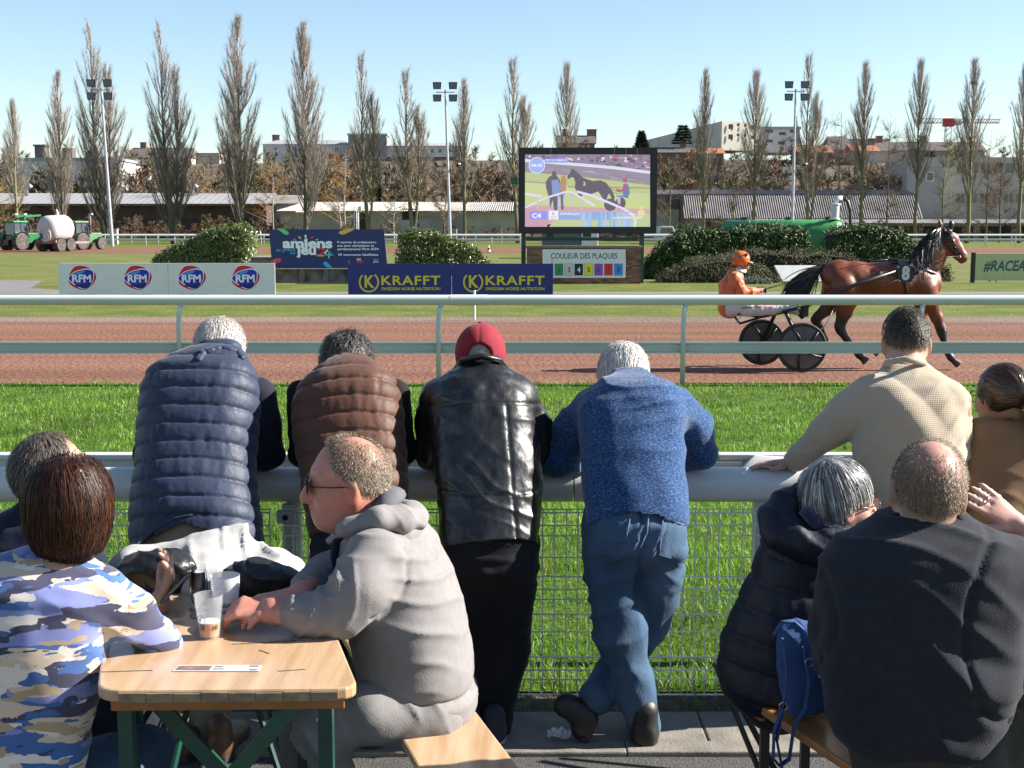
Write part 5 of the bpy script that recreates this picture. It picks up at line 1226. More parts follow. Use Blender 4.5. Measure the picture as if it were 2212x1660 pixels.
g2 = G(160, 540); tractor('green tractor hitched in front of the pale slurry tanker', (g2.x, g2.y + .3, 0), radians(-27), m_jd2, False, True)
g3 = G(123, 543.5); t = thing('slurry_tanker', 'pale dusty slurry tanker trailer behind the second tractor', 'tanker', (g3.x - .1, g3.y + .2, 0), None, radians(-20))
m_tank = mat('dusty galvanised tank', (.60, .53, .50), .55, col2=(.70, .64, .62), scale=1.5)
part('tank', MB().tube([(0, -1.35, 1.85), (0, -1.2, 1.85), (0, -.9, 1.86), (0, 1.0, 1.92), (0, 1.25, 1.92), (0, 1.4, 1.92)], [.5, .9, 1.1, 1.1, .9, .4], 28), m_tank, t, False, smooth=50)
part('hatch', MB().lathe([(.55, -1.42), (.55, -1.36), (.2, -1.5)], (0.1, 0, 1.35), 'y', 20), m_tank, t, False, smooth=40); part('hatch_bar', MB().bar((-.3, -1.5, 1.75), (.5, -1.5, 1.3), .05, .05).bar((-.2, -1.5, 1.0), (.5, -1.5, 1.2), .05, .05), m_galv, t, False)
part('blue_panel', MB().box((-.35, -1.52, 1.0), (-.12, -1.45, 1.5)), mat('blue panel', (.02, .06, .25), .5), t, False)
part('filler', MB().tube([(0, .3, 2.9), (0, .3, 3.2), (-.1, .3, 3.5)], [.16, .12, .05], 10), m_tank, t, False, smooth=True); part('overflow_pipe', MB().tube([(-.3, .2, 2.8), (-.3, .2, 2.9), (-.7, .3, 2.95)], .07, 8), m_galv, t, False, smooth=True)
part('chassis', MB().box((-.55, -1.2, .62), (.55, 3.6, .8)).box((-1.0, -1.25, .7), (1.0, -1.1, .95)), mat('dusty chassis', (.28, .2, .19), .8), t, False, bevel=.02)
for s in (-1, 1):
    wheel(t, (s * .85, -.6, .55), .55, .42, .26, rim=m_tank); wheel(t, (s * .85, .65, .55), .55, .42, .26, rim=m_tank)
    part('tail_light', MB().box((s * .8 - .22, -1.3, .82), (s * .8 + .22, -1.255, .95)), mat('tail light red', 0), t, False)
part('drawbar', MB().bar((0, 3.6, .7), (0, 4.6, .6), .14, .14), m_blk, t, False)
# ================================================================== RUNNING RAIL, SPECTATOR RAIL AND WIRE FENCE
m_rail = mat('weathered white rail', (.74, .755, .74), .38, col2=(.66, .69, .66), scale=1.2, stretch=(.6, 3, 3), ramp=(.3, .75))
m_alu = mat('greenish white channel', (.62, .68, .66), .4, var=.08, scale=2, stretch=(.3, 1, 1))
m_wire = mat('white wire', (1.0, 1.0, .96), .45, var=.08)
m_steel = mat('brushed steel', (.55, .56, .58), .3, metal=.9, var=.05)
d = Y_TR0 - .12; zt = ZD(648.5, d)
t = thing('running_rail', 'long white plastic running rail along the near edge of the dirt track', 'rail', (0, d, 0))
for X0, X1 in ((-500, 972), (1052, 2900)):
    part('top_tube', MB().tube([(XD(X0, d), d, zt), (XD(X1, d), d, zt)], .067, 16), m_rail, t, smooth=40)
part('sleeve', MB().tube([(XD(971, d), d, zt), (XD(1053, d), d, zt)], .0705, 16), m_rail, t, smooth=40)
zl = ZD(751, d + .05)
for X0, X1 in ((-500, 943), (944, 1477), (1478, 2900)):
    a, b = XD(X0, d), XD(X1, d) - .004; ch = MB()
    for z0, z1, y0 in ((zl + .055, zl + .075, -.05), (zl - .05, zl + .053, -.02), (zl - .07, zl - .052, -.05), (zl - .012, zl - .002, -.028)): ch.box((a, d + y0, z0), (b, d + .03, z1))
    part('channel_rail', ch, m_alu, t)
for X in (382, 946, 1478, 1993, 2520, -150):
    x = XD(X, d); part('post', MB().tube([(x, d - .06, -.05), (x, d - .06, zt - .34), (x + .008, d - .055, zt - .17), (x + .035, d - .02, zt - .05)], .033, 12), m_rail, t, smooth=True)
    part('bracket', MB().box((x - .12, d - .035, zl - .02), (x + .13, d - .022, zl + .045)), m_alu, t, bevel=.004)
    for s in (-.08, .09): part('bolt', MB().tube([(x + s, d - .045, zl + .012), (x + s, d - .034, zl + .012)], .009, 8), m_steel, t)
x = XD(1025, 27); part_t = thing('track_marker', 'thin white marker stake at the far edge of the dirt track', 'stake', (x, G(1025, 692).y, 0))
p = G(1025, 692); part('stake', MB().tube([(p.x, p.y, 0), (p.x, p.y, .62)], [.03, .028], 8), m_rail, part_t, smooth=40); part('cap', MB().tube([(p.x, p.y, .621), (p.x, p.y, .66)], [.034, .02], 8), m_rail, part_t, smooth=40)

# spectator rail: thick tube with a second rail behind it
d = Y_FENCE + .05; zc = ZD(1047, d); R = 38 * MPP(d)
t = thing('spectator_rail', 'thick white tubular rail the spectators lean on', 'rail', (0, d, 0))
for X0, X1 in ((-1500, 1240), (1243, 3600)): part('tube', MB().tube([(XD(X0, d), d, zc), (XD(X1, d), d, zc)], R, 28), m_rail, t, smooth=40)
for X in (-300, 620, 1660, 2700): x = XD(X, d); part('post', MB().tube([(x, d + .02, ZT - .05), (x, d + .02, zc - .06)], .032, 12), m_rail, t, smooth=40)
d2 = Y_FENCE + .5; z2 = ZD(988, d2)
t2 = thing('rear_rail', 'flat white channel rail just behind the thick spectator rail', 'rail', (0, d2, 0))
for X0, X1 in ((-1400, 1560), (1564, 3500)): part('channel', MB().box((XD(X0, d2), d2, z2 - .012), (XD(X1, d2), d2 + .06, z2 + .012)).box((XD(X0, d2), d2 + .015, z2 - .075), (XD(X1, d2), d2 + .05, z2 - .013)).box((XD(X0, d2), d2, z2 - .09), (XD(X1, d2), d2 + .06, z2 - .076)), m_rail, t2, bevel=.004)
x = XD(1640, d2); part('bracket', MB().tube([(x - .06, d2 - .06, z2 - .06), (x, d2 - .03, z2 - .02), (x + .18, d2 - .01, z2 - .03)], [.02, .035, .03], 10).box((x - .35, d2 - .006, z2 - .07), (x - .05, d2 + .014, z2 - .02)), m_rail, t2, smooth=40)
for X in (150, 1020, 2300): x = XD(X, d2); part('post', MB().tube([(x, d2 + .04, ZT - .1), (x, d2 + .04, z2 - .092)], .03, 10), m_rail, t2, smooth=40)

# folded wire mesh panels: every wire is its own part
d = Y_FENCE; ztop = ZD(1098, d); zb = ZT + .012; FH = [ZT + .13, ZT + .45, ZT + .70]
def fold(z):   # the panel bends forward in a V at three heights
    for zc2 in FH:
        u = abs(z - zc2) / .05
        if u < 1: return -.022 * (1 - u)
    return 0.0
zz = sorted(set([zb, ztop] + [c + s for c in FH for s in (-.05, 0, .05)]))
vert = MB().tube([(0, fold(z), z) for z in zz], 0.0029, 6).mesh('wire', True)
hz = [zb + .01] + [c + e for c in FH for e in (-.045, 0, .045)] + [ZT + .275, ZT + .345, ZT + .57, ztop - .004]
for k, (Xa, Xb, lab) in enumerate([(-420, 612, 'left panel of the folded wire mesh fence'), (618, 1660, 'middle panel of the folded wire mesh fence'), (1668, 2640, 'right panel of the folded wire mesh fence')]):
    x0, x1 = XD(Xa, d, 1300), XD(Xb, d, 1300); t = thing('mesh_fence', lab, 'fence', ((x0 + x1) / 2, d, 0), 'wire mesh fence panels'); n = int((x1 - x0) / .045)
    for i in range(n + 1):
        o = part('vertical_wire', vert, m_wire, t, False); o.location = (x0 + i * .045 - t.location.x, 0, 0)
    me = MB().tube([(x0 - t.location.x, 0, 0), (x0 + n * .045 - t.location.x, 0, 0)], 0.0029, 6).mesh('wire', True)
    for z in hz: o = part('horizontal_wire', me, m_wire, t, False); o.location = (0, fold(z) - .0052, z)
    xp = x1 + .02; part('fence_post', MB().box((xp - .02, d + .008, ZT - .05), (xp + .02, d + .048, ztop + .01)), m_rail, t, bevel=.004)
    c = part('clip', MB().box((xp - .035, d - .03, ztop - .055), (xp + .035, d + .006, ztop - .005)), m_rail, t, bevel=.006)
    b = part('bolt', MB().tube([(xp, d - .036, ztop - .03), (xp, d - .0302, ztop - .03)], .012, 6), m_black, t); b.parent = c; b.location = (0, 0, 0)
# ================================================================== TROTTER, SULKY AND DRIVER
DH = 18.5
def Hp(x, y, dy=0.0):                                 # points read off an enlargement of the horse
    return D(1516.5 + x * .29387, 460.4 + y * .29387, DH + dy)
hs = .29387 * DH / FPX                                # metres per unit of that enlargement
m_coat = mat_attr('bay coat', .44, .45, var=.3, scale=5, bump=.2, bscale=150, coat=.06)
m_hair = mat_attr('dark horse hair', .45, .4, var=.3, scale=30)
m_leather = mat('black harness', (.012, .012, .014), .4, var=.2)
horse = thing('horse', 'bay trotter with black mane harnessed to a sulky on the dirt track', 'horse', (Hp(1300, 1110).x, DH, 0))
Yx = (0, 1, 0)
hb = Shape(.05)
def hc(pts, sc, k=None, dy=0.0):                       # pts: (x, y, radius) in enlargement units, dy: shift in depth
    P = [Hp(a, b, dy) for a, b, _ in pts]; hb.chain(P, [r * hs for _, _, r in pts], Yx, sc, k)
hc([(985, 470, 108), (1120, 480, 120), (1290, 500, 128), (1440, 495, 138), (1580, 500, 135), (1650, 520, 110)], [1.0, 1.05, 1.12, 1.02, .9, .85])       # barrel
hc([(940, 440, 70), (1010, 415, 75)], .9); hc([(1420, 420, 85), (1500, 440, 80)], .55)
hc([(1600, 470, 128), (1660, 370, 98), (1715, 280, 82), (1765, 190, 72)], [.62, .5, .48, .5], .06)                                                   # neck
hc([(1770, 175, 62), (1825, 205, 60), (1875, 262, 42), (1912, 312, 33), (1922, 335, 30)], [.62, .6, .62, .72, .8], .03)                               # head
hc([(1800, 235, 48), (1830, 270, 38), (1885, 335, 20)], .62, .03)
def leg(pts, dy, w=.8): hc(pts, w, .03, dy)
leg([(985, 520, 105), (960, 620, 85), (935, 690, 56), (850, 765, 36), (832, 785, 33), (872, 850, 23), (905, 930, 21), (893, 985, 24), (858, 1030, 20)], .14)   # far hind, pushing off
leg([(1040, 540, 110), (1060, 640, 85), (1045, 730, 56), (1012, 830, 36), (1018, 860, 34), (1070, 940, 23), (1128, 1015, 21), (1152, 1040, 25), (1180, 1075, 22)], -.15)
leg([(1640, 560, 90), (1680, 660, 62), (1725, 770, 42), (1756, 850, 35), (1764, 880, 31), (1785, 960, 22), (1805, 1030, 21), (1826, 1060, 25), (1848, 1086, 22)], -.12)
leg([(1610, 560, 90), (1625, 680, 60), (1600, 780, 42), (1568, 860, 35), (1545, 880, 30), (1440, 930, 21), (1340, 980, 21), (1318, 1000, 25), (1290, 1012, 21)], .13)
for dx in (0, 82):                                     # ears
    hb.chain([Hp(1745 + dx, 118, -.05 + dx * .001), Hp(1748 + dx * 1.02, 85, -.05 + dx * .001), Hp(1747 + dx * 1.0, 48, -.05 + dx * .001)], [20 * hs, 20 * hs, 5 * hs], Yx, .6, .015)
hb.ball(Hp(1905, 352, 0), 20 * hs, .02)
hb.ball(Hp(1848, 205, -.085), .018, .012); hb.ball(Hp(1848, 205, .085), .018, .012)                                                         # eyes' bulge
hb.ball(Hp(1932, 312, -.045), .010, .012, True)
A, B = np.array(Hp(0, 0)), np.array(Hp(1000, 1000)); 
def to_en(V): return (V[:, 0] - A[0]) / (B[0] - A[0]) * 1000 * (DH / DH), (V[:, 2] - A[2]) / (B[2] - A[2]) * 1000
def horse_col(V, n):
    x, y = to_en(V); c = np.tile(np.array([.20, .048, .013]), (len(V), 1)); bl = np.array([.012, .008, .007])
    nz = fbm(V, 3.0, 3)[:, None]; c = c * (1 + .22 * nz)
    k = np.clip((y - 700) / 90, 0, 1) * np.where((x > 1550) & (x < 1790), np.clip((y - 770) / 80, 0, 1), 1); c = c * (1 - k[:, None]) + bl * k[:, None]
    k = np.clip((x - 1885) / 40, 0, 1) * np.clip((y - 290) / 30, 0, 1); c = c * (1 - k[:, None]) + np.array([.03, .018, .014]) * k[:, None]
    k = (y < 118) & (x > 1700); c[k] = bl
    k = np.clip((1030 - x) / 150, 0, 1) * np.clip((y - 420) / 120, 0, 1) * .45; c = c * (1 - k[:, None]) + bl * k[:, None]
    e = np.hypot(x - 1848, y - 205) < 9; c[e] = (.005, .004, .004)
    return c
organic('body', hb, .014, m_coat, horse, lambda V, n: .004 * fbm(V, 6, 1) + .003 * np.sin(V[:, 0] * 40) * np.clip(fbm(V, 3, 5), 0, 1), horse_col)
hm = mat('hoof', (.05, .04, .035), .5)
for (x, y, x2, y2, dy) in [(1178, 1068, 1205, 1092, -.15), (1846, 1082, 1885, 1112, -.12), (1292, 1010, 1262, 1035, .13), (858, 1030, 838, 1056, .14)]:
    a, b = Hp(x, y, dy), Hp(x2, y2, dy); b.z = max(b.z, .03); part('hoof', MB().tube([a, a.lerp(b, .6), b], [.045, .056, .062], 14), hm, horse, smooth=40)
# mane and tail
r = np.random.default_rng(5)
def strands(name, n, start, end, bend, w0, col, k=7, spread=.03):
    Pp, Nn, C = [], [], []
    for i in range(n):
        u = r.random(); a = np.array(start(u)) + r.normal(size=3) * .012; b = np.array(end(u)) + r.normal(size=3) * spread; c = (a + b) / 2 + np.array(bend(u)) + r.normal(size=3) * spread * .6
        t = np.linspace(0, 1, k)[:, None]; Pp.append(a * (1 - t) ** 2 + 2 * c * t * (1 - t) + b * t * t); q = np.tile(np.array([r.normal() * .35, -1, .2 + r.normal() * .3]), (k, 1)); Nn.append(q); C.append(np.array(col) * r.uniform(.5, 1.8))
    return ribbons(name, Pp, r.uniform(.6, 1.3, n) * w0, Nn, m_hair, horse, np.array(C))
def lerp3(pts, u):
    s = u * (len(pts) - 1); i = min(int(s), len(pts) - 2); return pts[i].lerp(pts[i + 1], s - i)
cr = [Hp(1755, 112, -.03), Hp(1680, 150, -.03), Hp(1600, 220, -.03), Hp(1535, 310, -.03)]
en = [Hp(1725, 250, -.14), Hp(1670, 330, -.16), Hp(1625, 440, -.2), Hp(1570, 400, -.22)]
strands('mane', 900, lambda u: lerp3(cr, u) + Vector((0, -.02, 0)), lambda u: lerp3(en, u) + Vector((-.02, 0, r.normal() * .05)), lambda u: (-.03, -.06, .05), .012, (.028, .022, .02), 7, .045)
cr2 = [Hp(1765, 118, -.04), Hp(1800, 120, -.04)]; en2 = [Hp(1790, 185, -.1), Hp(1830, 160, -.09)]
strands('forelock', 120, lambda u: lerp3(cr2, u), lambda u: lerp3(en2, u), lambda u: (0, -.02, .02), .010, (.02, .015, .014), 6, .02)
ts, te = [Hp(905, 385, 0), Hp(880, 420, 0)], [Hp(625, 605, -.05), Hp(720, 640, .1)]
strands('tail', 900, lambda u: lerp3(ts, u), lambda u: lerp3(te, u) + Vector((r.normal() * .05, 0, r.normal() * .04)), lambda u: (-.02, 0, .12), .014, (.010, .008, .008), 8, .05)
# harness
def strap(name, pts, w=.02, dy=0, m=None, r0=None):
    P = [Hp(x, y, z) for x, y, z in pts]; return part(name, MB().tube(P, r0 or w / 2, 6, True, None, .5), m or m_leather, horse, smooth=True)
strap('girth', [(1440, 345, -.1), (1460, 400, -.27), (1490, 500, -.30), (1505, 600, -.25), (1510, 645, -.1)], .06)
strap('saddle_pad', [(1380, 345, -.14), (1420, 345, -.08), (1450, 350, 0), (1440, 380, .1)], .09); strap('back_strap', [(1420, 338, 0), (1250, 352, 0), (1090, 325, -.02), (930, 370, 0)], .025)
strap('breast_strap', [(1740, 470, -.05), (1700, 440, -.18), (1640, 420, -.2), (1500, 470, -.29)], .035); strap('trace', [(1500, 470, -.31), (1250, 560, -.33), (1000, 640, -.33)], .022)
strap('rein', [(1890, 318, -.1), (1780, 325, -.16), (1640, 345, -.22), (1450, 355, -.3), (1180, 378, -.3), (940, 425, -.32), (640, 515, -.28), (455, 565, -.15)], .018)
strap('rein', [(1890, 318, .1), (1640, 345, .2), (1430, 352, .22), (900, 440, .22), (640, 505, .15), (455, 560, .05)], .018)
strap('overcheck', [(1750, 105, 0), (1640, 170, -.02), (1530, 270, -.02), (1440, 320, 0)], .02)
strap('crownpiece', [(1740, 125, -.02), (1760, 150, -.11), (1790, 210, -.125), (1830, 260, -.11), (1890, 318, -.085)], .03); strap('browband', [(1765, 140, -.11), (1810, 140, -.09), (1840, 150, 0)], .028)
strap('noseband', [(1850, 235, 0), (1862, 260, -.10), (1850, 300, -.085), (1840, 305, 0)], .026); strap('cheek_strap', [(1800, 130, -.1), (1850, 210, -.12), (1895, 290, -.1), (1895, 330, -.07)], .03)
part('blinker', MB().ell(Hp(1822, 188, -.125), (.05, .012, .06)), m_leather, horse, smooth=True); part('bit_ring', MB().tube([Hp(1892 + 9 * cos(a), 322 + 9 * sin(a), -.095) for a in [2 * pi * i / 12 for i in range(13)]], .005, 6), m_steel, horse, smooth=True)
for x, y in ((1610, 432), (1320, 440), (1440, 400)): part('buckle', MB().box(Hp(x - 12, y + 10, -.315), Hp(x + 12, y - 10, -.30)), m_steel, horse, bevel=.004)
for x, y, z in ((1758, 855, -.12), (1762, 870, -.12)): part('leg_band', MB().tube([Hp(x - 2, y - 6, z), Hp(x + 2, y + 6, z)], .074 if y < 860 else .070, 14), m_leather, horse, smooth=True)
# number plate
pc = MB(); q = [(1430, 385), (1545, 372), (1560, 495), (1525, 508), (1470, 510), (1445, 495)]
npl = part('number_plate', MB().poly([Hp(x, y, -.36 + (x - 1430) * .0001) for x, y in q], .012), mat('black plate', (.02, .024, .032), .6), horse)
mb = MB(); text_mb(mb, '8', Hp(1466, 488, -.364), 90 * hs, 58 * hs, .05, 0, .003); n8 = part('number', mb, m_white, horse); n8.parent = npl; n8.location = (0, 0, 0)
for x, y in ((1445, 395), (1535, 385), (1555, 492), (1452, 500)): e = part('eyelet', MB().tube([Hp(x, y, -.375), Hp(x, y, -.368)], .012, 8), m_steel, horse); e.parent = npl; e.location = (0, 0, 0)
# ---- sulky
sk = thing('sulky', 'black two-wheeled racing sulky with disc wheels behind the bay horse', 'sulky', (Hp(600, 1130).x, DH - .2, 0))
m_disc = mat('grey wheel disc', (.10, .10, .10), .55, var=.3, scale=5); m_rub = mat('tyre rubber', (.025, .024, .024), .8, col2=(.06, .055, .05), scale=12)
def sulky_wheel(cx, cy, dep, R):
    c = D(1516.5 + cx * .29387, 460.4 + cy * .29387, dep); c.z = R + .002
    w = part('wheel', MB().lathe([(.03, -.022), (R * .86, -.014), (R * .86, .014), (.03, .022)], c, 'y', 40), m_disc, sk, smooth=40)
    for nm, mb, m in (('tyre', MB().tube([c + Vector(((R - .022) * cos(a), 0, (R - .022) * sin(a))) for a in [2 * pi * i / 40 for i in range(41)]], .022, 10, False), m_rub), ('rim', MB().tube([c + Vector(((R - .05) * cos(a), 0, (R - .05) * sin(a))) for a in [2 * pi * i / 40 for i in range(41)]], .016, 8, False), m_black)):
        o = part(nm, mb, m, sk, smooth=True); o.parent = w; o.location = (0, 0, 0)
    for k in range(5):
        a = 2 * pi * k / 5 + .5; a2 = a + .3
        o = part('spoke', MB().tube([c + Vector((.04 * cos(a), -.022, .04 * sin(a))), c + Vector((R * .45 * cos(a + .12), -.03, R * .45 * sin(a + .12))), c + Vector((R * .84 * cos(a2), -.016, R * .84 * sin(a2)))], [.02, .03, .045], 8, True, None, .4), m_black, sk, smooth=True); o.parent = w; o.location = (0, 0, 0)
    o = part('hub', MB().lathe([(.03, -.05), (.045, -.03), (.045, .03), (.03, .05)], c, 'y', 14), m_black, sk, smooth=40); o.parent = w; o.location = (0, 0, 0)
    return c
c1 = sulky_wheel(735, 985, 18.0, .355); c2 = sulky_wheel(440, 950, 18.95, .345)
seat = D(1516.5 + 290 * .29387, 460.4 + 742 * .29387, 18.45)
part('axle_frame', MB().tube([c1 + Vector((0, .04, 0)), D(1516.5 + 620 * .29387, 460.4 + 740 * .29387, 18.1), D(1516.5 + 600 * .29387, 460.4 + 725 * .29387, 18.45), D(1516.5 + 540 * .29387, 460.4 + 735 * .29387, 18.85), c2 + Vector((0, -.04, 0))], .028, 10), m_black, sk, smooth=True)
part('fork', MB().bar(c1 + Vector((0, -.045, 0)), Hp(625, 740, -.42), .05, .035), m_black, sk, bevel=.01)
part('seat', MB().ell(seat + Vector((-.02, 0, .02)), (.27, .2, .05), 16, 8).ell(seat + Vector((-.2, 0, .06)), (.08, .19, .08), 14, 8), m_leather, sk, smooth=True)
part('seat_support', MB().tube([seat, Hp(430, 765, -.1), Hp(600, 730, -.05)], .022, 8).tube([seat + Vector((-.1, 0, -.04)), seat + Vector((-.02, 0, -.14)), Hp(420, 770, 0)], .018, 8), m_black, sk, smooth=True)
for z in (-.40, .36):
    part('shaft', MB().tube([Hp(590, 725, z), Hp(760, 690, z), Hp(920, 610, z), Hp(1150, 520, z * .95), Hp(1420, 430, z * .92)], [.022, .024, .03, .03, .022], 10), m_black, sk, smooth=True)
part('foot_rest', MB().tube([Hp(700, 700, -.42), Hp(770, 730, -.40), Hp(780, 690, -.38)], .018, 8).box(Hp(745, 765, -.44), Hp(775, 690, -.36)), m_black, sk, smooth=40)
part('brace', MB().tube([c1 + Vector((-.02, -.05, .02)), Hp(905, 830, -.42), Hp(970, 700, -.41)], .008, 6), m_steel, sk, smooth=True)
part('whip_stay', MB().tube([Hp(245, 815, -.2), Hp(320, 705, -.22)], .006, 6), m_steel, sk)
# ---- driver
dr = thing('person', 'sulky driver in orange silks and orange helmet with purple stars, holding the reins', 'person', seat)
m_skin = mat_attr('skin', .5, .35, var=.12, scale=25, bump=.12, bscale=220, subs=.12, bdist=.004)
m_silk = mat('orange silks', (.75, .13, .02), .55, var=.12, scale=9, bump=.25, bscale=30, sheen=.2); m_wtr = mat('white breeches', (.70, .66, .72), .7, var=.06)
m_purp = mat('purple trim', (.20, .06, .38), .6)
V3 = lambda x, y, z: D(1516.5 + x * .29387, 460.4 + y * .29387, 18.45 + z)
bd = Shape(.02); bd.chain([V3(225, 600, 0), V3(240, 480, 0)], [.13, .13], Yx, 1.15); bd.chain([V3(270, 430, 0), V3(292, 400, 0), V3(300, 385, 0)], [.055, .055, .06]); bd.ell(V3(292, 345, 0), (.088, .075, .105)); bd.ell(V3(315, 395, 0), (.055, .052, .06)); bd.ell(V3(344, 375, 0), (.016, .013, .02), None, .012); bd.ell(V3(330, 412, 0), (.025, .028, .02), None, .015)
for z in (-.2, .2): bd.chain([V3(240, 470, z), V3(300, 560, z * 1.1), V3(415, 565, z * .6), V3(445, 560, z * .45)], [.05, .045, .035, .032])
for z in (-.075, .06):
    for f_ in range(4): bd.chain([V3(447, 548 + f_ * 11, z), V3(470, 552 + f_ * 10, z - .02), V3(468, 566 + f_ * 8, z - .03)], [.011, .0105, .009], None, 1, .008)
    bd.chain([V3(440, 545, z), V3(462, 540, z + .03)], [.013, .010], None, 1, .01)
organic('body', bd, .009, m_skin, dr, None, lambda V, n: np.where((V[:, :1] > V3(400, 0, 0).x) & (V[:, 2:3] < V3(0, 500, 0).z), np.array([[.02, .02, .02]]), np.array([[.30, .15, .10]])))
jk = Shape(.04); jk.chain([V3(200, 700, 0), V3(205, 620, 0), V3(215, 540, 0), V3(238, 470, 0)], [.155, .165, .165, .12], Yx, 1.15); jk.chain([V3(235, 455, 0), V3(268, 425, 0)], [.10, .06])
for z in (-.2, .2): jk.chain([V3(240, 475, z * .9), V3(262, 520, z * 1.1), V3(290, 580, z * 1.2), V3(350, 580, z), V3(425, 570, z * .6)], [.085, .085, .08, .065, .045], None, 1, .04)
fold_ = lambda a, s, sd: (lambda V, n: a * fbm(V * np.array([1, 1, .6], f32), s, sd, 3))
organic('jacket', jk, .012, m_silk, dr, fold_(.014, 9, 4))
part('trim', MB().tube([V3(245, 585, -.25), V3(238, 540, -.262), V3(255, 495, -.25), V3(290, 478, -.22), V3(310, 490, -.2)], .008, 6), m_purp, dr, smooth=True)
tr = Shape(.04)
for z in (-.1, .1): tr.chain([V3(215, 700, z * .8), V3(330, 700, z * 1.4), V3(520, 705, z * 1.6), V3(620, 690, z * 1.7), V3(715, 730, z * 1.8)], [.12, .11, .085, .075, .05])
organic('trousers', tr, .013, m_wtr, dr, fold_(.012, 10, 6))
part('trouser_stripe', MB().tube([V3(290, 700, -.255), V3(400, 690, -.275), V3(520, 690, -.25)], .007, 6), mat('stripe red', (.3, .02, .04), .6), dr, smooth=True)
for z in (-.18, .18): part('boot', MB().tube([V3(705, 720, z), V3(740, 760, z), V3(765, 740, z)], [.05, .05, .035], 10), m_leather, dr, smooth=True)
hl = Shape(.02); hl.ell(V3(285, 338, 0), (.128, .115, .118)); hl.plane(V3(285, 385, 0), (0, 0, -1)); hl.plane(V3(330, 375, 0), (.55, 0, -.8))
hel = organic('helmet', hl, .008, mat('orange helmet', (.80, .17, .015), .4, var=.06), dr)
pk = part('peak', MB().ell(V3(350, 362, 0), (.055, .085, .010), 14, 6, None, Matrix.Rotation(.25, 3, 'Y')), m_wpaint, dr, smooth=True)
for x, y in ((218, 335), (280, 325), (330, 305)):
    c = V3(x, y, -.1 - .02 * (1 if x == 280 else .1)); st = [(c.x + (.028 if i % 2 == 0 else .011) * sin(i * pi / 5), c.y - .004 * 0, c.z + (.028 if i % 2 == 0 else .011) * cos(i * pi / 5)) for i in range(10)]
    s_ = part('star', MB().poly(st, .03), m_purp, dr); s_.parent = hel; s_.location = (0, 0, 0)
part('chin_strap', MB().tube([V3(270, 395, -.07), V3(300, 425, -.06), V3(325, 418, -.03)], .008, 6), m_wpaint, dr, smooth=True)
part('collar', MB().tube([V3(250, 412, -.06), V3(290, 430, -.07), V3(318, 430, 0)], .022, 8), m_wpaint, dr, smooth=True)
# ================================================================== PEOPLE: shared builders
def zY(V): return V[:, 2]
def mpx(w, d): return w * MPP(d)
class Frame:
    """head frame: r right, f face direction, u up; k scales a 0.235 m head"""
    def __init__(s, c, f, up=(0, 0, 1), k=1.0):
        s.c = Vector(c); s.f = Vector(f).normalized(); u = Vector(up); s.r = s.f.cross(u).normalized(); s.u = s.r.cross(s.f).normalized(); s.k = k
        s.R = Matrix((s.r, s.f, s.u)).transposed()
    def __call__(s, a, b, c): return s.c + (s.r * a + s.f * b + s.u * c) * s.k
    def local(s, V): return ((np.asarray(V) - np.array(s.c)) @ np.array(s.R)) / s.k
def head(sh, F, neck, nr=.056, ears=True, fat=1.0):
    k = F.k; E = lambda c, r, kk=.02, sub=False: sh.ell(F(*c), tuple(x * k for x in r), F.R, kk, sub)
    E((0, -.008, .022), (.076, .098, .098), .02); E((0, .028, -.045), (.060 * fat, .066, .075), .035); E((0, .068, -.090), (.030, .028, .024), .022)
    E((0, .072, .028), (.05, .022, .02), .025)                       # brow
    for s in (-1, 1):
        E((s * .040, .055, -.028), (.026, .026, .026), .02)          # cheeks
        E((s * .031, .098, .004), (.016, .013, .011), .012, True)     # eye sockets
        E((s * .031, .080, .003), (.014, .014, .013), .004)           # eyeballs under lids
        if ears:
            E((s * .081, -.012, -.012), (.011, .023, .034), .012); E((s * .091, -.008, -.010), (.006, .012, .018), .006, True)
    sh.chain([F(0, .088, .012), F(0, .103, -.014), F(0, .113, -.032)], [.011 * k, .0135 * k, .0175 * k], None, 1, .014)
    for s in (-1, 1): E((s * .012, .100, -.037), (.009, .010, .008), .008)
    sh.chain([F(-.022, .084, -.062), F(0, .0975, -.060), F(.022, .084, -.062)], [.006 * k, .009 * k, .006 * k], None, 1, .008)
    sh.chain([F(-.019, .082, -.075), F(0, .094, -.076), F(.019, .082, -.075)], [.006 * k, .009 * k, .006 * k], None, 1, .008)
    E((0, .098, -.0675), (.024, .006, .0022), .004, True)
    sh.chain([F(0, -.012, -.055), neck], [nr * k, nr * 1.08], None, 1, .03)
SKIN = np.array([.50, .27, .19])
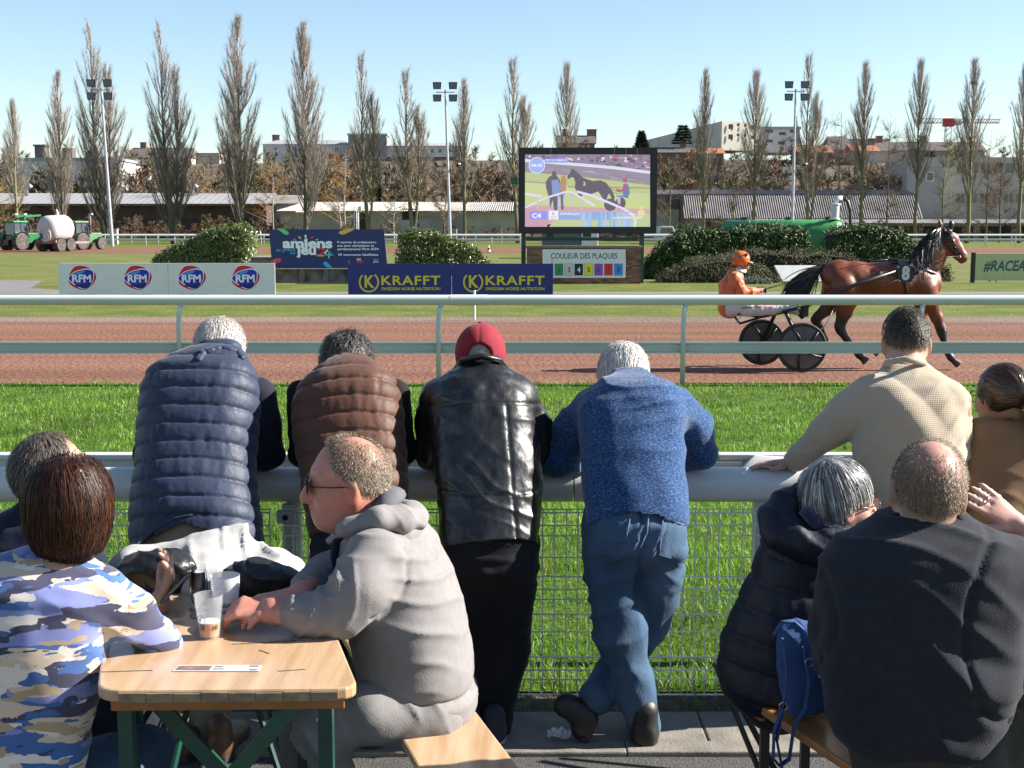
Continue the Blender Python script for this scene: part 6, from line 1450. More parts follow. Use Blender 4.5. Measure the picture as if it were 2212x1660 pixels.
def skin_col(F, base=SKIN, hair=None, hairc=(.2, .18, .16), stubble=0.0, red=.25):
    def f(V, n):
        L = F.local(V); c = np.tile(np.asarray(base), (len(V), 1)).astype(f32); c = c * (1 + .07 * fbm(V, 40, 2)[:, None] + np.array([.02, .10, .10]) * fbm(V, 14, 6)[:, None])
        def mixc(k, col):
            nonlocal c
            k = np.clip(k, 0, 1)[:, None]; c = c * (1 - k) + np.asarray(col) * k
        ear = np.exp(-(((np.abs(L[:, 0]) - .086) / .012) ** 2)) * (np.abs(L[:, 2] + .012) < .05) * (np.abs(L[:, 1] + .01) < .04); mixc(ear * .5, np.array(base) * (1.05, .62, .55))  # ears redder, as if sun shone through them, put into the skin colour
        mixc(np.exp(-((L[:, 1] - .105) ** 2 / .0006 + (L[:, 2] + .03) ** 2 / .0008)) * red, np.array(base) * (1.05, .7, .65))
        lip = np.exp(-((L[:, 1] - .09) ** 2 / .0003 + L[:, 0] ** 2 / .0006 + (L[:, 2] + .067) ** 2 / .00012)); mixc(lip * .8, np.array(base) * (.85, .52, .5))
        ey = np.exp(-((np.abs(L[:, 0]) - .031) ** 2 / .00012 + (L[:, 2] - .003) ** 2 / .00004)) * (L[:, 1] > .07); mixc(ey * 1.2, (.06, .04, .035))
        br = np.exp(-((L[:, 2] - .028) ** 2 / .00003)) * (L[:, 1] > .07) * (np.abs(L[:, 0]) > .012) * (np.abs(L[:, 0]) < .05); mixc(br * .6, np.asarray(hairc))
        if stubble: mixc(stubble * np.clip((-.05 - L[:, 2]) / .03, 0, 1) * (L[:, 1] > .0) * (L[:, 2] > -.13), np.array(hairc) * .8)
        if hair is not None: mixc(hair(L), np.asarray(hairc) * (1 + .25 * vnoise(V, 120, 4)[:, None]))
        return c
    return f
def scalp(front=.045, nape=-.075, side=.0):                          # 1 where short hair grows
    def f(L):
        line = np.interp(L[:, 1], [-.12, -.06, -.01, .03, front, front + .02], [nape, nape + .005, -.03 + side, .03, .055, .2])
        return np.clip((L[:, 2] - line) / .012, 0, 1)
    return f
def wisps(name, parent, F, region, n, length, width, cols, m, seed=1, lift=.006, back=(0, -1, -.6), rad=(.078, .100, .100), off=.004, steps=5, curl=.25, crown=(0, -.05, .12)):
    """short hair: strips that start on the scalp and lie along it, away from the crown"""
    r = np.random.default_rng(seed); d = r.normal(size=(n * 3, 3)); d /= np.linalg.norm(d, axis=1, keepdims=True); L = d * np.array(rad) + np.array([0, -.008, .022])
    pk = region(L); L = L[r.random(len(L)) < pk][:n]; d = (L - np.array([0, -.008, .022])) / np.array(rad); n = len(L); P = [L + d * off]; cur = L.copy(); N = [d]
    for s in range(steps - 1):
        fl = cur - np.array(crown); fl = fl / (np.linalg.norm(fl, axis=1, keepdims=True) + 1e-6) + np.array(back) * .55 + r.normal(size=(n, 3)) * curl
        dn = (cur - np.array([0, -.008, .022])) / np.array(rad); dn /= np.linalg.norm(dn, axis=1, keepdims=True); fl -= dn * np.sum(fl * dn, 1, keepdims=True); fl /= np.linalg.norm(fl, axis=1, keepdims=True) + 1e-6
        cur = cur + fl * (length / (steps - 1)) * r.uniform(.7, 1.2, (n, 1)); q = (cur - np.array([0, -.008, .022])) / np.array(rad); ql = np.linalg.norm(q, axis=1, keepdims=True)
        cur = np.array([0, -.008, .022]) + q / ql * np.array(rad); P.append(cur + q / ql * (off + lift * (s + 1) / (steps - 1) * r.uniform(.2, 1.3, (n, 1)))); N.append(q / ql)
    R = np.array(F.R).T; P = np.stack(P, 1) @ R * F.k + np.array(F.c); N = np.stack(N, 1) @ R
    C = np.array(cols)[r.integers(0, len(cols), n)] * r.uniform(.75, 1.25, (n, 1))
    return ribbons(name, P, r.uniform(.6, 1.2, n) * width, N + r.normal(size=N.shape) * .25, m, parent, C)
def locks(name, parent, sh, seeds, flow, length, width, cols, m, seed=1, steps=8, off=.004, jit=.25):
    """long hair: strips that run over the hair shape following a flow direction"""
    r = np.random.default_rng(seed); cur = np.asarray(seeds, f32); n = len(cur); P, N = [], []
    ln = length * r.uniform(.7, 1.1, n); o = off * r.uniform(0, 1.5, (n, 1))
    for s in range(steps):
        g = grad(sh, cur); cur = cur - g * np.clip(sh(cur), -.03, .03)[:, None]; P.append(cur + g * o); N.append(g)
        fl = flow(cur) + r.normal(size=(n, 3)) * jit * .3; fl = fl - g * np.sum(fl * g, 1, keepdims=True); fl /= np.linalg.norm(fl, axis=1, keepdims=True) + 1e-6
        cur = (cur + fl * (ln / (steps - 1))[:, None]).astype(f32)
    P, N = np.stack(P, 1), np.stack(N, 1); C = np.array(cols)[r.integers(0, len(cols), n)] * r.uniform(.6, 1.4, (n, 1))
    return ribbons(name, P, r.uniform(.6, 1.2, n) * width, N + r.normal(size=N.shape) * .2, m, parent, C)
def on_shape(sh, n, seed, keep):                                     # random points on a hair shape
    V, _ = surface_nets(sh, *sh.bounds(), .012); r = np.random.default_rng(seed); V = V[keep(V)]; return V[r.integers(0, len(V), n)] + r.normal(size=(n, 3)).astype(f32) * .004
def hand(sh, wrist, d, up, size=1.0, curl=.5, thumb=1, spread=.12, wr=.026):
    """palm, four unequal bent fingers and a thumb; d points along the hand, up is the back of the hand"""
    w = Vector(wrist); d = Vector(d).normalized(); u = Vector(up); u = (u - d * u.dot(d)).normalized(); s = d.cross(u) * thumb; k = size
    sh.sections([w, w + d * .03 * k, w + d * .085 * k, w + d * .095 * k], [wr * k, .034 * k, .040 * k, .034 * k], [.019 * k, .016 * k, .013 * k, .010 * k], 2.4, .012, s)
    for i, (o, L) in enumerate([(-.030, .070), (-.010, .082), (.010, .078), (.030, .062)]):
        o = -o; p = w + d * (.088 * k) + s * (o * k); a = curl * .55; dirn = (d + s * (o * spread * 12)).normalized(); pts = [p]
        for j, fr in enumerate((.45, .32, .25)):
            dirn = (dirn * cos(a) - u * sin(a)).normalized() if j else (dirn * cos(a * .7) - u * sin(a * .7)).normalized()
            uu = (u - dirn * u.dot(dirn)); u2 = uu.normalized() if uu.length > .1 else u; pts.append(pts[-1] + dirn * L * fr * k); u_ = u2
        sh.chain(pts, [.0098 * k, .0092 * k, .0085 * k, .007 * k], None, 1, .005)
    tp = w + d * .025 * k + s * .030 * k - u * .004; td = (d * .75 + s * .65 - u * .25).normalized()
    sh.chain([tp, tp + td * .04 * k, tp + (td * .04 + (d * .9 + s * .2 - u * .3 * curl).normalized() * .032) * k], [.014 * k, .0115 * k, .0085 * k], None, 1, .008)
def folds(a=.01, s=8, seed=1, st=(1, 1, 1), oct_=3): return lambda V, n: (a * fbm(V * np.array(st, f32), s, seed, oct_)).astype(f32)
def creases(a, freq, seed, axis=(0, 0, 1), warp=.6, scale=4):
    """soft ridges running across a limb, uneven and broken up"""
    ax = np.array(Vector(axis).normalized(), f32)
    def f(V, n):
        ph = (V @ ax) * freq + warp * 6 * vnoise(V, scale, seed); m = np.clip(vnoise(V, scale * 1.3, seed + 5) + .35, 0, 1); return (a * (1 - np.abs(np.sin(ph))) ** 2 * m).astype(f32)
    return f
def plus(*fs): return lambda V, n: sum(f(V, n) for f in fs)
def cloth(name, col, rough=.85, var=.12, scale=14, bump=.25, bscale=180, sheen=.05, **k): return mat(name, col, rough, var, scale, bump, bscale, sheen=sheen, spec=k.pop('spec', .25), bdist=k.pop('bdist', .004), **k)
m_shair = mat_attr('short hair', .5, .35, var=.2, scale=40); m_ghair = mat_attr('glossy hair', .28, .5, var=.2, scale=40)
m_shoe = mat('black shoe leather', (.014, .013, .013), .5, var=.2, bump=.1, bscale=60); m_sole = mat('shoe sole', (.035, .033, .032), .8, var=.2)
def shoe(parent, heel, toe, w=.048, h=.075, m=None, sole=None, name='shoe', lift=0.0):
    """heel and toe on the ground; rounded upper on a flat sole"""
    heel, toe = Vector(heel), Vector(toe); d = toe - heel; L = d.length; d.normalize(); up = Vector((0, 0, 1)); up = (up - d * up.dot(d)).normalized(); sd = d.cross(up)
    P = lambda a, b, c: heel + d * (a * L) + sd * b + up * c
    sh = Shape(.03); sh.sections([P(-.02, 0, .04), P(.12, 0, .045), P(.4, 0, .04), P(.7, 0, .034), P(.92, 0, .028), P(1.02, 0, .024)], [w * .6, w * .82, w * .85, w, w * .8, w * .35], [.035, .045, .042, .034, .026, .014], 2.4, None, sd)
    sh.chain([P(.14, 0, .05), P(.12, 0, h + .05)], [w * .80, w * .86]); o = organic(name, sh, .008, m or m_shoe, parent)
    ring = [P(a, b * w, 0) for a, b in ((-.04, 0), (-.02, .6), (.1, .88), (.4, .85), (.7, 1.06), (.9, .9), (1.02, .45), (1.05, 0), (1.02, -.45), (.9, -.9), (.7, -1.06), (.4, -.85), (.1, -.88), (-.02, -.6))]
    s = part('sole', MB().poly([p + up * .026 for p in ring], .026, up), sole or m_sole, parent, bevel=.004); s.parent = o; s.location = (0, 0, 0)
    return o
def leg_axis(a, b): return (Vector(b) - Vector(a)).normalized()
m_skin2 = mat_attr('spectator skin', .48, .4, var=.10, scale=60, bump=.15, bscale=260, subs=.10, bdist=.003)  # skin of the spectators; each tone comes from the vertex colours
def person(label, loc, group=None): return thing('person', label, 'person', loc, group)
# ================================================================== THE FOUR MEN LEANING ON THE RAIL
RD = Y_FENCE + .05                                     # distance of the rail
def arm_body(bs, S_, E_, W_, r=(.05, .042, .032), hd=None, up=(0, 0, 1), thumb=1, size=1.0, curl=.6):
    bs.chain([S_, E_, W_], [r[0], r[1], r[2]], None, 1, .03)
    if hd is not None: hand(bs, W_, hd, up, size, curl, thumb, .06)
# ---- 1: blue quilted waistcoat
d0 = RD - .42
p = person('white-haired man in a blue quilted waistcoat leaning on the rail', G(430, 1640, ZT))
F = Frame(D(478, 764, RD + .0), (.30, .92, -.22), (0, .25, 1), 1.10); nb = D(470, 800, RD - .06)
bs = Shape(.03); bs.loft([(1150, 310, 545, d0), (1000, 320, 530, d0 + .12), (850, 335, 540, d0 + .25), (800, 370, 520, d0 + .3)], .62); head(bs, F, nb, .062)
arm_body(bs, D(345, 850, RD - .14), D(322, 985, RD - .08), D(400, 985, RD + .08), hd=(1, .3, 0), thumb=-1); arm_body(bs, D(545, 850, RD - .14), D(570, 985, RD - .08), D(480, 985, RD + .10), hd=(-1, .3, 0))
hr = scalp(.03, -.085)
organic('body', bs, .0085, m_skin2, p, None, skin_col(F, (.52, .29, .22), lambda L: hr(L) * np.clip(1.15 - 1.1 * np.exp(-((L[:, 0]) ** 2 + (L[:, 1] + .03) ** 2) / .0022) * (L[:, 2] > .07), 0, 1), (.42, .39, .36)))
wisps('hair', p, F, hr, 3000, .030, .0022, [(.62, .58, .54), (.50, .46, .42), (.72, .69, .65)], m_shair, 3, .008)
m_vest = cloth('blue nylon', (.022, .035, .075), .55, .15, 10, .35, 55, .1, spec=.3, bdist=.006); m_navy = cloth('navy knit', (.012, .014, .028), .9)
vs = Shape(.03); rows = [(1215, 285, 570, d0 - .02), (1180, 286, 570, d0), (1120, 287, 562, d0 + .03), (1060, 290, 552, d0 + .08), (1000, 296, 550, d0 + .13), (920, 300, 556, d0 + .19), (850, 306, 564, d0 + .25), (815, 320, 560, d0 + .28), (792, 350, 548, d0 + .30), (772, 388, 535, d0 + .32), (756, 424, 524, d0 + .34), (744, 436, 518, d0 + .36)]
vs.loft(rows, .72, 2.4)
axv = np.array((D(470, 760, d0 + .34) - D(430, 1180, d0)).normalized(), f32); p0 = np.array(D(430, 1180, d0), f32)
def quilt(ax, p0, sp, amp, seed, bow=.0, cx=0.0):
    def f(V, n):
        s = (V - p0) @ ax + bow * (V[:, 0] - cx) ** 2 + .006 * vnoise(V, 6, seed); u = s / sp; k = np.abs(np.sin(pi * u)); seam = np.exp(-(k / .16) ** 2)
        wr = fbm(V * np.array([2.4, 1, .7], f32), 16, seed + 3, 2)
        return (amp * k ** .38 + .0032 * wr * (1 - .3 * k) - .0035 * seam + .008 * fbm(V, 4, seed + 8, 2)).astype(f32)
    return f
hem1 = lambda V: V[:, 2] > np.interp(V[:, 0], [D(285, 1190, d0).x, D(330, 1150, d0).x, D(420, 1112, d0).x, D(480, 1128, d0).x, D(570, 1188, d0).x], [D(0, 1192, d0).z, D(0, 1150, d0).z, D(0, 1112, d0).z, D(0, 1132, d0).z, D(0, 1190, d0).z])
organic('waistcoat', vs, .0075, m_vest, p, quilt(axv, p0, .068, .0085, 2), None, hem1)
seam('collar', vs, [(428, 782), (440, 762), (478, 753), (512, 761), (526, 780)], m_vest, p, .002, .016)
seam('hem_piping', vs, [(296, 1184), (330, 1148), (380, 1120), (425, 1111), (480, 1127), (525, 1158), (560, 1184)], m_vest, p, .006, .0055)
sl = Shape(.03)
for S_, E_, W_, w in ((D(338, 845, RD - .14), D(320, 985, RD - .07), D(400, 990, RD + .06), 28), (D(557, 850, RD - .14), D(574, 980, RD - .07), D(485, 992, RD + .07), 35)):
    sh = Shape(.03); sh.chain([S_, E_, W_], [mpx(w + 4, RD), mpx(w, RD), mpx(24, RD)], None, 1, .03); organic('sleeve', sh, .010, m_navy, p, folds(.010, 9, 4))
m_khaki = cloth('khaki cotton', (.28, .23, .155), .85, .1, 12, .3, 120)
tr = Shape(.08); tr.loft([(1245, 325, 520, d0 - .02, .6), (1200, 303, 535, d0 - .02), (1100, 320, 540, d0 + .02)], .72, 2.3)
for pts in ([(372, 1215, d0), (382, 1420, d0 + .05), (393, 1598, d0 - .06)], [(472, 1215, d0), (465, 1420, d0 + .05), (462, 1590, d0 - .06)]): tr.chain([D(*q) for q in pts], [mpx(56, d0), mpx(45, d0), mpx(37, d0)], None, 1, .05)
organic('trousers', tr, .010, m_khaki, p, plus(folds(.008, 7, 5), creases(.008, 40, 3, (.3, 0, 1))))
m_brown = mat('brown shoe leather', (.12, .055, .025), .5, var=.2)
for X in (385, 470): a = G(X, 1650, ZT); shoe(p, a + Vector((0, 0, .002)), a + Vector((.02, .28, .002)), .05, .07, m_brown)
patch('back_pocket', tr, ((450, 1150), (508, 1160), (502, 1210), (450, 1202)), m_khaki, p, .008)

# ---- 2: brown quilted waistcoat
d0 = RD - .40
p = person('dark-haired man in a brown quilted waistcoat with black sleeves leaning on the rail', G(760, 1625, ZT))
F = Frame(D(750, 792, RD + .02), (.12, .95, -.2), (0, .25, 1), 1.04); nb = D(752, 830, RD - .05)
bs = Shape(.03); bs.loft([(1150, 670, 850, d0), (1000, 655, 850, d0 + .12), (850, 655, 850, d0 + .25), (815, 685, 825, d0 + .3)], .62); head(bs, F, nb, .06)
arm_body(bs, D(655, 860, RD - .14), D(655, 985, RD - .06), D(720, 985, RD + .08), hd=(1, .3, 0), thumb=-1); arm_body(bs, D(850, 860, RD - .14), D(866, 985, RD - .06), D(790, 985, RD + .10), hd=(-1, .3, 0))
hr = scalp(.05, -.10, -.02); organic('body', bs, .0095, m_skin2, p, None, skin_col(F, (.46, .26, .19), hr, (.05, .045, .04)))
wisps('hair', p, F, hr, 3600, .060, .0032, [(.045, .04, .037), (.09, .083, .078), (.15, .14, .135), (.03, .026, .024)], m_shair, 5, .022, curl=.55, off=.006)
m_vestb = cloth('brown nylon', (.10, .040, .023), .58, .12, 10, .35, 55, .1, spec=.25, bdist=.006); m_blk_knit = cloth('black knit', (.007, .007, .008), .85)
vs = Shape(.03); vs.loft([(1150, 668, 880, d0 - .02), (1090, 660, 882, d0 + .04), (1000, 645, 874, d0 + .12), (930, 636, 868, d0 + .18), (870, 634, 866, d0 + .23), (842, 642, 858, d0 + .26), (820, 664, 842, d0 + .28), (800, 690, 820, d0 + .30), (786, 704, 806, d0 + .32), (778, 712, 800, d0 + .33)], .72, 2.4)
axv = np.array((D(755, 790, d0 + .32) - D(760, 1150, d0)).normalized(), f32)
organic('waistcoat', vs, .0075, m_vestb, p, quilt(axv, np.array(D(760, 1150, d0), f32), .066, .0085, 12))
for S_, E_, W_, w in ((D(650, 850, RD - .14), D(650, 985, RD - .07), D(725, 990, RD + .06), 24), (D(858, 850, RD - .14), D(868, 975, RD - .07), D(800, 992, RD + .07), 27)):
    sh = Shape(.03); sh.chain([S_, E_, W_], [mpx(w + 4, RD), mpx(w, RD), mpx(22, RD)], None, 1, .03); organic('sleeve', sh, .010, m_blk_knit, p, folds(.010, 9, 7))
tr = Shape(.08); tr.loft([(1245, 690, 835, d0 - .02, .6), (1200, 668, 856, d0 - .02), (1100, 675, 860, d0 + .02)], .72, 2.3)
for x0, x1 in ((715, 720), (805, 795)): tr.chain([D(x0, 1240, d0), D(x0, 1420, d0 + .05), D(x1, 1585, d0 - .02)], [mpx(50, d0), mpx(42, d0), mpx(34, d0)], None, 1, .05)
organic('trousers', tr, .011, cloth('dark blue jeans', (.014, .018, .032), .8), p, plus(folds(.008, 8, 15), creases(.01, 55, 13)))
for X in (720, 798): a = G(X, 1628, ZT); shoe(p, a + Vector((0, 0, .002)), a + Vector((.02, .28, .002)))

# ---- 3: black leather jacket and red cap
d0 = RD - .40
p = person('man in a black leather jacket and red baseball cap leaning on the rail', G(1060, 1612, ZT))
F = Frame(D(1038, 781, RD + .02), (.02, .96, -.22), (0, .25, 1), 1.05); nb = D(1040, 820, RD - .05)
bs = Shape(.03); bs.loft([(1150, 960, 1150, d0), (1000, 945, 1150, d0 + .12), (850, 950, 1135, d0 + .25), (805, 985, 1095, d0 + .3)], .62); head(bs, F, nb, .062)
arm_body(bs, D(945, 870, RD - .14), D(935, 985, RD - .06), D(1000, 985, RD + .08), hd=(1, .3, 0), thumb=-1); arm_body(bs, D(1130, 870, RD - .14), D(1150, 985, RD - .06), D(1075, 985, RD + .10), hd=(-1, .3, 0))
hr = scalp(.03, -.075); organic('body', bs, .0085, m_skin2, p, None, skin_col(F, (.55, .30, .23), hr, (.33, .27, .22)))
wisps('hair', p, F, lambda L: hr(L) * (L[:, 2] < .03), 900, .018, .002, [(.22, .18, .15), (.3, .26, .22)], m_shair, 6, .004)
m_cap = cloth('red cotton', (.27, .012, .028), .8, .1, 20, .3, 200)
cp = Shape(.015); cp.ell(F(0, -.008, .030), (.093 * F.k, .114 * F.k, .108 * F.k), F.R); cp.plane(F(0, 0, -.005), -F.u - F.f * -.15)
bk = F(0, -.118, .006); cp.ell(bk, (.048, .06, .046), F.R, .006, True)
capo = organic('cap', cp, .006, m_cap, p, lambda V, n: -.0025 * np.exp(-(np.sin(3 * np.arctan2(*(F.local(V)[:, [0, 1]].T))) / .12) ** 2).astype(f32) * (F.local(V)[:, 2] > .03))
s_ = part('strap', MB().tube([F(.046 * cos(a) * 1.05, -.100 - .012 * sin(a), -.006 + .0 * a) for a in [pi * i / 10 for i in range(11)]], .010, 8, True, None, .5), m_cap, p, smooth=True); s_.parent = capo; s_.location = (0, 0, 0)
s_ = part('button', MB().ell(F(0, -.008, .140), (.010, .010, .006)), m_cap, p, smooth=True); s_.parent = capo; s_.location = (0, 0, 0)
s_ = part('peak', MB().ell(F(0, .13, .01), (.075, .085, .012), 16, 6, None, F.R), m_cap, p, smooth=True); s_.parent = capo; s_.location = (0, 0, 0)
m_lea = mat('black leather', (.009, .009, .010), .4, .2, 10, .35, 45, spec=.6, bdist=.006, bstretch=(1, 1, .7))
jk = Shape(.035); jk.loft([(1190, 946, 1172, d0 - .04), (1100, 940, 1174, d0 + .02), (1020, 936, 1168, d0 + .09), (950, 930, 1160, d0 + .15), (880, 926, 1150, d0 + .21), (845, 932, 1140, d0 + .25), (820, 955, 1118, d0 + .27), (800, 980, 1094, d0 + .29), (786, 996, 1082, d0 + .31), (776, 1002, 1076, d0 + .33)], .70, 2.3)
for pts in ([(952, 862, RD - .15), (935, 920, RD - .11), (932, 985, RD - .08), (985, 996, RD + .05)], [(1122, 862, RD - .15), (1148, 920, RD - .11), (1155, 980, RD - .08), (1090, 996, RD + .06)]):
    jk.chain([D(*q) for q in pts], [mpx(42, RD), mpx(38, RD), mpx(34, RD), mpx(28, RD)], None, 1, .035)
xs_ = D(1100, 900, d0).x
def seams(V, n):
    x1 = np.interp(V[:, 2], [D(0, 1190, d0).z, D(0, 860, d0 + .2).z], [D(1122, 1190, d0).x, D(1092, 860, d0 + .2).x]); a = np.exp(-((V[:, 0] - x1) / .006) ** 2) * (V[:, 2] < D(0, 862, d0 + .2).z)
    zy = D(0, 862, d0 + .2).z - .5 * (V[:, 0] - D(1040, 0, d0).x) ** 2; b = np.exp(-((V[:, 2] - zy) / .005) ** 2); zw = D(0, 1050, d0 + .06).z; c = np.exp(-((V[:, 2] - zw) / .004) ** 2)
    return (-.005 * np.maximum(np.maximum(a, b), c) * (n[:, 1] < 0)).astype(f32)
organic('leather_jacket', jk, .0075, m_lea, p, plus(folds(.010, 6, 22), folds(.0025, 22, 23), creases(.008, 42, 24, (.35, 0, 1), .5, 5), seams))
part('collar', MB().tube([D(X, Y, d) for X, Y, d in ((988, 800, d0 + .36), (1004, 778, d0 + .24), (1040, 770, d0 + .20), (1074, 776, d0 + .24), (1090, 798, d0 + .36))], .022, 10, True, None, .55), m_lea, p, smooth=True)
tr = Shape(.08); tr.loft([(1265, 975, 1140, d0 - .03, .6), (1230, 948, 1168, d0 - .03), (1130, 950, 1166, d0)], .70, 2.3)
tr.chain([D(1005, 1270, d0), D(1008, 1400, d0 + .05), D(1012, 1580, d0 - .0)], [mpx(60, d0), mpx(48, d0), mpx(36, d0)], None, 1, .05); tr.chain([D(1102, 1270, d0), D(1092, 1400, d0 + .05), D(1066, 1585, d0 + .0)], [mpx(58, d0), mpx(50, d0), mpx(36, d0)], None, 1, .05)
organic('trousers', tr, .011, cloth('black denim', (.006, .007, .011), .8), p, plus(folds(.008, 8, 25), creases(.01, 50, 26)))
for X in (1012, 1066): a = G(X, 1618, ZT); shoe(p, a + Vector((0, 0, .002)), a + Vector((.02, .27, .002)), .046, .06, mat('dark blue canvas', (.012, .02, .045), .8), mat('pale sole', (.45, .42, .38), .7))

# ---- 4: blue fleece pullover and jeans
d0 = RD - .42
p = person('white-haired man in a blue marled pullover and jeans leaning on the rail with crossed legs', G(1350, 1620, ZT))
F = Frame(D(1345, 818, RD + .04), (-.10, .94, -.28), (0, .3, 1), 1.13); nb = D(1350, 845, RD - .04)
bs = Shape(.03); bs.loft([(1150, 1285, 1470, d0), (1000, 1278, 1460, d0 + .12), (880, 1275, 1460, d0 + .25), (835, 1310, 1420, d0 + .3)], .62); head(bs, F, nb, .064)
arm_body(bs, D(1275, 880, RD - .14), D(1215, 985, RD - .06), D(1290, 985, RD + .08), hd=(1, .3, 0), thumb=-1); arm_body(bs, D(1465, 880, RD - .14), D(1515, 985, RD - .06), D(1430, 985, RD + .10), hd=(-1, .3, 0))
hr = scalp(.04, -.095, -.015); organic('body', bs, .0085, m_skin2, p, None, skin_col(F, (.58, .36, .28), lambda L: hr(L) * np.clip(1.1 - np.exp(-((L[:, 0] - .01) ** 2 + (L[:, 1] + .04) ** 2) / .0012) * (L[:, 2] > .07), 0, 1), (.55, .51, .46)))
wisps('hair', p, F, hr, 3600, .045, .0024, [(.78, .74, .69), (.66, .62, .57), (.85, .82, .78)], m_shair, 8, .010)
m_marl, nt, bsd = nodes_of('blue marl knit'); tc = nt.nodes.new('ShaderNodeTexCoord'); mp_ = nt.nodes.new('ShaderNodeMapping'); mp_.inputs['Scale'].default_value = (1, 1, 3.2); n1 = nt.nodes.new('ShaderNodeTexNoise'); n1.inputs['Scale'].default_value = 120; n1.inputs['Detail'].default_value = 3
nt.links.new(tc.outputs['Object'], mp_.inputs[0]); nt.links.new(mp_.outputs[0], n1.inputs[0]); rp_ = nt.nodes.new('ShaderNodeValToRGB'); e = rp_.color_ramp.elements; e[0].position, e[1].position = .38, .68; e[0].color = (.006, .026, .085, 1); e[1].color = (.085, .15, .27, 1); e.new(.52).color = (.014, .048, .135, 1)
nt.links.new(n1.outputs[0], rp_.inputs[0]); nt.links.new(rp_.outputs[0], bsd.inputs['Base Color']); bsd.inputs['Roughness'].default_value = .95; bsd.inputs['Specular IOR Level'].default_value = .15; bsd.inputs['Sheen Weight'].default_value = .2
bp_ = nt.nodes.new('ShaderNodeBump'); bp_.inputs['Strength'].default_value = .3; bp_.inputs['Distance'].default_value = .004; nt.links.new(n1.outputs[0], bp_.inputs['Height']); nt.links.new(bp_.outputs[0], bsd.inputs['Normal'])
jk = Shape(.04); jk.loft([(1150, 1258, 1488, d0 - .02), (1100, 1260, 1488, d0 + .02), (1020, 1258, 1482, d0 + .09), (950, 1252, 1478, d0 + .15), (895, 1246, 1484, d0 + .20), (862, 1256, 1474, d0 + .24), (840, 1282, 1452, d0 + .27), (822, 1310, 1418, d0 + .30), (812, 1318, 1404, d0 + .33), (806, 1320, 1400, d0 + .35)], .70, 2.3)
for pts in ([(1278, 880, RD - .15), (1240, 930, RD - .11), (1212, 990, RD - .08), (1280, 1000, RD + .05)], [(1458, 885, RD - .15), (1498, 930, RD - .11), (1518, 985, RD - .08), (1440, 1000, RD + .06)]):
    jk.chain([D(*q) for q in pts], [mpx(44, RD), mpx(38, RD), mpx(33, RD), mpx(28, RD)], None, 1, .04)
hemz = lambda V: V[:, 2] > np.interp(V[:, 0], [D(1255, 0, d0).x, D(1300, 0, d0).x, D(1370, 0, d0).x, D(1430, 0, d0).x, D(1488, 0, d0).x], [D(0, 1140, d0).z, D(0, 1112, d0).z, D(0, 1092, d0).z, D(0, 1100, d0).z, D(0, 1128, d0).z])
organic('pullover', jk, .008, m_marl, p, plus(folds(.012, 5, 31), creases(.010, 40, 32, (.25, 0, 1), .6, 4)), None, hemz)
m_jean = mat('washed denim', (.040, .088, .165), .85, .1, 7, .35, 160, col2=(.095, .16, .25), bdist=.004, spec=.2, stretch=(1, 1, .5), ramp=(.3, .75))
tr = Shape(.08); tr.loft([(1240, 1285, 1455, d0 - .02, .6), (1200, 1254, 1482, d0 - .02), (1140, 1256, 1486, d0), (1080, 1270, 1470, d0 + .04)], .74, 2.3)
tr.chain([D(1322, 1245, d0 - .02), D(1342, 1375, d0 - .03), D(1372, 1480, d0 - .05), D(1392, 1565, d0 - .06)], [mpx(62, d0), mpx(49, d0), mpx(43, d0), mpx(38, d0)], None, 1, .05)
tr.chain([D(1420, 1245, d0), D(1398, 1345, d0 + .10), D(1338, 1432, d0 + .14), D(1292, 1505, d0 - .02)], [mpx(60, d0), mpx(47, d0), mpx(40, d0), mpx(37, d0)], None, 1, .025)
butt = lambda V, n: (-.012 * np.exp(-((V[:, 0] - np.interp(V[:, 2], [D(0, 1290, d0).z, D(0, 1110, d0).z], [D(1372, 1290, d0).x, D(1382, 1110, d0).x])) / .012) ** 2) * (n[:, 1] < 0) * (V[:, 2] > D(0, 1300, d0).z)).astype(f32)
organic('jeans', tr, .008, m_jean, p, plus(folds(.010, 7, 35), creases(.011, 34, 36, (-.5, 0, 1), .9, 4), creases(.007, 40, 37, (.9, 0, .5), .8, 5), butt))
m_stitch = mat('pale denim seam', (.13, .19, .28), .85)
patch('back_pocket', tr, ((1432, 1122), (1484, 1136), (1476, 1215), (1424, 1200)), m_jean, p, .009); patch('back_pocket', tr, ((1300, 1100), (1366, 1098), (1352, 1172), (1300, 1170)), m_jean, p, .009)
for pts in ([(1432, 1122), (1484, 1136)], [(1300, 1101), (1366, 1098), (1350, 1172)], [(1432, 1122), (1424, 1200)], [(1402, 1096), (1398, 1150), (1380, 1190)], [(1275, 1102), (1340, 1096), (1402, 1096), (1475, 1108)]): seam('seam', tr, pts, m_stitch, p, .010)
patch('ticket', tr, ((1312, 1086), (1342, 1085), (1342, 1098), (1312, 1099)), m_wpaint, p, .012, 3)
a = G(1392, 1622, ZT); shoe(p, a + Vector((.0, 0, .002)), a + Vector((.02, .26, .002)), .056, .085, m_shoe, m_sole)
toe = G(1262, 1612, ZT) + Vector((0, .02, .012)); heel = D(1290, 1535, d0 - .05); shoe(p, heel + Vector((0, 0, -.02)), toe + Vector((0, .0, 0)), .054, .07, m_shoe, m_sole)
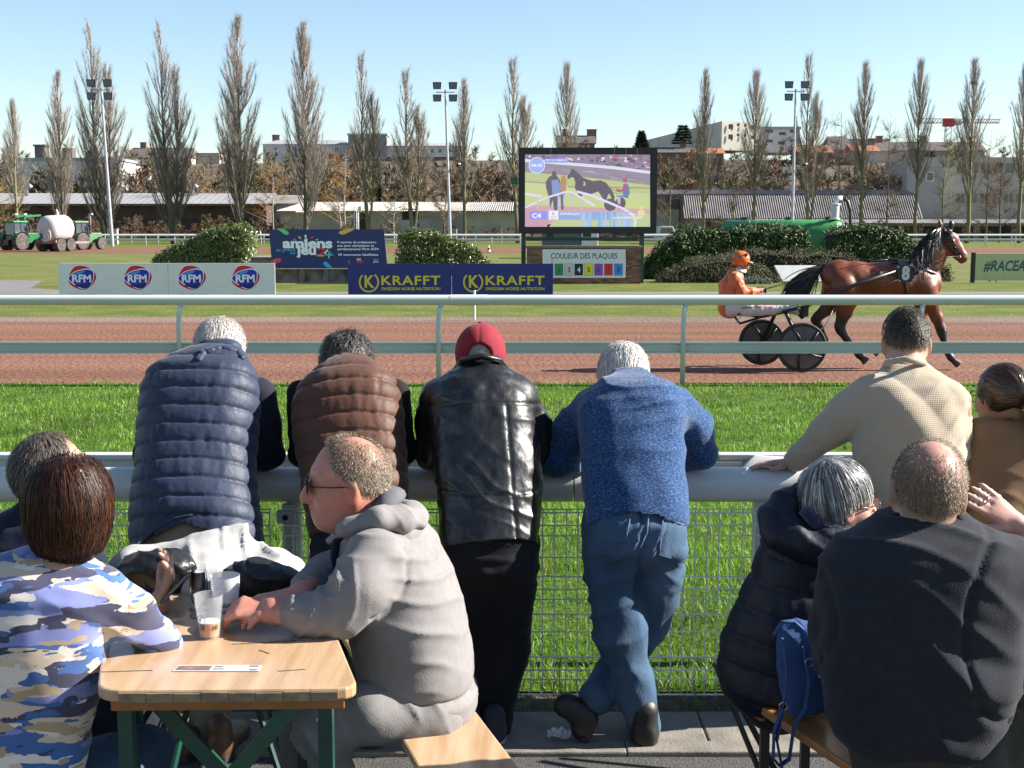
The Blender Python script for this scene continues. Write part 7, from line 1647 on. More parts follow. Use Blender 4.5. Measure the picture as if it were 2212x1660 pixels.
# ================================================================== STANDING PAIR AT THE RIGHT
# ---- man in a beige waffle-knit pullover, one hand on the rail
d0 = RD - .22
p = person('young man with a fade haircut in a beige waffle pullover, one hand on the rail', G(1985, 1600, ZT))
F = Frame(D(1956, 738, RD - .02), (.06, 1, -.08), (0, .1, 1), 1.04); nb = D(1955, 812, RD - .12)
bs = Shape(.03); bs.loft([(1150, 1930, 2055, d0), (1000, 1870, 2065, d0 + .02), (870, 1870, 2060, d0 + .06), (815, 1900, 2020, d0 + .1)], .6); head(bs, F, nb, .066)
arm_body(bs, D(1862, 865, d0 + .05), D(1792, 925, d0 + .12), D(1712, 1000, RD - .02), (.045, .038, .03), (-1, .15, -.05), (0, .1, 1), -1, 1.0, .35); arm_body(bs, D(2068, 865, d0 + .05), D(2072, 985, d0 + .1), D(2010, 1000, RD + .05), hd=(-1, .3, 0))
hr = lambda L: np.clip((L[:, 2] - np.interp(L[:, 1], [-.12, -.05, .0, .05, .07], [-.055, -.04, -.01, .03, .2])) / .06, 0, 1)
organic('body', bs, .008, m_skin2, p, None, skin_col(F, (.47, .27, .19), lambda L: hr(L) ** 1.3, (.028, .022, .02)))
wisps('hair', p, F, lambda L: np.clip(hr(L) * 1.2 - .25, 0, 1), 3800, .014, .002, [(.022, .018, .016), (.05, .042, .034), (.12, .09, .05)], m_shair, 12, .006, curl=.5)
m_waf, nt, bsd = nodes_of('beige waffle knit'); bsd.inputs['Base Color'].default_value = (.34, .285, .215, 1); bsd.inputs['Roughness'].default_value = .95; bsd.inputs['Specular IOR Level'].default_value = .1; bsd.inputs['Sheen Weight'].default_value = .2
tc = nt.nodes.new('ShaderNodeTexCoord'); wv = []
for ax_, sc_ in (('X', 96), ('Z', 96)):
    w_ = nt.nodes.new('ShaderNodeTexWave'); w_.bands_direction = ax_; w_.inputs['Scale'].default_value = sc_ / 2; w_.inputs['Distortion'].default_value = .6; w_.inputs['Detail'].default_value = 1; nt.links.new(tc.outputs['Object'], w_.inputs[0]); wv.append(w_)
ml = nt.nodes.new('ShaderNodeMath'); ml.operation = 'MULTIPLY'; nt.links.new(wv[0].outputs['Fac'], ml.inputs[0]); nt.links.new(wv[1].outputs['Fac'], ml.inputs[1])
bp_ = nt.nodes.new('ShaderNodeBump'); bp_.inputs['Strength'].default_value = .32; bp_.inputs['Distance'].default_value = .005; nt.links.new(ml.outputs[0], bp_.inputs['Height']); nt.links.new(bp_.outputs[0], bsd.inputs['Normal'])
jk = Shape(.04); jk.loft([(1230, 1915, 2062, d0 - .02), (1120, 1888, 2075, d0 - .01), (1050, 1862, 2084, d0), (980, 1842, 2082, d0 + .02), (920, 1840, 2080, d0 + .04), (870, 1846, 2076, d0 + .06), (840, 1858, 2064, d0 + .07), (815, 1880, 2040, d0 + .08), (798, 1902, 2016, d0 + .09), (786, 1912, 2002, d0 + .10)], .66, 2.3)
jk.chain([D(1868, 862, d0 + .05), D(1832, 892, d0 + .08), D(1790, 928, d0 + .12), D(1718, 995, RD - .04)], [mpx(42, d0), mpx(40, d0), mpx(37, d0), mpx(25, d0)], None, 1, .04); jk.chain([D(2052, 862, d0 + .05), D(2066, 920, d0 + .08), D(2068, 985, d0 + .1), D(2015, 1003, RD + .03)], [mpx(36, d0), mpx(33, d0), mpx(29, d0), mpx(25, d0)], None, 1, .04)
def drape(V, n):                                       # long diagonal folds from the right shoulder blade
    x, z = V[:, 0] - D(1960, 0, d0).x, V[:, 2] - D(0, 900, d0).z; u = x * .75 + z * .5; return (.016 * np.clip(np.sin(u * 26 + 1.1 + 1.5 * vnoise(V, 3, 4)), -.3, 1) * np.exp(-((x - .03) / .16) ** 2) * (n[:, 1] < 0)).astype(f32)
organic('pullover', jk, .0075, m_waf, p, plus(folds(.008, 5, 41), drape, creases(.012, 46, 42, (-.6, 0, .8), .6, 5)))
part('collar', MB().tube([D(X, Y, d) for X, Y, d in ((1908, 800, d0 + .16), (1916, 784, d0 + .05), (1955, 776, d0 - .01), (1995, 784, d0 + .05), (2004, 802, d0 + .16))], .012, 10), m_waf, p, smooth=True)
tr = Shape(.08); tr.loft([(1300, 1925, 2050, d0, .7), (1210, 1905, 2065, d0), (1150, 1905, 2070, d0)], .7, 2.3)
for x0, x1 in ((1950, 1945), (2025, 2035)): tr.chain([D(x0, 1260, d0), D(x0, 1420, d0 + .03), D(x1, 1560, d0 + .02)], [mpx(44, d0), mpx(38, d0), mpx(32, d0)], None, 1, .05); a = G(x1, 1600, ZT); shoe(p, a + Vector((0, 0, .002)), a + Vector((.02, .26, .002)))
organic('trousers', tr, .013, cloth('charcoal cotton', (.02, .02, .024), .85), p, folds(.008, 8, 45))
# ---- woman in a tan coat
d0 = RD - .12
p = person('woman with glasses and a brown ponytail in a tan coat at the right edge', G(2180, 1600, ZT))
F = Frame(D(2163, 860, RD - .02), (-.45, .88, -.08), (0, .1, 1), 1.0); nb = D(2185, 925, RD - .08)
bs = Shape(.03); bs.loft([(1150, 2105, 2270, d0), (1000, 2115, 2270, d0 + .02), (930, 2130, 2250, d0 + .06)], .6); head(bs, F, nb, .05)
hr = scalp(.05, -.08, -.005)
organic('body', bs, .009, m_skin2, p, None, skin_col(F, (.50, .28, .20), hr, (.035, .022, .015)))
hs_ = Shape(.02); hs_.ell(F(0, -.015, .028), (.086, .106, .104), F.R); hs_.plane(F(0, .05, .0), F.f * .9 - F.u * .45)
hv = organic('hair', hs_, .008, m_ghair, p, folds(.004, 30, 3, (1, 1, 1)), lambda V, n: np.tile((.03, .018, .012), (len(V), 1)))
sd_ = on_shape(hs_, 1500, 3, lambda V: np.ones(len(V), bool)); tip = np.array(F(0, -.125, .0)); locks('hair_strands', p, hs_, sd_, lambda P: (tip - P) / (np.linalg.norm(tip - P, axis=1, keepdims=True) + .01), .10, .0026, [(.035, .02, .012), (.07, .04, .022), (.10, .055, .03)], m_ghair, 4, 6)
pt = Shape(.02); pt.chain([F(0, -.12, .01), F(.01, -.16, -.02), F(.0, -.165, -.09), F(-.01, -.15, -.17), F(-.02, -.13, -.22)], [.022, .03, .028, .02, .006]); organic('ponytail', pt, .008, m_ghair, p, folds(.004, 30, 5), lambda V, n: np.tile((.11, .05, .022), (len(V), 1)))
sd_ = on_shape(pt, 500, 5, lambda V: np.ones(len(V), bool)); locks('ponytail_strands', p, pt, sd_, lambda P: np.tile((0, 0, -1.), (len(P), 1)), .12, .0024, [(.14, .06, .026), (.24, .11, .045), (.08, .04, .02)], m_ghair, 6, 6)
m_tan = cloth('tan gabardine', (.27, .155, .075), .75, .1, 10, .2, 200, .1)
jk = Shape(.04); jk.loft([(1235, 2062, 2290, d0 - .04), (1160, 2068, 2290, d0 - .03), (1080, 2078, 2285, d0), (1000, 2090, 2280, d0 + .02), (960, 2094, 2282, d0 + .03), (930, 2104, 2275, d0 + .04), (910, 2124, 2250, d0 + .06), (898, 2150, 2225, d0 + .07)], .62, 2.3)
jk.chain([D(2112, 945, d0 + .02), D(2096, 1030, d0 - .02), D(2110, 1110, RD - .05)], [mpx(36, d0), mpx(32, d0), mpx(27, d0)], None, 1, .04)
organic('coat', jk, .010, m_tan, p, plus(folds(.010, 5, 51), creases(.010, 40, 52, (.3, 0, 1), .6, 4)))
part('collar', MB().tube([D(X, Y, d) for X, Y, d in ((2140, 912, d0 + .12), (2155, 900, d0 + .0), (2190, 894, d0 - .03), (2225, 902, d0 + .02))], .022, 10, True, None, .6), m_tan, p, smooth=True)
tr = Shape(.08)
for x0 in (2140, 2215): tr.chain([D(x0, 1220, d0), D(x0, 1420, d0 + .03), D(x0, 1560, d0 + .02)], [mpx(48, d0), mpx(38, d0), mpx(30, d0)], None, 1, .05); a = G(x0, 1600, ZT); shoe(p, a + Vector((0, 0, .002)), a + Vector((.0, .25, .002)), .042)
organic('trousers', tr, .014, cloth('black denim', 0), p, folds(.008, 8, 55))
def glasses(parent, F, m, lens, w=.027, h=.021, fw=.0022, y=.106, z=.004):
    g = None
    for s in (-1, 1):
        ring = [F(s * .033 + w * cos(a), y - .35 * abs(s * .033 + w * cos(a)) ** 1.6 * 1.6, z + h * sin(a)) for a in [2 * pi * i / 20 for i in range(21)]]
        o = part('glasses', MB().tube(ring, fw, 6, False), m, parent, smooth=True) if g is None else part('rim', MB().tube(ring, fw, 6, False), m, parent, smooth=True)
        if g is None: g = o
        else: o.parent = g; o.location = (0, 0, 0)
        l = part('lens', MB().poly(ring[:-1]), lens, parent); l.parent = g; l.location = (0, 0, 0)
        t_ = part('temple', MB().tube([F(s * (.033 + w), y - .022, z + .004), F(s * .083, .04, z + .003), F(s * .086, -.005, z + .002), F(s * .084, -.03, z - .014)], fw * 1.1, 6), m, parent, smooth=True); t_.parent = g; t_.location = (0, 0, 0)
    b = part('bridge', MB().tube([F(-.007, y - .002, z + .004), F(0, y + .006, z + .007), F(.007, y - .002, z + .004)], fw, 6), m, parent, smooth=True); b.parent = g; b.location = (0, 0, 0)
m_rimb = mat('black frames', (.01, .01, .012), .3); m_lens, nt, bsd = nodes_of('clear lens'); bsd.inputs['Base Color'].default_value = (.9, .92, .95, 1); bsd.inputs['Roughness'].default_value = .02; bsd.inputs['Alpha'].default_value = .18
m_dlens = mat('dark lens', (.012, .012, .014), .06, spec=.9)
glasses(p, F, m_rimb, m_lens)
# ================================================================== TABLES, BENCHES AND THE PEOPLE SEATED AT THEM
ZTAB, ZBEN = ZT + .77, ZT + .46
m_wood = mat('varnished table wood', (.52, .33, .18), .27, col2=(.68, .47, .29), scale=3.2, stretch=(8, .8, 1), bump=.08, bscale=40, spec=.5, coat=.3)
m_wend = mat('worn edge wood', (.20, .15, .10), .8, col2=(.42, .28, .14), scale=24, bump=.5, bscale=60, bdist=.004); m_batten = mat('orange batten', (.36, .14, .035), .45, var=.15, scale=8, stretch=(1, 8, 1)); m_fgreen = mat('green folding frame', (.008, .06, .042), .4, var=.2); m_scr = mat('dark scratch', (.08, .07, .07), .8)
AX = radians(17.5)
SK = 0.0
def bw(o, a, b, z=0.0): return Vector((o[0] + cos(AX - SK) * a - sin(AX) * b, o[1] + sin(AX - SK) * a + cos(AX) * b, z))
def slab(o, a0, a1, b0, b1, z0, z1, mb=None, r=.0):
    q = [(a0 + r - r * sin(x), b0 + r - r * cos(x)) for x in (0, .4, .8, 1.2, pi / 2)][::-1] + [(a1 - r + r * sin(x), b0 + r - r * cos(x)) for x in (0, .4, .8, 1.2, pi / 2)] + [(a1, b1), (a0, b1)] if r else [(a0, b0), (a1, b0), (a1, b1), (a0, b1)]
    return (mb or MB()).poly([bw(o, a, b, z1) for a, b in q], z1 - z0, (0, 0, 1))
AXX = AX
def folding_frame(t, o, w, b, zt, m, h=.03):
    for a in (.06, w - .06): part('leg', MB().bar(bw(o, a, b, ZT), bw(o, a, b, zt), h, h), m, t)
    part('leg_stretcher', MB().bar(bw(o, .06, b + .02, ZT + (zt - ZT) * .28), bw(o, w - .06, b + .02, ZT + (zt - ZT) * .28), .02, .03), m, t)
    for a in (.10, w - .10): part('strut', MB().bar(bw(o, a, b + .03, ZT + (zt - ZT) * .30), bw(o, w / 2 + (a - w / 2) * .2, b + .42, zt - .02), .008, .022), m, t)
def beer_table(lab, o, w, L, bf):
    t = thing('beer_table', lab, 'table', bw(o, w / 2, L / 2, ZT), 'beer tables')
    part('tabletop', slab(o, 0, w, 0, L, ZTAB - .030, ZTAB, None, .05), m_wood, t, bevel=.006)
    n = 8
    for k in range(n): part('edge_board', slab(o, .05 + (w - .1) * k / n + .001, .05 + (w - .1) * (k + 1) / n - .001, -.004, .004, ZTAB - .029, ZTAB - .007 - .001 * (k % 3)), m_wend, t)
    part('batten', slab(o, .03, w - .03, .03, .06, ZTAB - .062, ZTAB - .032), m_batten, t, bevel=.003); part('batten', slab(o, .03, w - .03, L - .1, L - .06, ZTAB - .062, ZTAB - .032), m_batten, t)
    for b in (.16, L - .2): folding_frame(t, o, w, b, ZTAB - .032, m_fgreen, .035)
    part('cross_brace', MB().bar(bw(o, .08, .16, ZT + .22), bw(o, w - .08, .20, ZTAB - .05), .012, .04), m_fgreen, t); part('cross_brace', MB().bar(bw(o, w - .08, .17, ZT + .22), bw(o, .08, .22, ZTAB - .05), .012, .04), m_fgreen, t)
    return t
def bench(lab, o, w, L, m, fr=m_fgreen):
    t = thing('bench', lab, 'bench', bw(o, w / 2, L / 2, ZT), 'beer benches')
    part('seat', slab(o, 0, w, 0, L, ZBEN - .026, ZBEN, None, .03), m, t, bevel=.006); part('batten', slab(o, .02, w - .02, .06, .10, ZBEN - .062, ZBEN - .028), m_batten, t, bevel=.003); part('batten', slab(o, .02, w - .02, L - .10, L - .06, ZBEN - .062, ZBEN - .028), m_batten, t, bevel=.003)
    for b in (.14, L - .06): folding_frame(t, o, w, b, ZBEN - .028, fr, .026)
    return t
P0 = G(208, 1492, ZTAB); P1 = G(775, 1490, ZTAB); TW = (P1 - P0).length; AX = radians(15); SK = radians(13.5)
tab = beer_table('worn wooden beer table with green folding legs and cups, lower left', (P0.x, P0.y), TW, .94, 0)
for X0, Y0, X1, Y1 in ((500, 1392, 640, 1384), (560, 1404, 582, 1412), (210, 1452, 330, 1448), (600, 1450, 660, 1446)):
    a, b = G(X0, Y0, ZTAB + .0012), G(X1, Y1, ZTAB + .0012); part('scratch', MB().bar(a, b, .0022, .0006), m_scr, tab)
SK = 0.0; AX = radians(17.5)
q = G(905, 1660, ZBEN); bo = bw((q.x, q.y), 0, -.42); bench('pale wooden bench under the man in the grey hooded top', (bo.x, bo.y), .245, 1.75, m_wood)
q = G(150, 1640, ZBEN); bo = bw((-1.42, 2.55), 0, 0); bench('bench under the woman in the camouflage pullover', (bo.x, bo.y), .25, 1.7, m_wood)
AX = radians(20); q = G(1604, 1500, ZBEN); m_wood2 = mat('orange bench wood', (.42, .19, .055), .35, var=.12, scale=5, stretch=(8, .8, 1), coat=.2)
bo = bw((q.x, q.y), 0, -1.75); bench('orange wooden bench with black legs at the lower right', (bo.x, bo.y), .26, 1.78, m_wood2, m_black)
bo = bw((q.x, q.y), .56, -1.7); RT = beer_table('beer table hidden behind the man in the dark grey fleece', (bo.x, bo.y), .55, 1.9, 0)

# ---------------------------------------------------------------- things on the left table
m_cup, nt, bsd = nodes_of('frosted plastic'); bsd.inputs['Base Color'].default_value = (.72, .73, .76, 1); bsd.inputs['Roughness'].default_value = .35; bsd.inputs['Transmission Weight'].default_value = .2; bsd.inputs['Alpha'].default_value = .14; bsd.inputs['IOR'].default_value = 1.2
m_beer, nt, bsd = nodes_of('beer'); bsd.inputs['Base Color'].default_value = (.55, .19, .006, 1); bsd.inputs['Roughness'].default_value = .15; bsd.inputs['Transmission Weight'].default_value = .0; bsd.inputs['IOR'].default_value = 1.33
m_gls, nt, bsd = nodes_of('glass'); bsd.inputs['Base Color'].default_value = (.95, .97, .98, 1); bsd.inputs['Roughness'].default_value = .02; bsd.inputs['Transmission Weight'].default_value = 1.0; bsd.inputs['IOR'].default_value = 1.45
m_ink = mat('dark blue ink', (.03, .03, .10), .6)
def ring_text(mb, s, c, r, z, h, a0, w):
    k = MB(); text_mb(k, s, (0, 0, 0), h, w, .03)
    mb.add([(c.x + r * sin(a0 + v[0] / r), c.y - r * cos(a0 + v[0] / r), z + v[2]) for v in k.v], k.f)
m_cup2 = m_cup.copy(); m_cup2.name = 'milky plastic'; m_cup2.node_tree.nodes['Principled BSDF'].inputs['Alpha'].default_value = .5
def cup(X, Y, rb, rt, h, lab, beer=0, txt=()):
    c = G(X, Y, ZTAB + .001); t = thing('plastic_cup', lab, 'cup', c); R = lambda z: rb + (rt - rb) * z / h
    part('wall', MB().lathe([(rb * .2, .003), (rb, .002), (R(h * .7), h * .7), (R(h * .7) + .002, h * .72), (rt, h), (rt + .0015, h + .001), (rt - .001, h), (R(h * .7) - .001, h * .7), (rb - .0015, .005), (rb * .2, .005)], c, 'z', 32, None, False), m_cup if beer else m_cup2, t, smooth=50)
    if beer: part('beer', MB().lathe([(rb - .003, .007), (R(beer) - .003, beer)], c, 'z', 28), m_beer, t, smooth=50); part('foam', MB().lathe([(R(beer) - .003, beer + .0006), (R(beer) - .003, beer + .002)], c, 'z', 28), m_wpaint, t, smooth=50)
    for s, z, hh, a0, w in txt: mb = MB(); ring_text(mb, s, c, R(z) + .0012, c.z + z, hh, a0, w); part('lettering', mb, m_ink, t)
    return t, c, R
t, c, R = cup(453, 1377, .026, .0365, .114, 'clear plastic cup with a third of beer left', .042, [('UE', .027, .012, -.72, .017), ('HE', .027, .012, .5, .017)])
ri = [Vector((c.x + .0325 * sin(-.5 + .42 * cos(a)), c.y - .0325 * cos(-.5 + .42 * cos(a)), c.z + .053 + .013 * sin(a))) for a in [2 * pi * i / 24 for i in range(25)]]
part('emblem', MB().tube(ri, .0006, 5).poly([Vector((c.x + .034 * sin(-.5 + x), c.y - .034 * cos(-.5 + x), c.z + .053 + z)) for x, z in ((0, -.006), (.12, .006), (.05, .001), (.02, .010), (-.04, .001), (-.14, .004))]), m_ink, t)
cup(489, 1338, .031, .0385, .122, 'taller frosted cup stack with dark blue print', 0, [('EDAGUE', .024, .011, -.35, .042), ('HEURE', .042, .010, -.2, .03)])
for X, Y, lab in ((432, 1330, 'stemmed beer glass in front, left of the cups'), (430, 1316, 'stemmed beer glass behind the other one')):
    c = G(X, Y, ZTAB + .001); part('bowl', MB().lathe([(.026, 0), (.026, .002), (.004, .006), (.004, .022), (.016, .030), (.023, .05), (.024, .09), (.021, .125), (.0200, .125), (.0228, .09), (.0215, .052), (.0145, .034), (.001, .028)], c, 'z', 28, None, False), m_gls, thing('beer_glass', lab, 'glass', c), smooth=50)
tk = thing('betting_slip', 'long white printed slip lying on the table', 'slip', G(470, 1444, ZTAB)); q = [G(X, Y, ZTAB + .0022) for X, Y in ((372, 1450), (386, 1437), (566, 1437), (560, 1450))]
part('paper', MB().poly(q, .001, (0, 0, 1)), m_wpaint, tk)
def inq(u0, u1, v0, v1, dz): f = lambda u, v: q[0].lerp(q[3], u).lerp(q[1].lerp(q[2], u), v) + Vector((0, 0, dz)); return [f(u0, v0), f(u1, v0), f(u1, v1), f(u0, v1)]
part('photo', MB().poly(inq(.02, .42, .12, .85, .0008)), mat('brown print', (.25, .15, .13), .5, var=.4, scale=40), tk)
for u0, u1, v0, v1 in ((.45, .55, .6, .8), (.45, .58, .25, .4), (.88, .97, .1, .3), (.86, .97, .7, .9)): part('print_line', MB().poly(inq(u0, u1, v0, v1, .0008)), mat('grey ink', (.2, .2, .28), .6, var=.5, scale=300), tk)
# clothes heaped at the far end of the table
m_lgrey = cloth('light grey fleece', (.50, .49, .48), .95, .06); m_liner = mat('black shiny lining', (.014, .013, .013), .38, .3, 12, .4, 40, bdist=.008)
cl = thing('grey_top', 'light grey fleece top thrown over the far end of the table', 'clothes', G(480, 1290, ZTAB)); zb_ = ZTAB + .004
sh = Shape(.05)
for X, Y, d, rx, ry, rz in ((300, 1222, 3.78, .10, .08, .05), (430, 1228, 3.78, .13, .10, .085), (478, 1210, 3.83, .10, .08, .08), (520, 1205, 3.83, .05, .06, .10), (560, 1230, 3.81, .10, .09, .07), (610, 1250, 3.75, .06, .08, .05), (450, 1262, 3.68, .10, .08, .06)): sh.ell(D(X, Y, d), (rx, ry, rz))
organic('fleece', sh, .009, m_lgrey, cl, plus(folds(.016, 8, 61), creases(.016, 26, 62, (.8, .2, .4), .8, 5)))
cl = thing('black_jacket', 'black shiny jacket heaped under the grey fleece top', 'clothes', G(520, 1300, ZTAB)); sh = Shape(.04)
for X, Y, d, rx, ry, rz in ((335, 1228, 3.66, .12, .06, .055), (350, 1262, 3.66, .08, .05, .04), (562, 1252, 3.60, .12, .06, .065), (600, 1268, 3.65, .06, .06, .045), (500, 1285, 3.65, .12, .05, .04)): sh.ell(D(X, Y, d), (rx, ry, rz))
organic('jacket', sh, .008, m_liner, cl, plus(folds(.012, 12, 63), creases(.014, 36, 64, (.7, .1, .6), .9, 7)))

m_bhair = mat_attr('brown hair', .5, .22, var=.2, scale=40)
# ---------------------------------------------------------------- woman in the camouflage pullover
d0 = 3.06
p = person('brown-haired woman in a blue and cream camouflage pullover, back turned, at the left table', Vector((D(90, 1500, d0).x, d0, ZT)))
F = Frame(D(148, 1090, d0 + .03), (.25, .96, 0), (0, 0, 1), 1.0); nb = D(140, 1190, d0 + .02)
bs = Shape(.03); bs.loft([(1560, -30, 160, d0), (1400, -60, 215, d0), (1250, -40, 225, d0), (1205, 40, 200, d0)], .62); head(bs, F, nb, .056)
arm_body(bs, D(215, 1300, d0 + .03), D(350, 1390, d0 + .12), D(250, 1385, d0 + .28), (.035, .035, .032), (-.8, .5, .3), (0, 0, 1), -1, .95, .4); arm_body(bs, D(-60, 1290, d0), D(-90, 1420, d0 + .1), D(30, 1400, d0 + .3), hd=(1, .5, 0))
organic('body', bs, .009, m_skin2, p, None, skin_col(F, (.47, .27, .20), scalp(.05, -.08), (.03, .015, .01)))
hs_ = Shape(.03); hs_.loft([(1207, 118, 182, d0 - .0, 1.0), (1188, 82, 214, d0, .9), (1150, 63, 232, d0, .85), (1100, 54, 238, d0, .85), (1060, 55, 236, d0 + .01, .9), (1030, 67, 227, d0 + .02, .95), (1008, 86, 212, d0 + .02, .95), (995, 112, 186, d0 + .02, .9), (988, 130, 168, d0 + .02, .9)], .9, 2.1)
hs_.ell(F(0, .05, -.05), (.062, .06, .11), F.R, .02, True)
organic('hair', hs_, .008, m_ghair, p, folds(.005, 24, 3, (1.6, 1.6, .25)), lambda V, n: np.tile((.020, .008, .004), (len(V), 1)))
cr_ = np.array(F(.0, -.03, .12)); sd_ = on_shape(hs_, 6000, 3, lambda V: V[:, 1] < d0 + .06)
def fl_(P):
    v = P - cr_; v[:, 2] = 0; v /= np.linalg.norm(v, axis=1, keepdims=True) + 1e-3; k = np.clip((cr_[2] - .02 - P[:, 2]) / .1, 0, 1)[:, None]; return v * (1 - k) * .8 + np.array([-.05, 0, -1.0])
locks('hair_strands', p, hs_, sd_, fl_, .13, .0017, [(.022, .009, .005), (.03, .011, .006), (.05, .018, .009), (.09, .030, .012)], m_bhair, 7, 8, .007, .5)
m_camo, nt, bsd = nodes_of('camouflage knit'); tc = nt.nodes.new('ShaderNodeTexCoord'); mp_ = nt.nodes.new('ShaderNodeMapping'); mp_.inputs['Scale'].default_value = (.8, .8, 2.8); mp_.inputs['Rotation'].default_value = (0, radians(14), 0); nt.links.new(tc.outputs['Object'], mp_.inputs[0])
def noise_(sc, dist, det=2.0, off=0):
    n_ = nt.nodes.new('ShaderNodeTexNoise'); n_.inputs['Scale'].default_value = sc; n_.inputs['Distortion'].default_value = dist; n_.inputs['Detail'].default_value = det; m2 = nt.nodes.new('ShaderNodeMapping'); m2.inputs['Location'].default_value = (off, off, off); nt.links.new(mp_.outputs[0], m2.inputs[0]); nt.links.new(m2.outputs[0], n_.inputs[0]); return n_
jg = nt.nodes.new('ShaderNodeTexNoise'); jg.inputs['Scale'].default_value = 120; jm = nt.nodes.new('ShaderNodeMapping'); jm.inputs['Scale'].default_value = (1, 1, .15); nt.links.new(tc.outputs['Object'], jm.inputs[0]); nt.links.new(jm.outputs[0], jg.inputs[0])
def band(n_, stops):
    ad = nt.nodes.new('ShaderNodeMath'); ad.operation = 'MULTIPLY_ADD'; ad.inputs[1].default_value = .055; nt.links.new(jg.outputs[0], ad.inputs[0]); nt.links.new(n_.outputs[0], ad.inputs[2])
    r_ = nt.nodes.new('ShaderNodeValToRGB'); r_.color_ramp.interpolation = 'CONSTANT'; e = r_.color_ramp.elements; e[0].position, e[0].color = 0, (*stops[0][1], 1); e[1].position, e[1].color = stops[1][0], (*stops[1][1], 1)
    for a, c in stops[2:]: e.new(a).color = (*c, 1)
    nt.links.new(ad.outputs[0], r_.inputs[0]); return r_
CR, WH, BL, LV, SL, TN = (.50, .41, .32), (.60, .55, .50), (.055, .115, .29), (.18, .205, .42), (.05, .05, .09), (.34, .26, .16)
prev = None
for k_, (c_, sc_, th_, off_) in enumerate([(LV, 1, 0, 0), (BL, 5.5, .47, 3), (CR, 5.0, .52, 11), (WH, 6.5, .565, 23), (TN, 7.5, .60, 31), (SL, 6.5, .555, 47), (BL, 9, .62, 59)]):
    if prev is None: rg_ = nt.nodes.new('ShaderNodeRGB'); rg_.outputs[0].default_value = (*c_, 1); prev = rg_.outputs[0]; continue
    mk = band(noise_(sc_, .35, 2.5, off_), [(0, (0, 0, 0)), (th_ + .027, (1, 1, 1))]); mx_ = nt.nodes.new('ShaderNodeMix'); mx_.data_type = 'RGBA'; mx_.inputs['B'].default_value = (*c_, 1)
    nt.links.new(mk.outputs[0], mx_.inputs['Factor']); nt.links.new(prev, mx_.inputs['A']); prev = mx_.outputs['Result']
nt.links.new(prev, bsd.inputs['Base Color']); bsd.inputs['Roughness'].default_value = .95; bsd.inputs['Specular IOR Level'].default_value = .1; bsd.inputs['Sheen Weight'].default_value = .25
jk = Shape(.05); jk.loft([(1760, -75, 190, d0 - .02), (1660, -70, 188, d0 - .02), (1560, -70, 200, d0), (1480, -80, 222, d0), (1400, -88, 236, d0), (1330, -88, 250, d0), (1280, -82, 262, d0), (1245, -66, 256, d0 + .01), (1220, -40, 236, d0 + .02), (1202, 0, 212, d0 + .02), (1190, 40, 198, d0 + .03), (1182, 66, 186, d0 + .03)], .60, 2.4)
jk.chain([D(232, 1270, d0 + .01), D(285, 1325, d0 + .04), D(352, 1388, d0 + .10), D(262, 1392, d0 + .26)], [mpx(46, d0), mpx(48, d0), mpx(43, d0), mpx(34, d0)], None, 1, .05); jk.chain([D(-55, 1280, d0), D(-95, 1400, d0 + .06), D(10, 1410, d0 + .26)], [mpx(52, d0), mpx(44, d0), mpx(32, d0)], None, 1, .05)
organic('pullover', jk, .009, m_camo, p, plus(folds(.010, 5, 71), creases(.010, 40, 72, (.5, 0, 1), .6, 5)))
tr = Shape(.06); tr.chain([D(40, 1760, d0), D(230, 1690, d0 + .2), D(310, 1640, d0 + .45)], [.13, .11, .085]); tr.chain([D(310, 1640, d0 + .45), D(250, 1760, d0 + .4)], [.085, .06]); tr.loft([(1800, -60, 185, d0), (1740, -60, 185, d0)], .7)
organic('jeans', tr, .013, m_jean, p, plus(folds(.008, 8, 73), creases(.012, 46, 74)))
# ---------------------------------------------------------------- man behind her with a phone
d0 = 3.74
p = person('man with short greying hair in a navy jacket holding a phone, behind the woman', Vector((D(100, 1500, d0).x, d0, ZT)))
F = Frame(D(112, 1030, d0), (.86, .5, .10), (0, 0, 1), 1.06); nb = D(90, 1120, d0)
bs = Shape(.03); bs.loft([(1500, -40, 190, d0), (1250, -50, 190, d0), (1130, 0, 160, d0)], .62); head(bs, F, nb, .062)
W_ = D(342, 1306, d0 - .30); arm_body(bs, D(170, 1190, d0 - .05), D(235, 1350, d0 - .12), W_, (.05, .045, .034))
hd_ = Vector((.42, -.1, .9)); hand(bs, W_, hd_, (.80, .30, -.35), 1.05, 1.05, 1, .03)
hr = scalp(.035, -.08); organic('body', bs, .0065, m_skin2, p, None, skin_col(F, (.50, .28, .20), hr, (.11, .09, .075)))
wisps('hair', p, F, hr, 3200, .035, .0024, [(.10, .08, .065), (.18, .155, .13), (.06, .048, .04)], m_shair, 15, .008)
jk = Shape(.04); jk.loft([(1560, -80, 205, d0), (1400, -85, 210, d0), (1250, -80, 210, d0), (1170, -60, 200, d0), (1130, -30, 180, d0), (1105, 20, 150, d0), (1090, 45, 132, d0)], .66, 2.3); jk.chain([D(165, 1190, d0 - .06), D(235, 1345, d0 - .12), D(318, 1318, d0 - .29)], [mpx(48, d0), mpx(40, d0), mpx(30, d0)], None, 1, .04)
m_dnavy = cloth('navy fleece', (.010, .014, .035), .9); organic('jacket', jk, .011, m_dnavy, p, folds(.012, 6, 81)); tr = Shape(.06); tr.chain([D(60, 1540, d0), D(280, 1520, d0 + .05), D(290, 1660, d0)], [.13, .09, .06]); organic('trousers', tr, .014, cloth('dark blue jeans', 0), p, folds(.008, 8, 83))
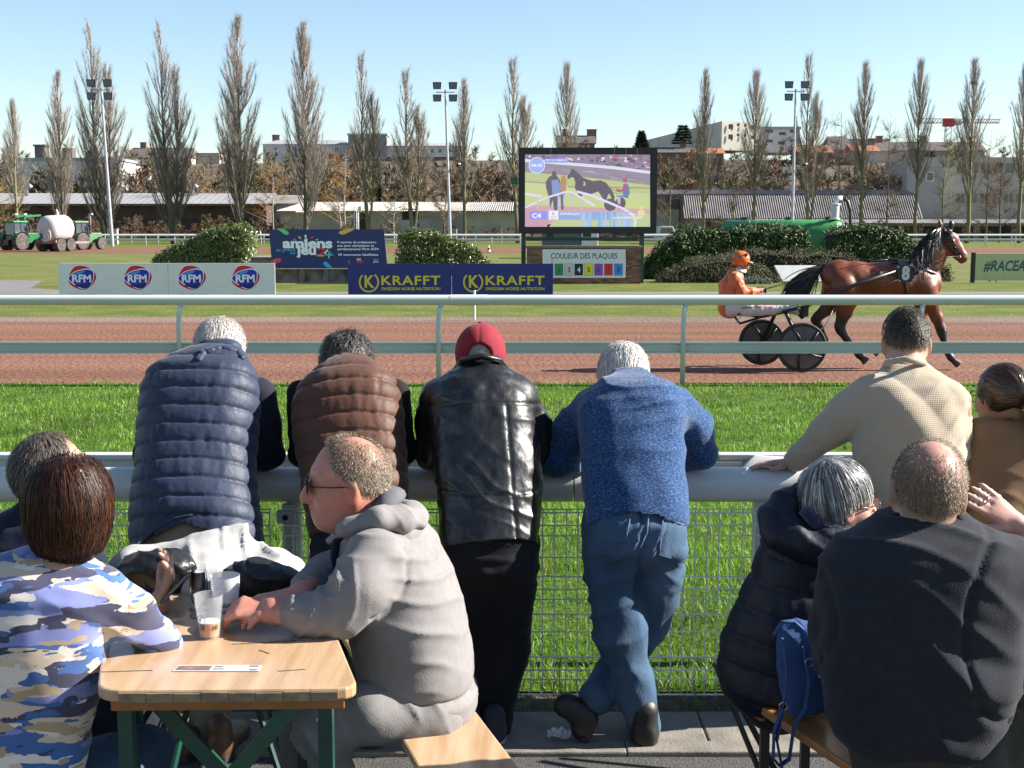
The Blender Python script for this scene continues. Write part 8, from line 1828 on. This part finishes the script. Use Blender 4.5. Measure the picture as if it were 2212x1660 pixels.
ph = thing('smartphone', 'dark smartphone in a clear case held over the table', 'phone', W_); a, b = D(350, 1300, d0 - .36), D(410, 1236, d0 - .33); u_ = (b - a).normalized(); part('phone_body', MB().bar(a, b, .010, .074, up=(.5, -.7, .5)), mat('phone glass', (.015, .015, .02), .12), ph, bevel=.003); part('case', MB().bar(a - u_ * .003, b + u_ * .003, .006, .078, up=(.5, -.7, .5)), m_gls, ph)
# ---------------------------------------------------------------- man in the grey hooded top
d0 = 3.52
p = person('man with sunglasses in a light grey hooded top and sweatpants, forearms on the table', Vector((D(940, 1560, d0).x, d0, ZT)))
F = Frame(D(752, 1042, d0 - .02), (-1, -.05, -.06), (.06, 0, 1), 1.06); nb = D(800, 1135, d0)
bs = Shape(.03); bs.loft([(1520, 800, 1000, d0, 1.2), (1350, 790, 980, d0, 1.2), (1200, 775, 930, d0, 1.4), (1140, 770, 880, d0, 1.1)], 1.2); head(bs, F, nb, .072, True, 1.14)
bs.ell(F(0, .03, -.10), (.055, .055, .03), F.R, .04)
WL, WR = D(592, 1322, d0 - .26), D(655, 1282, d0 - .20)
arm_body(bs, D(805, 1215, d0 - .2), D(738, 1330, d0 - .27), WL, (.055, .046, .036)); hand(bs, WL, (-1, .1, .10), (.1, -.4, .9), 1.05, 1.7, 1, .02, .03)
arm_body(bs, D(770, 1210, d0 + .2), D(690, 1255, d0 + .05), WR, (.055, .046, .034)); hand(bs, WR, (-.85, -.42, -.12), (-.1, -.25, 1), 1.1, .75, -1, .05, .03)
hr = lambda L: np.clip((L[:, 2] - np.interp(L[:, 1], [-.12, -.07, -.01, .02, .035, .06], [-.06, -.05, -.0, .03, .06, .2])) / .012, 0, 1) * np.clip(1.2 - 1.25 * np.exp(-((L[:, 0]) ** 2 / .0030 + (L[:, 1] + .045) ** 2 / .0035)) * (L[:, 2] > .05), 0, 1)
organic('body', bs, .0062, m_skin2, p, None, skin_col(F, (.52, .225, .165), lambda L: hr(L) * .75, (.20, .145, .09), .12, .5))
wisps('hair', p, F, hr, 6500, .009, .0012, [(.24, .175, .105), (.36, .29, .2), (.16, .115, .075), (.42, .38, .32)], m_shair, 16, .008, curl=.5)
glasses(p, F, m_rimb, m_dlens, .028, .020, .0018, .108, .002)
m_hood = cloth('light grey sweatshirt', (.265, .25, .248), .95, .06, 30, .3, 260, .05); m_hood2 = cloth('mid grey lining', (.13, .13, .145), .95)
jk = Shape(.05); jk.loft([(1545, 800, 1026, d0, 1.2), (1500, 785, 1030, d0, 1.25), (1450, 768, 1030, d0, 1.3), (1400, 758, 1022, d0, 1.32), (1350, 750, 1010, d0, 1.4), (1300, 745, 994, d0, 1.48), (1250, 745, 974, d0, 1.6), (1205, 742, 950, d0, 1.7), (1170, 742, 930, d0, 1.7), (1145, 748, 910, d0, 1.5), (1122, 760, 885, d0, 1.25), (1108, 772, 860, d0, 1.0)], 1.3, 2.3)
jk.chain([D(806, 1210, d0 - .19), D(775, 1270, d0 - .25), D(735, 1325, d0 - .27), D(660, 1330, d0 - .28), D(592, 1326, d0 - .26)], [mpx(66, d0), mpx(58, d0), mpx(46, d0), mpx(36, d0), mpx(27, d0)], None, 1, .05); jk.chain([D(775, 1205, d0 + .18), D(700, 1245, d0 + .06), D(655, 1278, d0 - .16)], [mpx(60, d0), mpx(40, d0), mpx(26, d0)], None, 1, .05)
def arm_mask(V): return np.clip((D(800, 0, d0 - .2).x - V[:, 0]) / .05, 0, 1) * (V[:, 1] < d0 - .08)
cs_ = creases(.018, 62, 92, (-1, 0, .35), .8, 6); armc = lambda V, n: cs_(V, n) * arm_mask(V)
sl_ = lambda V, n: (-.006 * np.exp(-((np.hypot((V[:, 0] - D(790, 0, d0 - .2).x), (V[:, 2] - D(0, 1225, d0 - .2).z) * .8) - .095) / .006) ** 2) * (n[:, 1] < -.2) * (V[:, 0] > D(790, 0, d0 - .2).x)).astype(f32)
waist = lambda V, n: (-.012 * np.exp(-((V[:, 2] - D(0, 1475, d0).z) / .010) ** 2) + .010 * np.clip((D(0, 1475, d0).z - V[:, 2]) / .02, 0, 1)).astype(f32)
organic('hooded_top', jk, .0075, m_hood, p, plus(folds(.010, 4, 91), armc, sl_, waist, creases(.010, 40, 93, (.2, 0, 1), .7, 5)))
hd = Shape(.03); hd.chain([D(712, 1168, d0 - .10), D(752, 1138, d0 - .14), D(815, 1122, d0 - .15), D(872, 1118, d0 - .10), D(898, 1128, d0), D(872, 1108, d0 + .12), D(800, 1118, d0 + .14), D(730, 1145, d0 + .08)], [.018, .024, .028, .032, .034, .030, .026, .020]); hd.chain([D(878, 1112, d0), D(912, 1134, d0 - .05)], [.032, .014]); organic('hood', hd, .0075, m_hood, p, plus(folds(.010, 9, 94), creases(.010, 50, 95, (.5, .5, .6), .6, 6)))
part('hood_lining', MB().tube([D(X, Y, d) for X, Y, d in ((812, 1112, d0 - .12), (838, 1085, d0 - .085), (850, 1070, d0), (838, 1085, d0 + .08), (808, 1112, d0 + .1))], [.02, .032, .036, .032, .02], 12, True, None, .7), m_hood2, p, smooth=True)
part('zip_placket', MB().tube([D(730, 1150, d0 - .12), D(722, 1200, d0 - .10), D(735, 1280, d0 - .08)], .012, 8), m_dnavy, p, smooth=True)
m_swp = cloth('grey sweatpants', (.255, .244, .24), .95, .06, 30, .3, 260, .05); tr = Shape(.06); tr.loft([(1585, 850, 1022, d0, 1.25), (1540, 815, 1028, d0, 1.25), (1480, 800, 1020, d0, 1.2)], 1.2, 2.3)
tr.chain([D(935, 1545, d0 - .12), D(800, 1540, d0 - .18), D(700, 1570, d0 - .18), D(722, 1690, d0 - .14), D(730, 1800, d0 - .12)], [mpx(66, d0), mpx(62, d0), mpx(54, d0), mpx(42, d0), mpx(34, d0)], None, 1, .05); tr.chain([D(920, 1545, d0 + .12), D(760, 1545, d0 + .14), D(655, 1560, d0 + .14), D(640, 1680, d0 + .14), D(645, 1740, d0 + .14)], [mpx(60, d0), mpx(54, d0), mpx(48, d0), mpx(38, d0), mpx(32, d0)], None, 1, .05)
organic('sweatpants', tr, .009, m_swp, p, plus(folds(.010, 6, 96), creases(.016, 50, 97, (.9, 0, .4), .8, 5)))
for X, dd in ((735, -.10), (648, .14)): a = D(X, 1700, d0 + dd); a.z = ZT + .002; shoe(p, a, a + Vector((-.26, 0, 0)), .048, .07, mat('beige trainers', (.40, .33, .22), .8), mat('tan sole', (.42, .32, .18), .8))
# ---------------------------------------------------------------- grey-haired woman in a navy padded jacket
d0 = 3.68
p = person('grey-haired woman with glasses in a dark navy padded jacket on the right bench', Vector((D(1700, 1520, d0).x, d0, ZT)))
F = Frame(D(1812, 1088, d0), (.97, .22, -.08), (.05, 0, 1), 1.0); nb = D(1790, 1170, d0)
bs = Shape(.03); bs.loft([(1480, 1590, 1780, d0), (1300, 1640, 1800, d0), (1180, 1700, 1820, d0)], .7); head(bs, F, nb, .052)
organic('body', bs, .007, m_skin2, p, None, skin_col(F, (.56, .32, .25), scalp(.05, -.08), (.25, .24, .23), 0, .5))
hs_ = Shape(.02); hs_.ell(F(0, -.018, .030), (.090, .106, .104), F.R); hs_.ell(F(0, -.04, -.02), (.085, .078, .075), F.R, .03); hs_.plane(F(0, .066, .0), F.f * .95 - F.u * .30)
for s_x in (-1, 1): hs_.ell(F(s_x * .085, .045, -.072), (.07, .075, .080), F.R, .015, True)
hs_.ell(F(0, .10, -.05), (.09, .065, .085), F.R, .015, True)
organic('hair', hs_, .007, m_ghair, p, folds(.005, 22, 3), lambda V, n: np.tile((.13, .125, .12), (len(V), 1)))
sd_ = on_shape(hs_, 3000, 9, lambda V: np.ones(len(V), bool)); cr_ = np.array(F(0, -.05, .13)); fw_ = np.array(F.f)
locks('hair_strands', p, hs_, sd_, lambda P: (lambda v: v / (np.linalg.norm(v, axis=1, keepdims=True) + 1e-3) + np.array([0, 0, -.5]) + fw_ * .25)(P - cr_), .09, .0024, [(.16, .155, .15), (.32, .315, .31), (.55, .55, .55), (.09, .085, .08)], m_ghair, 10, 7, .006)
glasses(p, F, mat('tortoise frames', (.12, .03, .02), .3), m_lens, .026, .021, .002)
m_puf = mat('navy padded nylon', (.006, .008, .020), .55, .2, 10, .3, 60, spec=.35, bdist=.006); jk = Shape(.05)
jk.loft([(1530, 1572, 1800, d0 - .02), (1500, 1550, 1805, d0 - .02), (1450, 1543, 1812, d0), (1400, 1553, 1818, d0), (1340, 1580, 1825, d0), (1280, 1606, 1832, d0), (1220, 1630, 1838, d0), (1180, 1646, 1840, d0), (1150, 1668, 1835, d0), (1130, 1690, 1820, d0)], .8, 2.3); axp = np.array((D(1770, 1150, d0) - D(1680, 1500, d0)).normalized(), f32)
organic('padded_jacket', jk, .010, m_puf, p, quilt(axp, np.array(D(1680, 1500, d0), f32), .085, .008, 102))
hd = Shape(.04); hd.chain([D(1738, 1052, d0 + .02), D(1704, 1082, d0), D(1684, 1118, d0 - .02), D(1690, 1152, d0 - .05), D(1740, 1176, d0 - .08), D(1800, 1168, d0 - .08), D(1832, 1150, d0 - .05)], [.016, .032, .048, .060, .058, .046, .03], (.3, -.3, 1), .8); organic('hood', hd, .009, m_puf, p, plus(folds(.012, 9, 103), creases(.010, 40, 104, (.6, .3, .8), .7, 6)))
m_furl = cloth('navy fleece lining', (.03, .03, .075), .98, .4, 60, .8, 90, .4); part('hood_lining', MB().tube([D(X, Y, d) for X, Y, d in ((1735, 1100, d0 - .06), (1765, 1130, d0 - .09), (1800, 1135, d0 - .08), (1825, 1120, d0 - .05))], [.018, .022, .022, .016], 10), m_furl, p, smooth=True)
tr = Shape(.06); tr.chain([D(1680, 1500, d0), D(1830, 1480, d0 + .1), D(1840, 1600, d0 + .1)], [.12, .09, .06]); organic('trousers', tr, .014, cloth('black denim', 0), p, folds(.008, 8, 105))
# ---------------------------------------------------------------- man in the dark grey fleece
d0 = 3.10
p = person('balding man in a dark grey fleece, back turned, on the right bench', Vector((D(1990, 1600, d0).x, d0, ZT)))
F = Frame(D(2003, 1062, d0 + .02), (.12, .98, -.10), (.16, .12, 1), 1.05); nb = D(1995, 1140, d0)
bs = Shape(.03); bs.loft([(1560, 1830, 2140, d0), (1300, 1810, 2190, d0), (1180, 1860, 2150, d0), (1135, 1930, 2075, d0)], .6); head(bs, F, nb, .068)
arm_body(bs, D(1830, 1230, d0), D(1800, 1400, d0 + .1), D(1900, 1420, d0 + .3), hd=(1, .5, 0), thumb=-1); arm_body(bs, D(2190, 1240, d0), D(2290, 1350, d0 + .12), D(2230, 1300, d0 + .35), hd=(-.6, .7, .2))
hr = scalp(.045, -.075); th = lambda L: hr(L) * np.clip(1.25 - 1.3 * np.exp(-((L[:, 0]) ** 2 / .0040 + (L[:, 1] + .045) ** 2 / .0055)) * np.clip((L[:, 2] - .02) / .04, 0, 1), 0, 1)
organic('body', bs, .0075, m_skin2, p, None, skin_col(F, (.52, .27, .215), lambda L: th(L) * .7, (.17, .12, .08)))
wisps('hair', p, F, lambda L: np.clip(th(L), .03 * (L[:, 2] > 0), 1), 5200, .009, .0014, [(.20, .145, .085), (.30, .24, .16), (.13, .095, .065)], m_shair, 17, .007, curl=.5)
m_flc = cloth('dark grey fleece', (.024, .027, .036), .97, .12, 40, .35, 240, .06); jk = Shape(.05)
jk.loft([(1640, 1835, 2110, d0 - .02), (1600, 1800, 2150, d0 - .02), (1540, 1778, 2178, d0), (1460, 1765, 2196, d0), (1380, 1764, 2208, d0), (1300, 1772, 2218, d0), (1240, 1786, 2222, d0), (1200, 1800, 2212, d0), (1168, 1828, 2180, d0), (1142, 1868, 2140, d0 + .01), (1120, 1912, 2096, d0 + .02), (1104, 1926, 2078, d0 + .03)], .62, 2.4)
jk.chain([D(2170, 1235, d0), D(2250, 1330, d0 + .05), D(2330, 1390, d0 + .12)], [mpx(72, d0), mpx(66, d0), mpx(50, d0)], None, 1, .05); jk.chain([D(1835, 1235, d0), D(1802, 1340, d0 + .08), D(1800, 1420, d0 + .16), D(1900, 1430, d0 + .3)], [mpx(56, d0), mpx(46, d0), mpx(40, d0), mpx(32, d0)], None, 1, .05)
big = lambda V, n: (.022 * np.clip(np.sin((V[:, 2] + .5 * V[:, 0]) * 30 + 2.5 * vnoise(V, 4, 9)), -.2, 1) * np.exp(-((V[:, 0] - D(2110, 0, d0).x) / .10) ** 2 - ((V[:, 2] - D(0, 1450, d0).z) / .16) ** 2)).astype(f32)
def sleeve_seam(V, n):
    o = 0
    for Xc, Yc, r0, sg in ((2230, 1330, .150, -1), (1745, 1330, .10, 1)):
        dx, dz = V[:, 0] - D(Xc, 0, d0).x, (V[:, 2] - D(0, Yc, d0).z) * .62; o = o - .010 * np.exp(-((np.hypot(dx, dz) - r0) / .008) ** 2) * (n[:, 1] < -.1) * (dx * sg > 0)
    return np.asarray(o, f32)
organic('fleece_top', jk, .009, m_flc, p, plus(folds(.012, 4, 111), big, sleeve_seam, creases(.012, 34, 112, (.5, 0, 1), .7, 4)))
seam('collar', jk, [(1930, 1122), (1960, 1111), (2004, 1107), (2050, 1112), (2078, 1126)], cloth('navy collar', (.012, .013, .022), .9), p, .0, .015)
tr = Shape(.06); tr.loft([(1680, 1840, 2110, d0, .7), (1600, 1830, 2120, d0, .7)], .7); tr.chain([D(2040, 1640, d0), D(2200, 1600, d0 + .25), D(2260, 1640, d0 + .3)], [.13, .10, .085]); organic('trousers', tr, .013, cloth('dark olive cotton', (.05, .047, .038), .85), p, plus(folds(.01, 8, 115), creases(.014, 44, 116)))
# ---------------------------------------------------------------- person at the right edge, hand raised
d0 = 3.42
p = person('person cut by the right edge raising a hand with a ring', Vector((D(2640, 1500, d0).x, d0, ZT))); W_ = D(2196, 1132, d0 - .05)
bs = Shape(.03); bs.loft([(1500, 2560, 2780, d0), (1250, 2570, 2770, d0), (1160, 2610, 2730, d0)], .7); F = Frame(D(2675, 1040, d0), (-.9, .2, 0), (0, 0, 1), 1.0); head(bs, F, D(2670, 1130, d0), .052); bs.chain([D(2590, 1230, d0 - .1), D(2390, 1265, d0 - .12), W_], [.045, .042, .027]); hand(bs, W_, (-.80, -.05, .58), (.18, -.93, .30), .95, .12, -1, .20, .026)
organic('body', bs, .0075, m_skin2, p, None, skin_col(F, (.58, .34, .27), scalp(.05, -.08), (.05, .03, .02))); jk = Shape(.04); jk.loft([(1520, 2535, 2800, d0), (1300, 2540, 2790, d0), (1200, 2562, 2770, d0), (1150, 2610, 2730, d0)], .7); jk.chain([D(2600, 1215, d0 - .08), D(2390, 1262, d0 - .12), D(2222, 1162, d0 - .06)], [.07, .055, .038], None, 1, .03); jl = Shape(.05); jl.chain([D(2670, 1540, d0), D(2500, 1530, d0), D(2490, 1700, d0)], [.13, .09, .06]); organic('trousers', jl, .016, cloth('black denim', 0), p)
organic('blouse', jk, .011, cloth('lavender cotton', (.55, .50, .66), .85), p, folds(.012, 7, 121)); hs_ = Shape(.02); hs_.ell(F(0, -.02, .03), (.09, .11, .106), F.R); hs_.plane(F(0, .06, 0), F.f * .95 - F.u * .35); organic('hair', hs_, .011, m_ghair, p, folds(.005, 22, 5), lambda V, n: np.tile((.05, .03, .02), (len(V), 1)))
rg = W_ + Vector((-.80, -.05, .58)).normalized() * .108; part('ring', MB().tube([rg + Vector((.0098 * cos(a) * .5, .0105 * sin(a), .0105 * cos(a) + .002)) for a in [2 * pi * i / 16 for i in range(17)]], .0022, 6), m_steel, p, smooth=True)
wv_ = Shape(.03); wv_.loft([(1500, 2140, 2260, 3.62), (1300, 2130, 2260, 3.62), (1225, 2150, 2250, 3.62), (1190, 2190, 2250, 3.62)], .6)
cb = thing('black_bag', 'black bag standing on the far table at the right edge', 'bag', Vector((D(2200, 1300, 3.62).x, 3.62, ZTAB))); organic('bag', wv_, .014, cloth('black knit', 0), cb, folds(.012, 6, 131))
cb = thing('purple_cup', 'purple plastic cup behind the shoulder of the fleece man', 'cup', D(2168, 1235, 3.5)); part('wall', MB().lathe([(.026, -.06), (.034, .052), (.0325, .052), (.0245, -.058)], D(2160, 1235, 3.5), 'z', 24), mat('purple plastic', (.30, .03, .22), .35), cb, smooth=50)
cb = thing('lavender_bag', 'lavender carrier bag beside the purple cup', 'bag', D(2200, 1260, 3.4)); sh = Shape(.03); sh.ell(D(2205, 1255, 3.42), (.055, .05, .055)); sh.ell(D(2225, 1280, 3.42), (.06, .05, .07)); organic('bag', sh, .008, cloth('lavender plastic', (.38, .36, .75), .5), cb, creases(.01, 50, 133))
# ---------------------------------------------------------------- blue backpack and litter
m_bp = cloth('blue canvas', (.035, .085, .24), .8, .12, 10, .3, 120); d0 = 3.45
bp = thing('backpack', 'blue canvas backpack standing on the right bench with hanging straps', 'backpack', D(1715, 1535, d0)); sh = Shape(.03)
sh.loft([(1538, 1700, 1790, d0), (1500, 1692, 1795, d0), (1440, 1682, 1795, d0), (1390, 1674, 1795, d0), (1365, 1670, 1790, d0), (1350, 1676, 1760, d0, .4), (1342, 1684, 1735, d0, .3)], .5, 2.4); organic('pack', sh, .008, m_bp, bp, plus(folds(.010, 8, 141), creases(.012, 36, 142, (.6, 0, .8), .7, 6)))
part('flap_strap', MB().tube([D(X, Y, d0 - .075) for X, Y in ((1672, 1372), (1690, 1345), (1715, 1342), (1735, 1360))], .012, 8, True, None, .4), m_bp, bp, smooth=True)
for pts in ([(1690, 1380), (1700, 1450), (1696, 1500), (1690, 1525)], [(1735, 1400), (1748, 1470), (1740, 1530), (1715, 1570), (1705, 1640), (1688, 1652), (1678, 1600), (1690, 1530)], [(1690, 1530), (1672, 1580), (1670, 1640), (1690, 1660)]): part('strap', MB().tube([D(X, Y, d0 - .10) for X, Y in pts], .014, 8, True, None, .25), m_bp, bp, smooth=True)
for X, Y in ((1692, 1526), (1748, 1432)): part('buckle', MB().tube([D(X, Y, d0 - .11) + Vector((.011 * cos(a), 0, .011 * sin(a))) for a in [2 * pi * i / 12 for i in range(13)]], .002, 6), m_steel, bp, smooth=True)
c = G(1208, 1590, ZT + .014); r = np.random.default_rng(3); V = []; N_ = 9
for j in range(N_):
    for i in range(N_): V.append((c.x + (i / 8 - .5) * .085 + r.normal() * .004, c.y + (j / 8 - .5) * .06 + r.normal() * .004, c.z + abs(r.normal()) * .014))
ltr = solo('plastic_wrapper', MB().add(V, [(j * N_ + i, j * N_ + i + 1, (j + 1) * N_ + i + 1, (j + 1) * N_ + i) for j in range(8) for i in range(8)]), None, 'crumpled clear plastic wrapper lying on the kerb', 'litter'); m_wrap, nt, bsd = nodes_of('clear wrapper'); bsd.inputs['Base Color'].default_value = (.85, .9, .95, 1); bsd.inputs['Roughness'].default_value = .12; bsd.inputs['Alpha'].default_value = .45; ltr.data.materials.append(m_wrap)
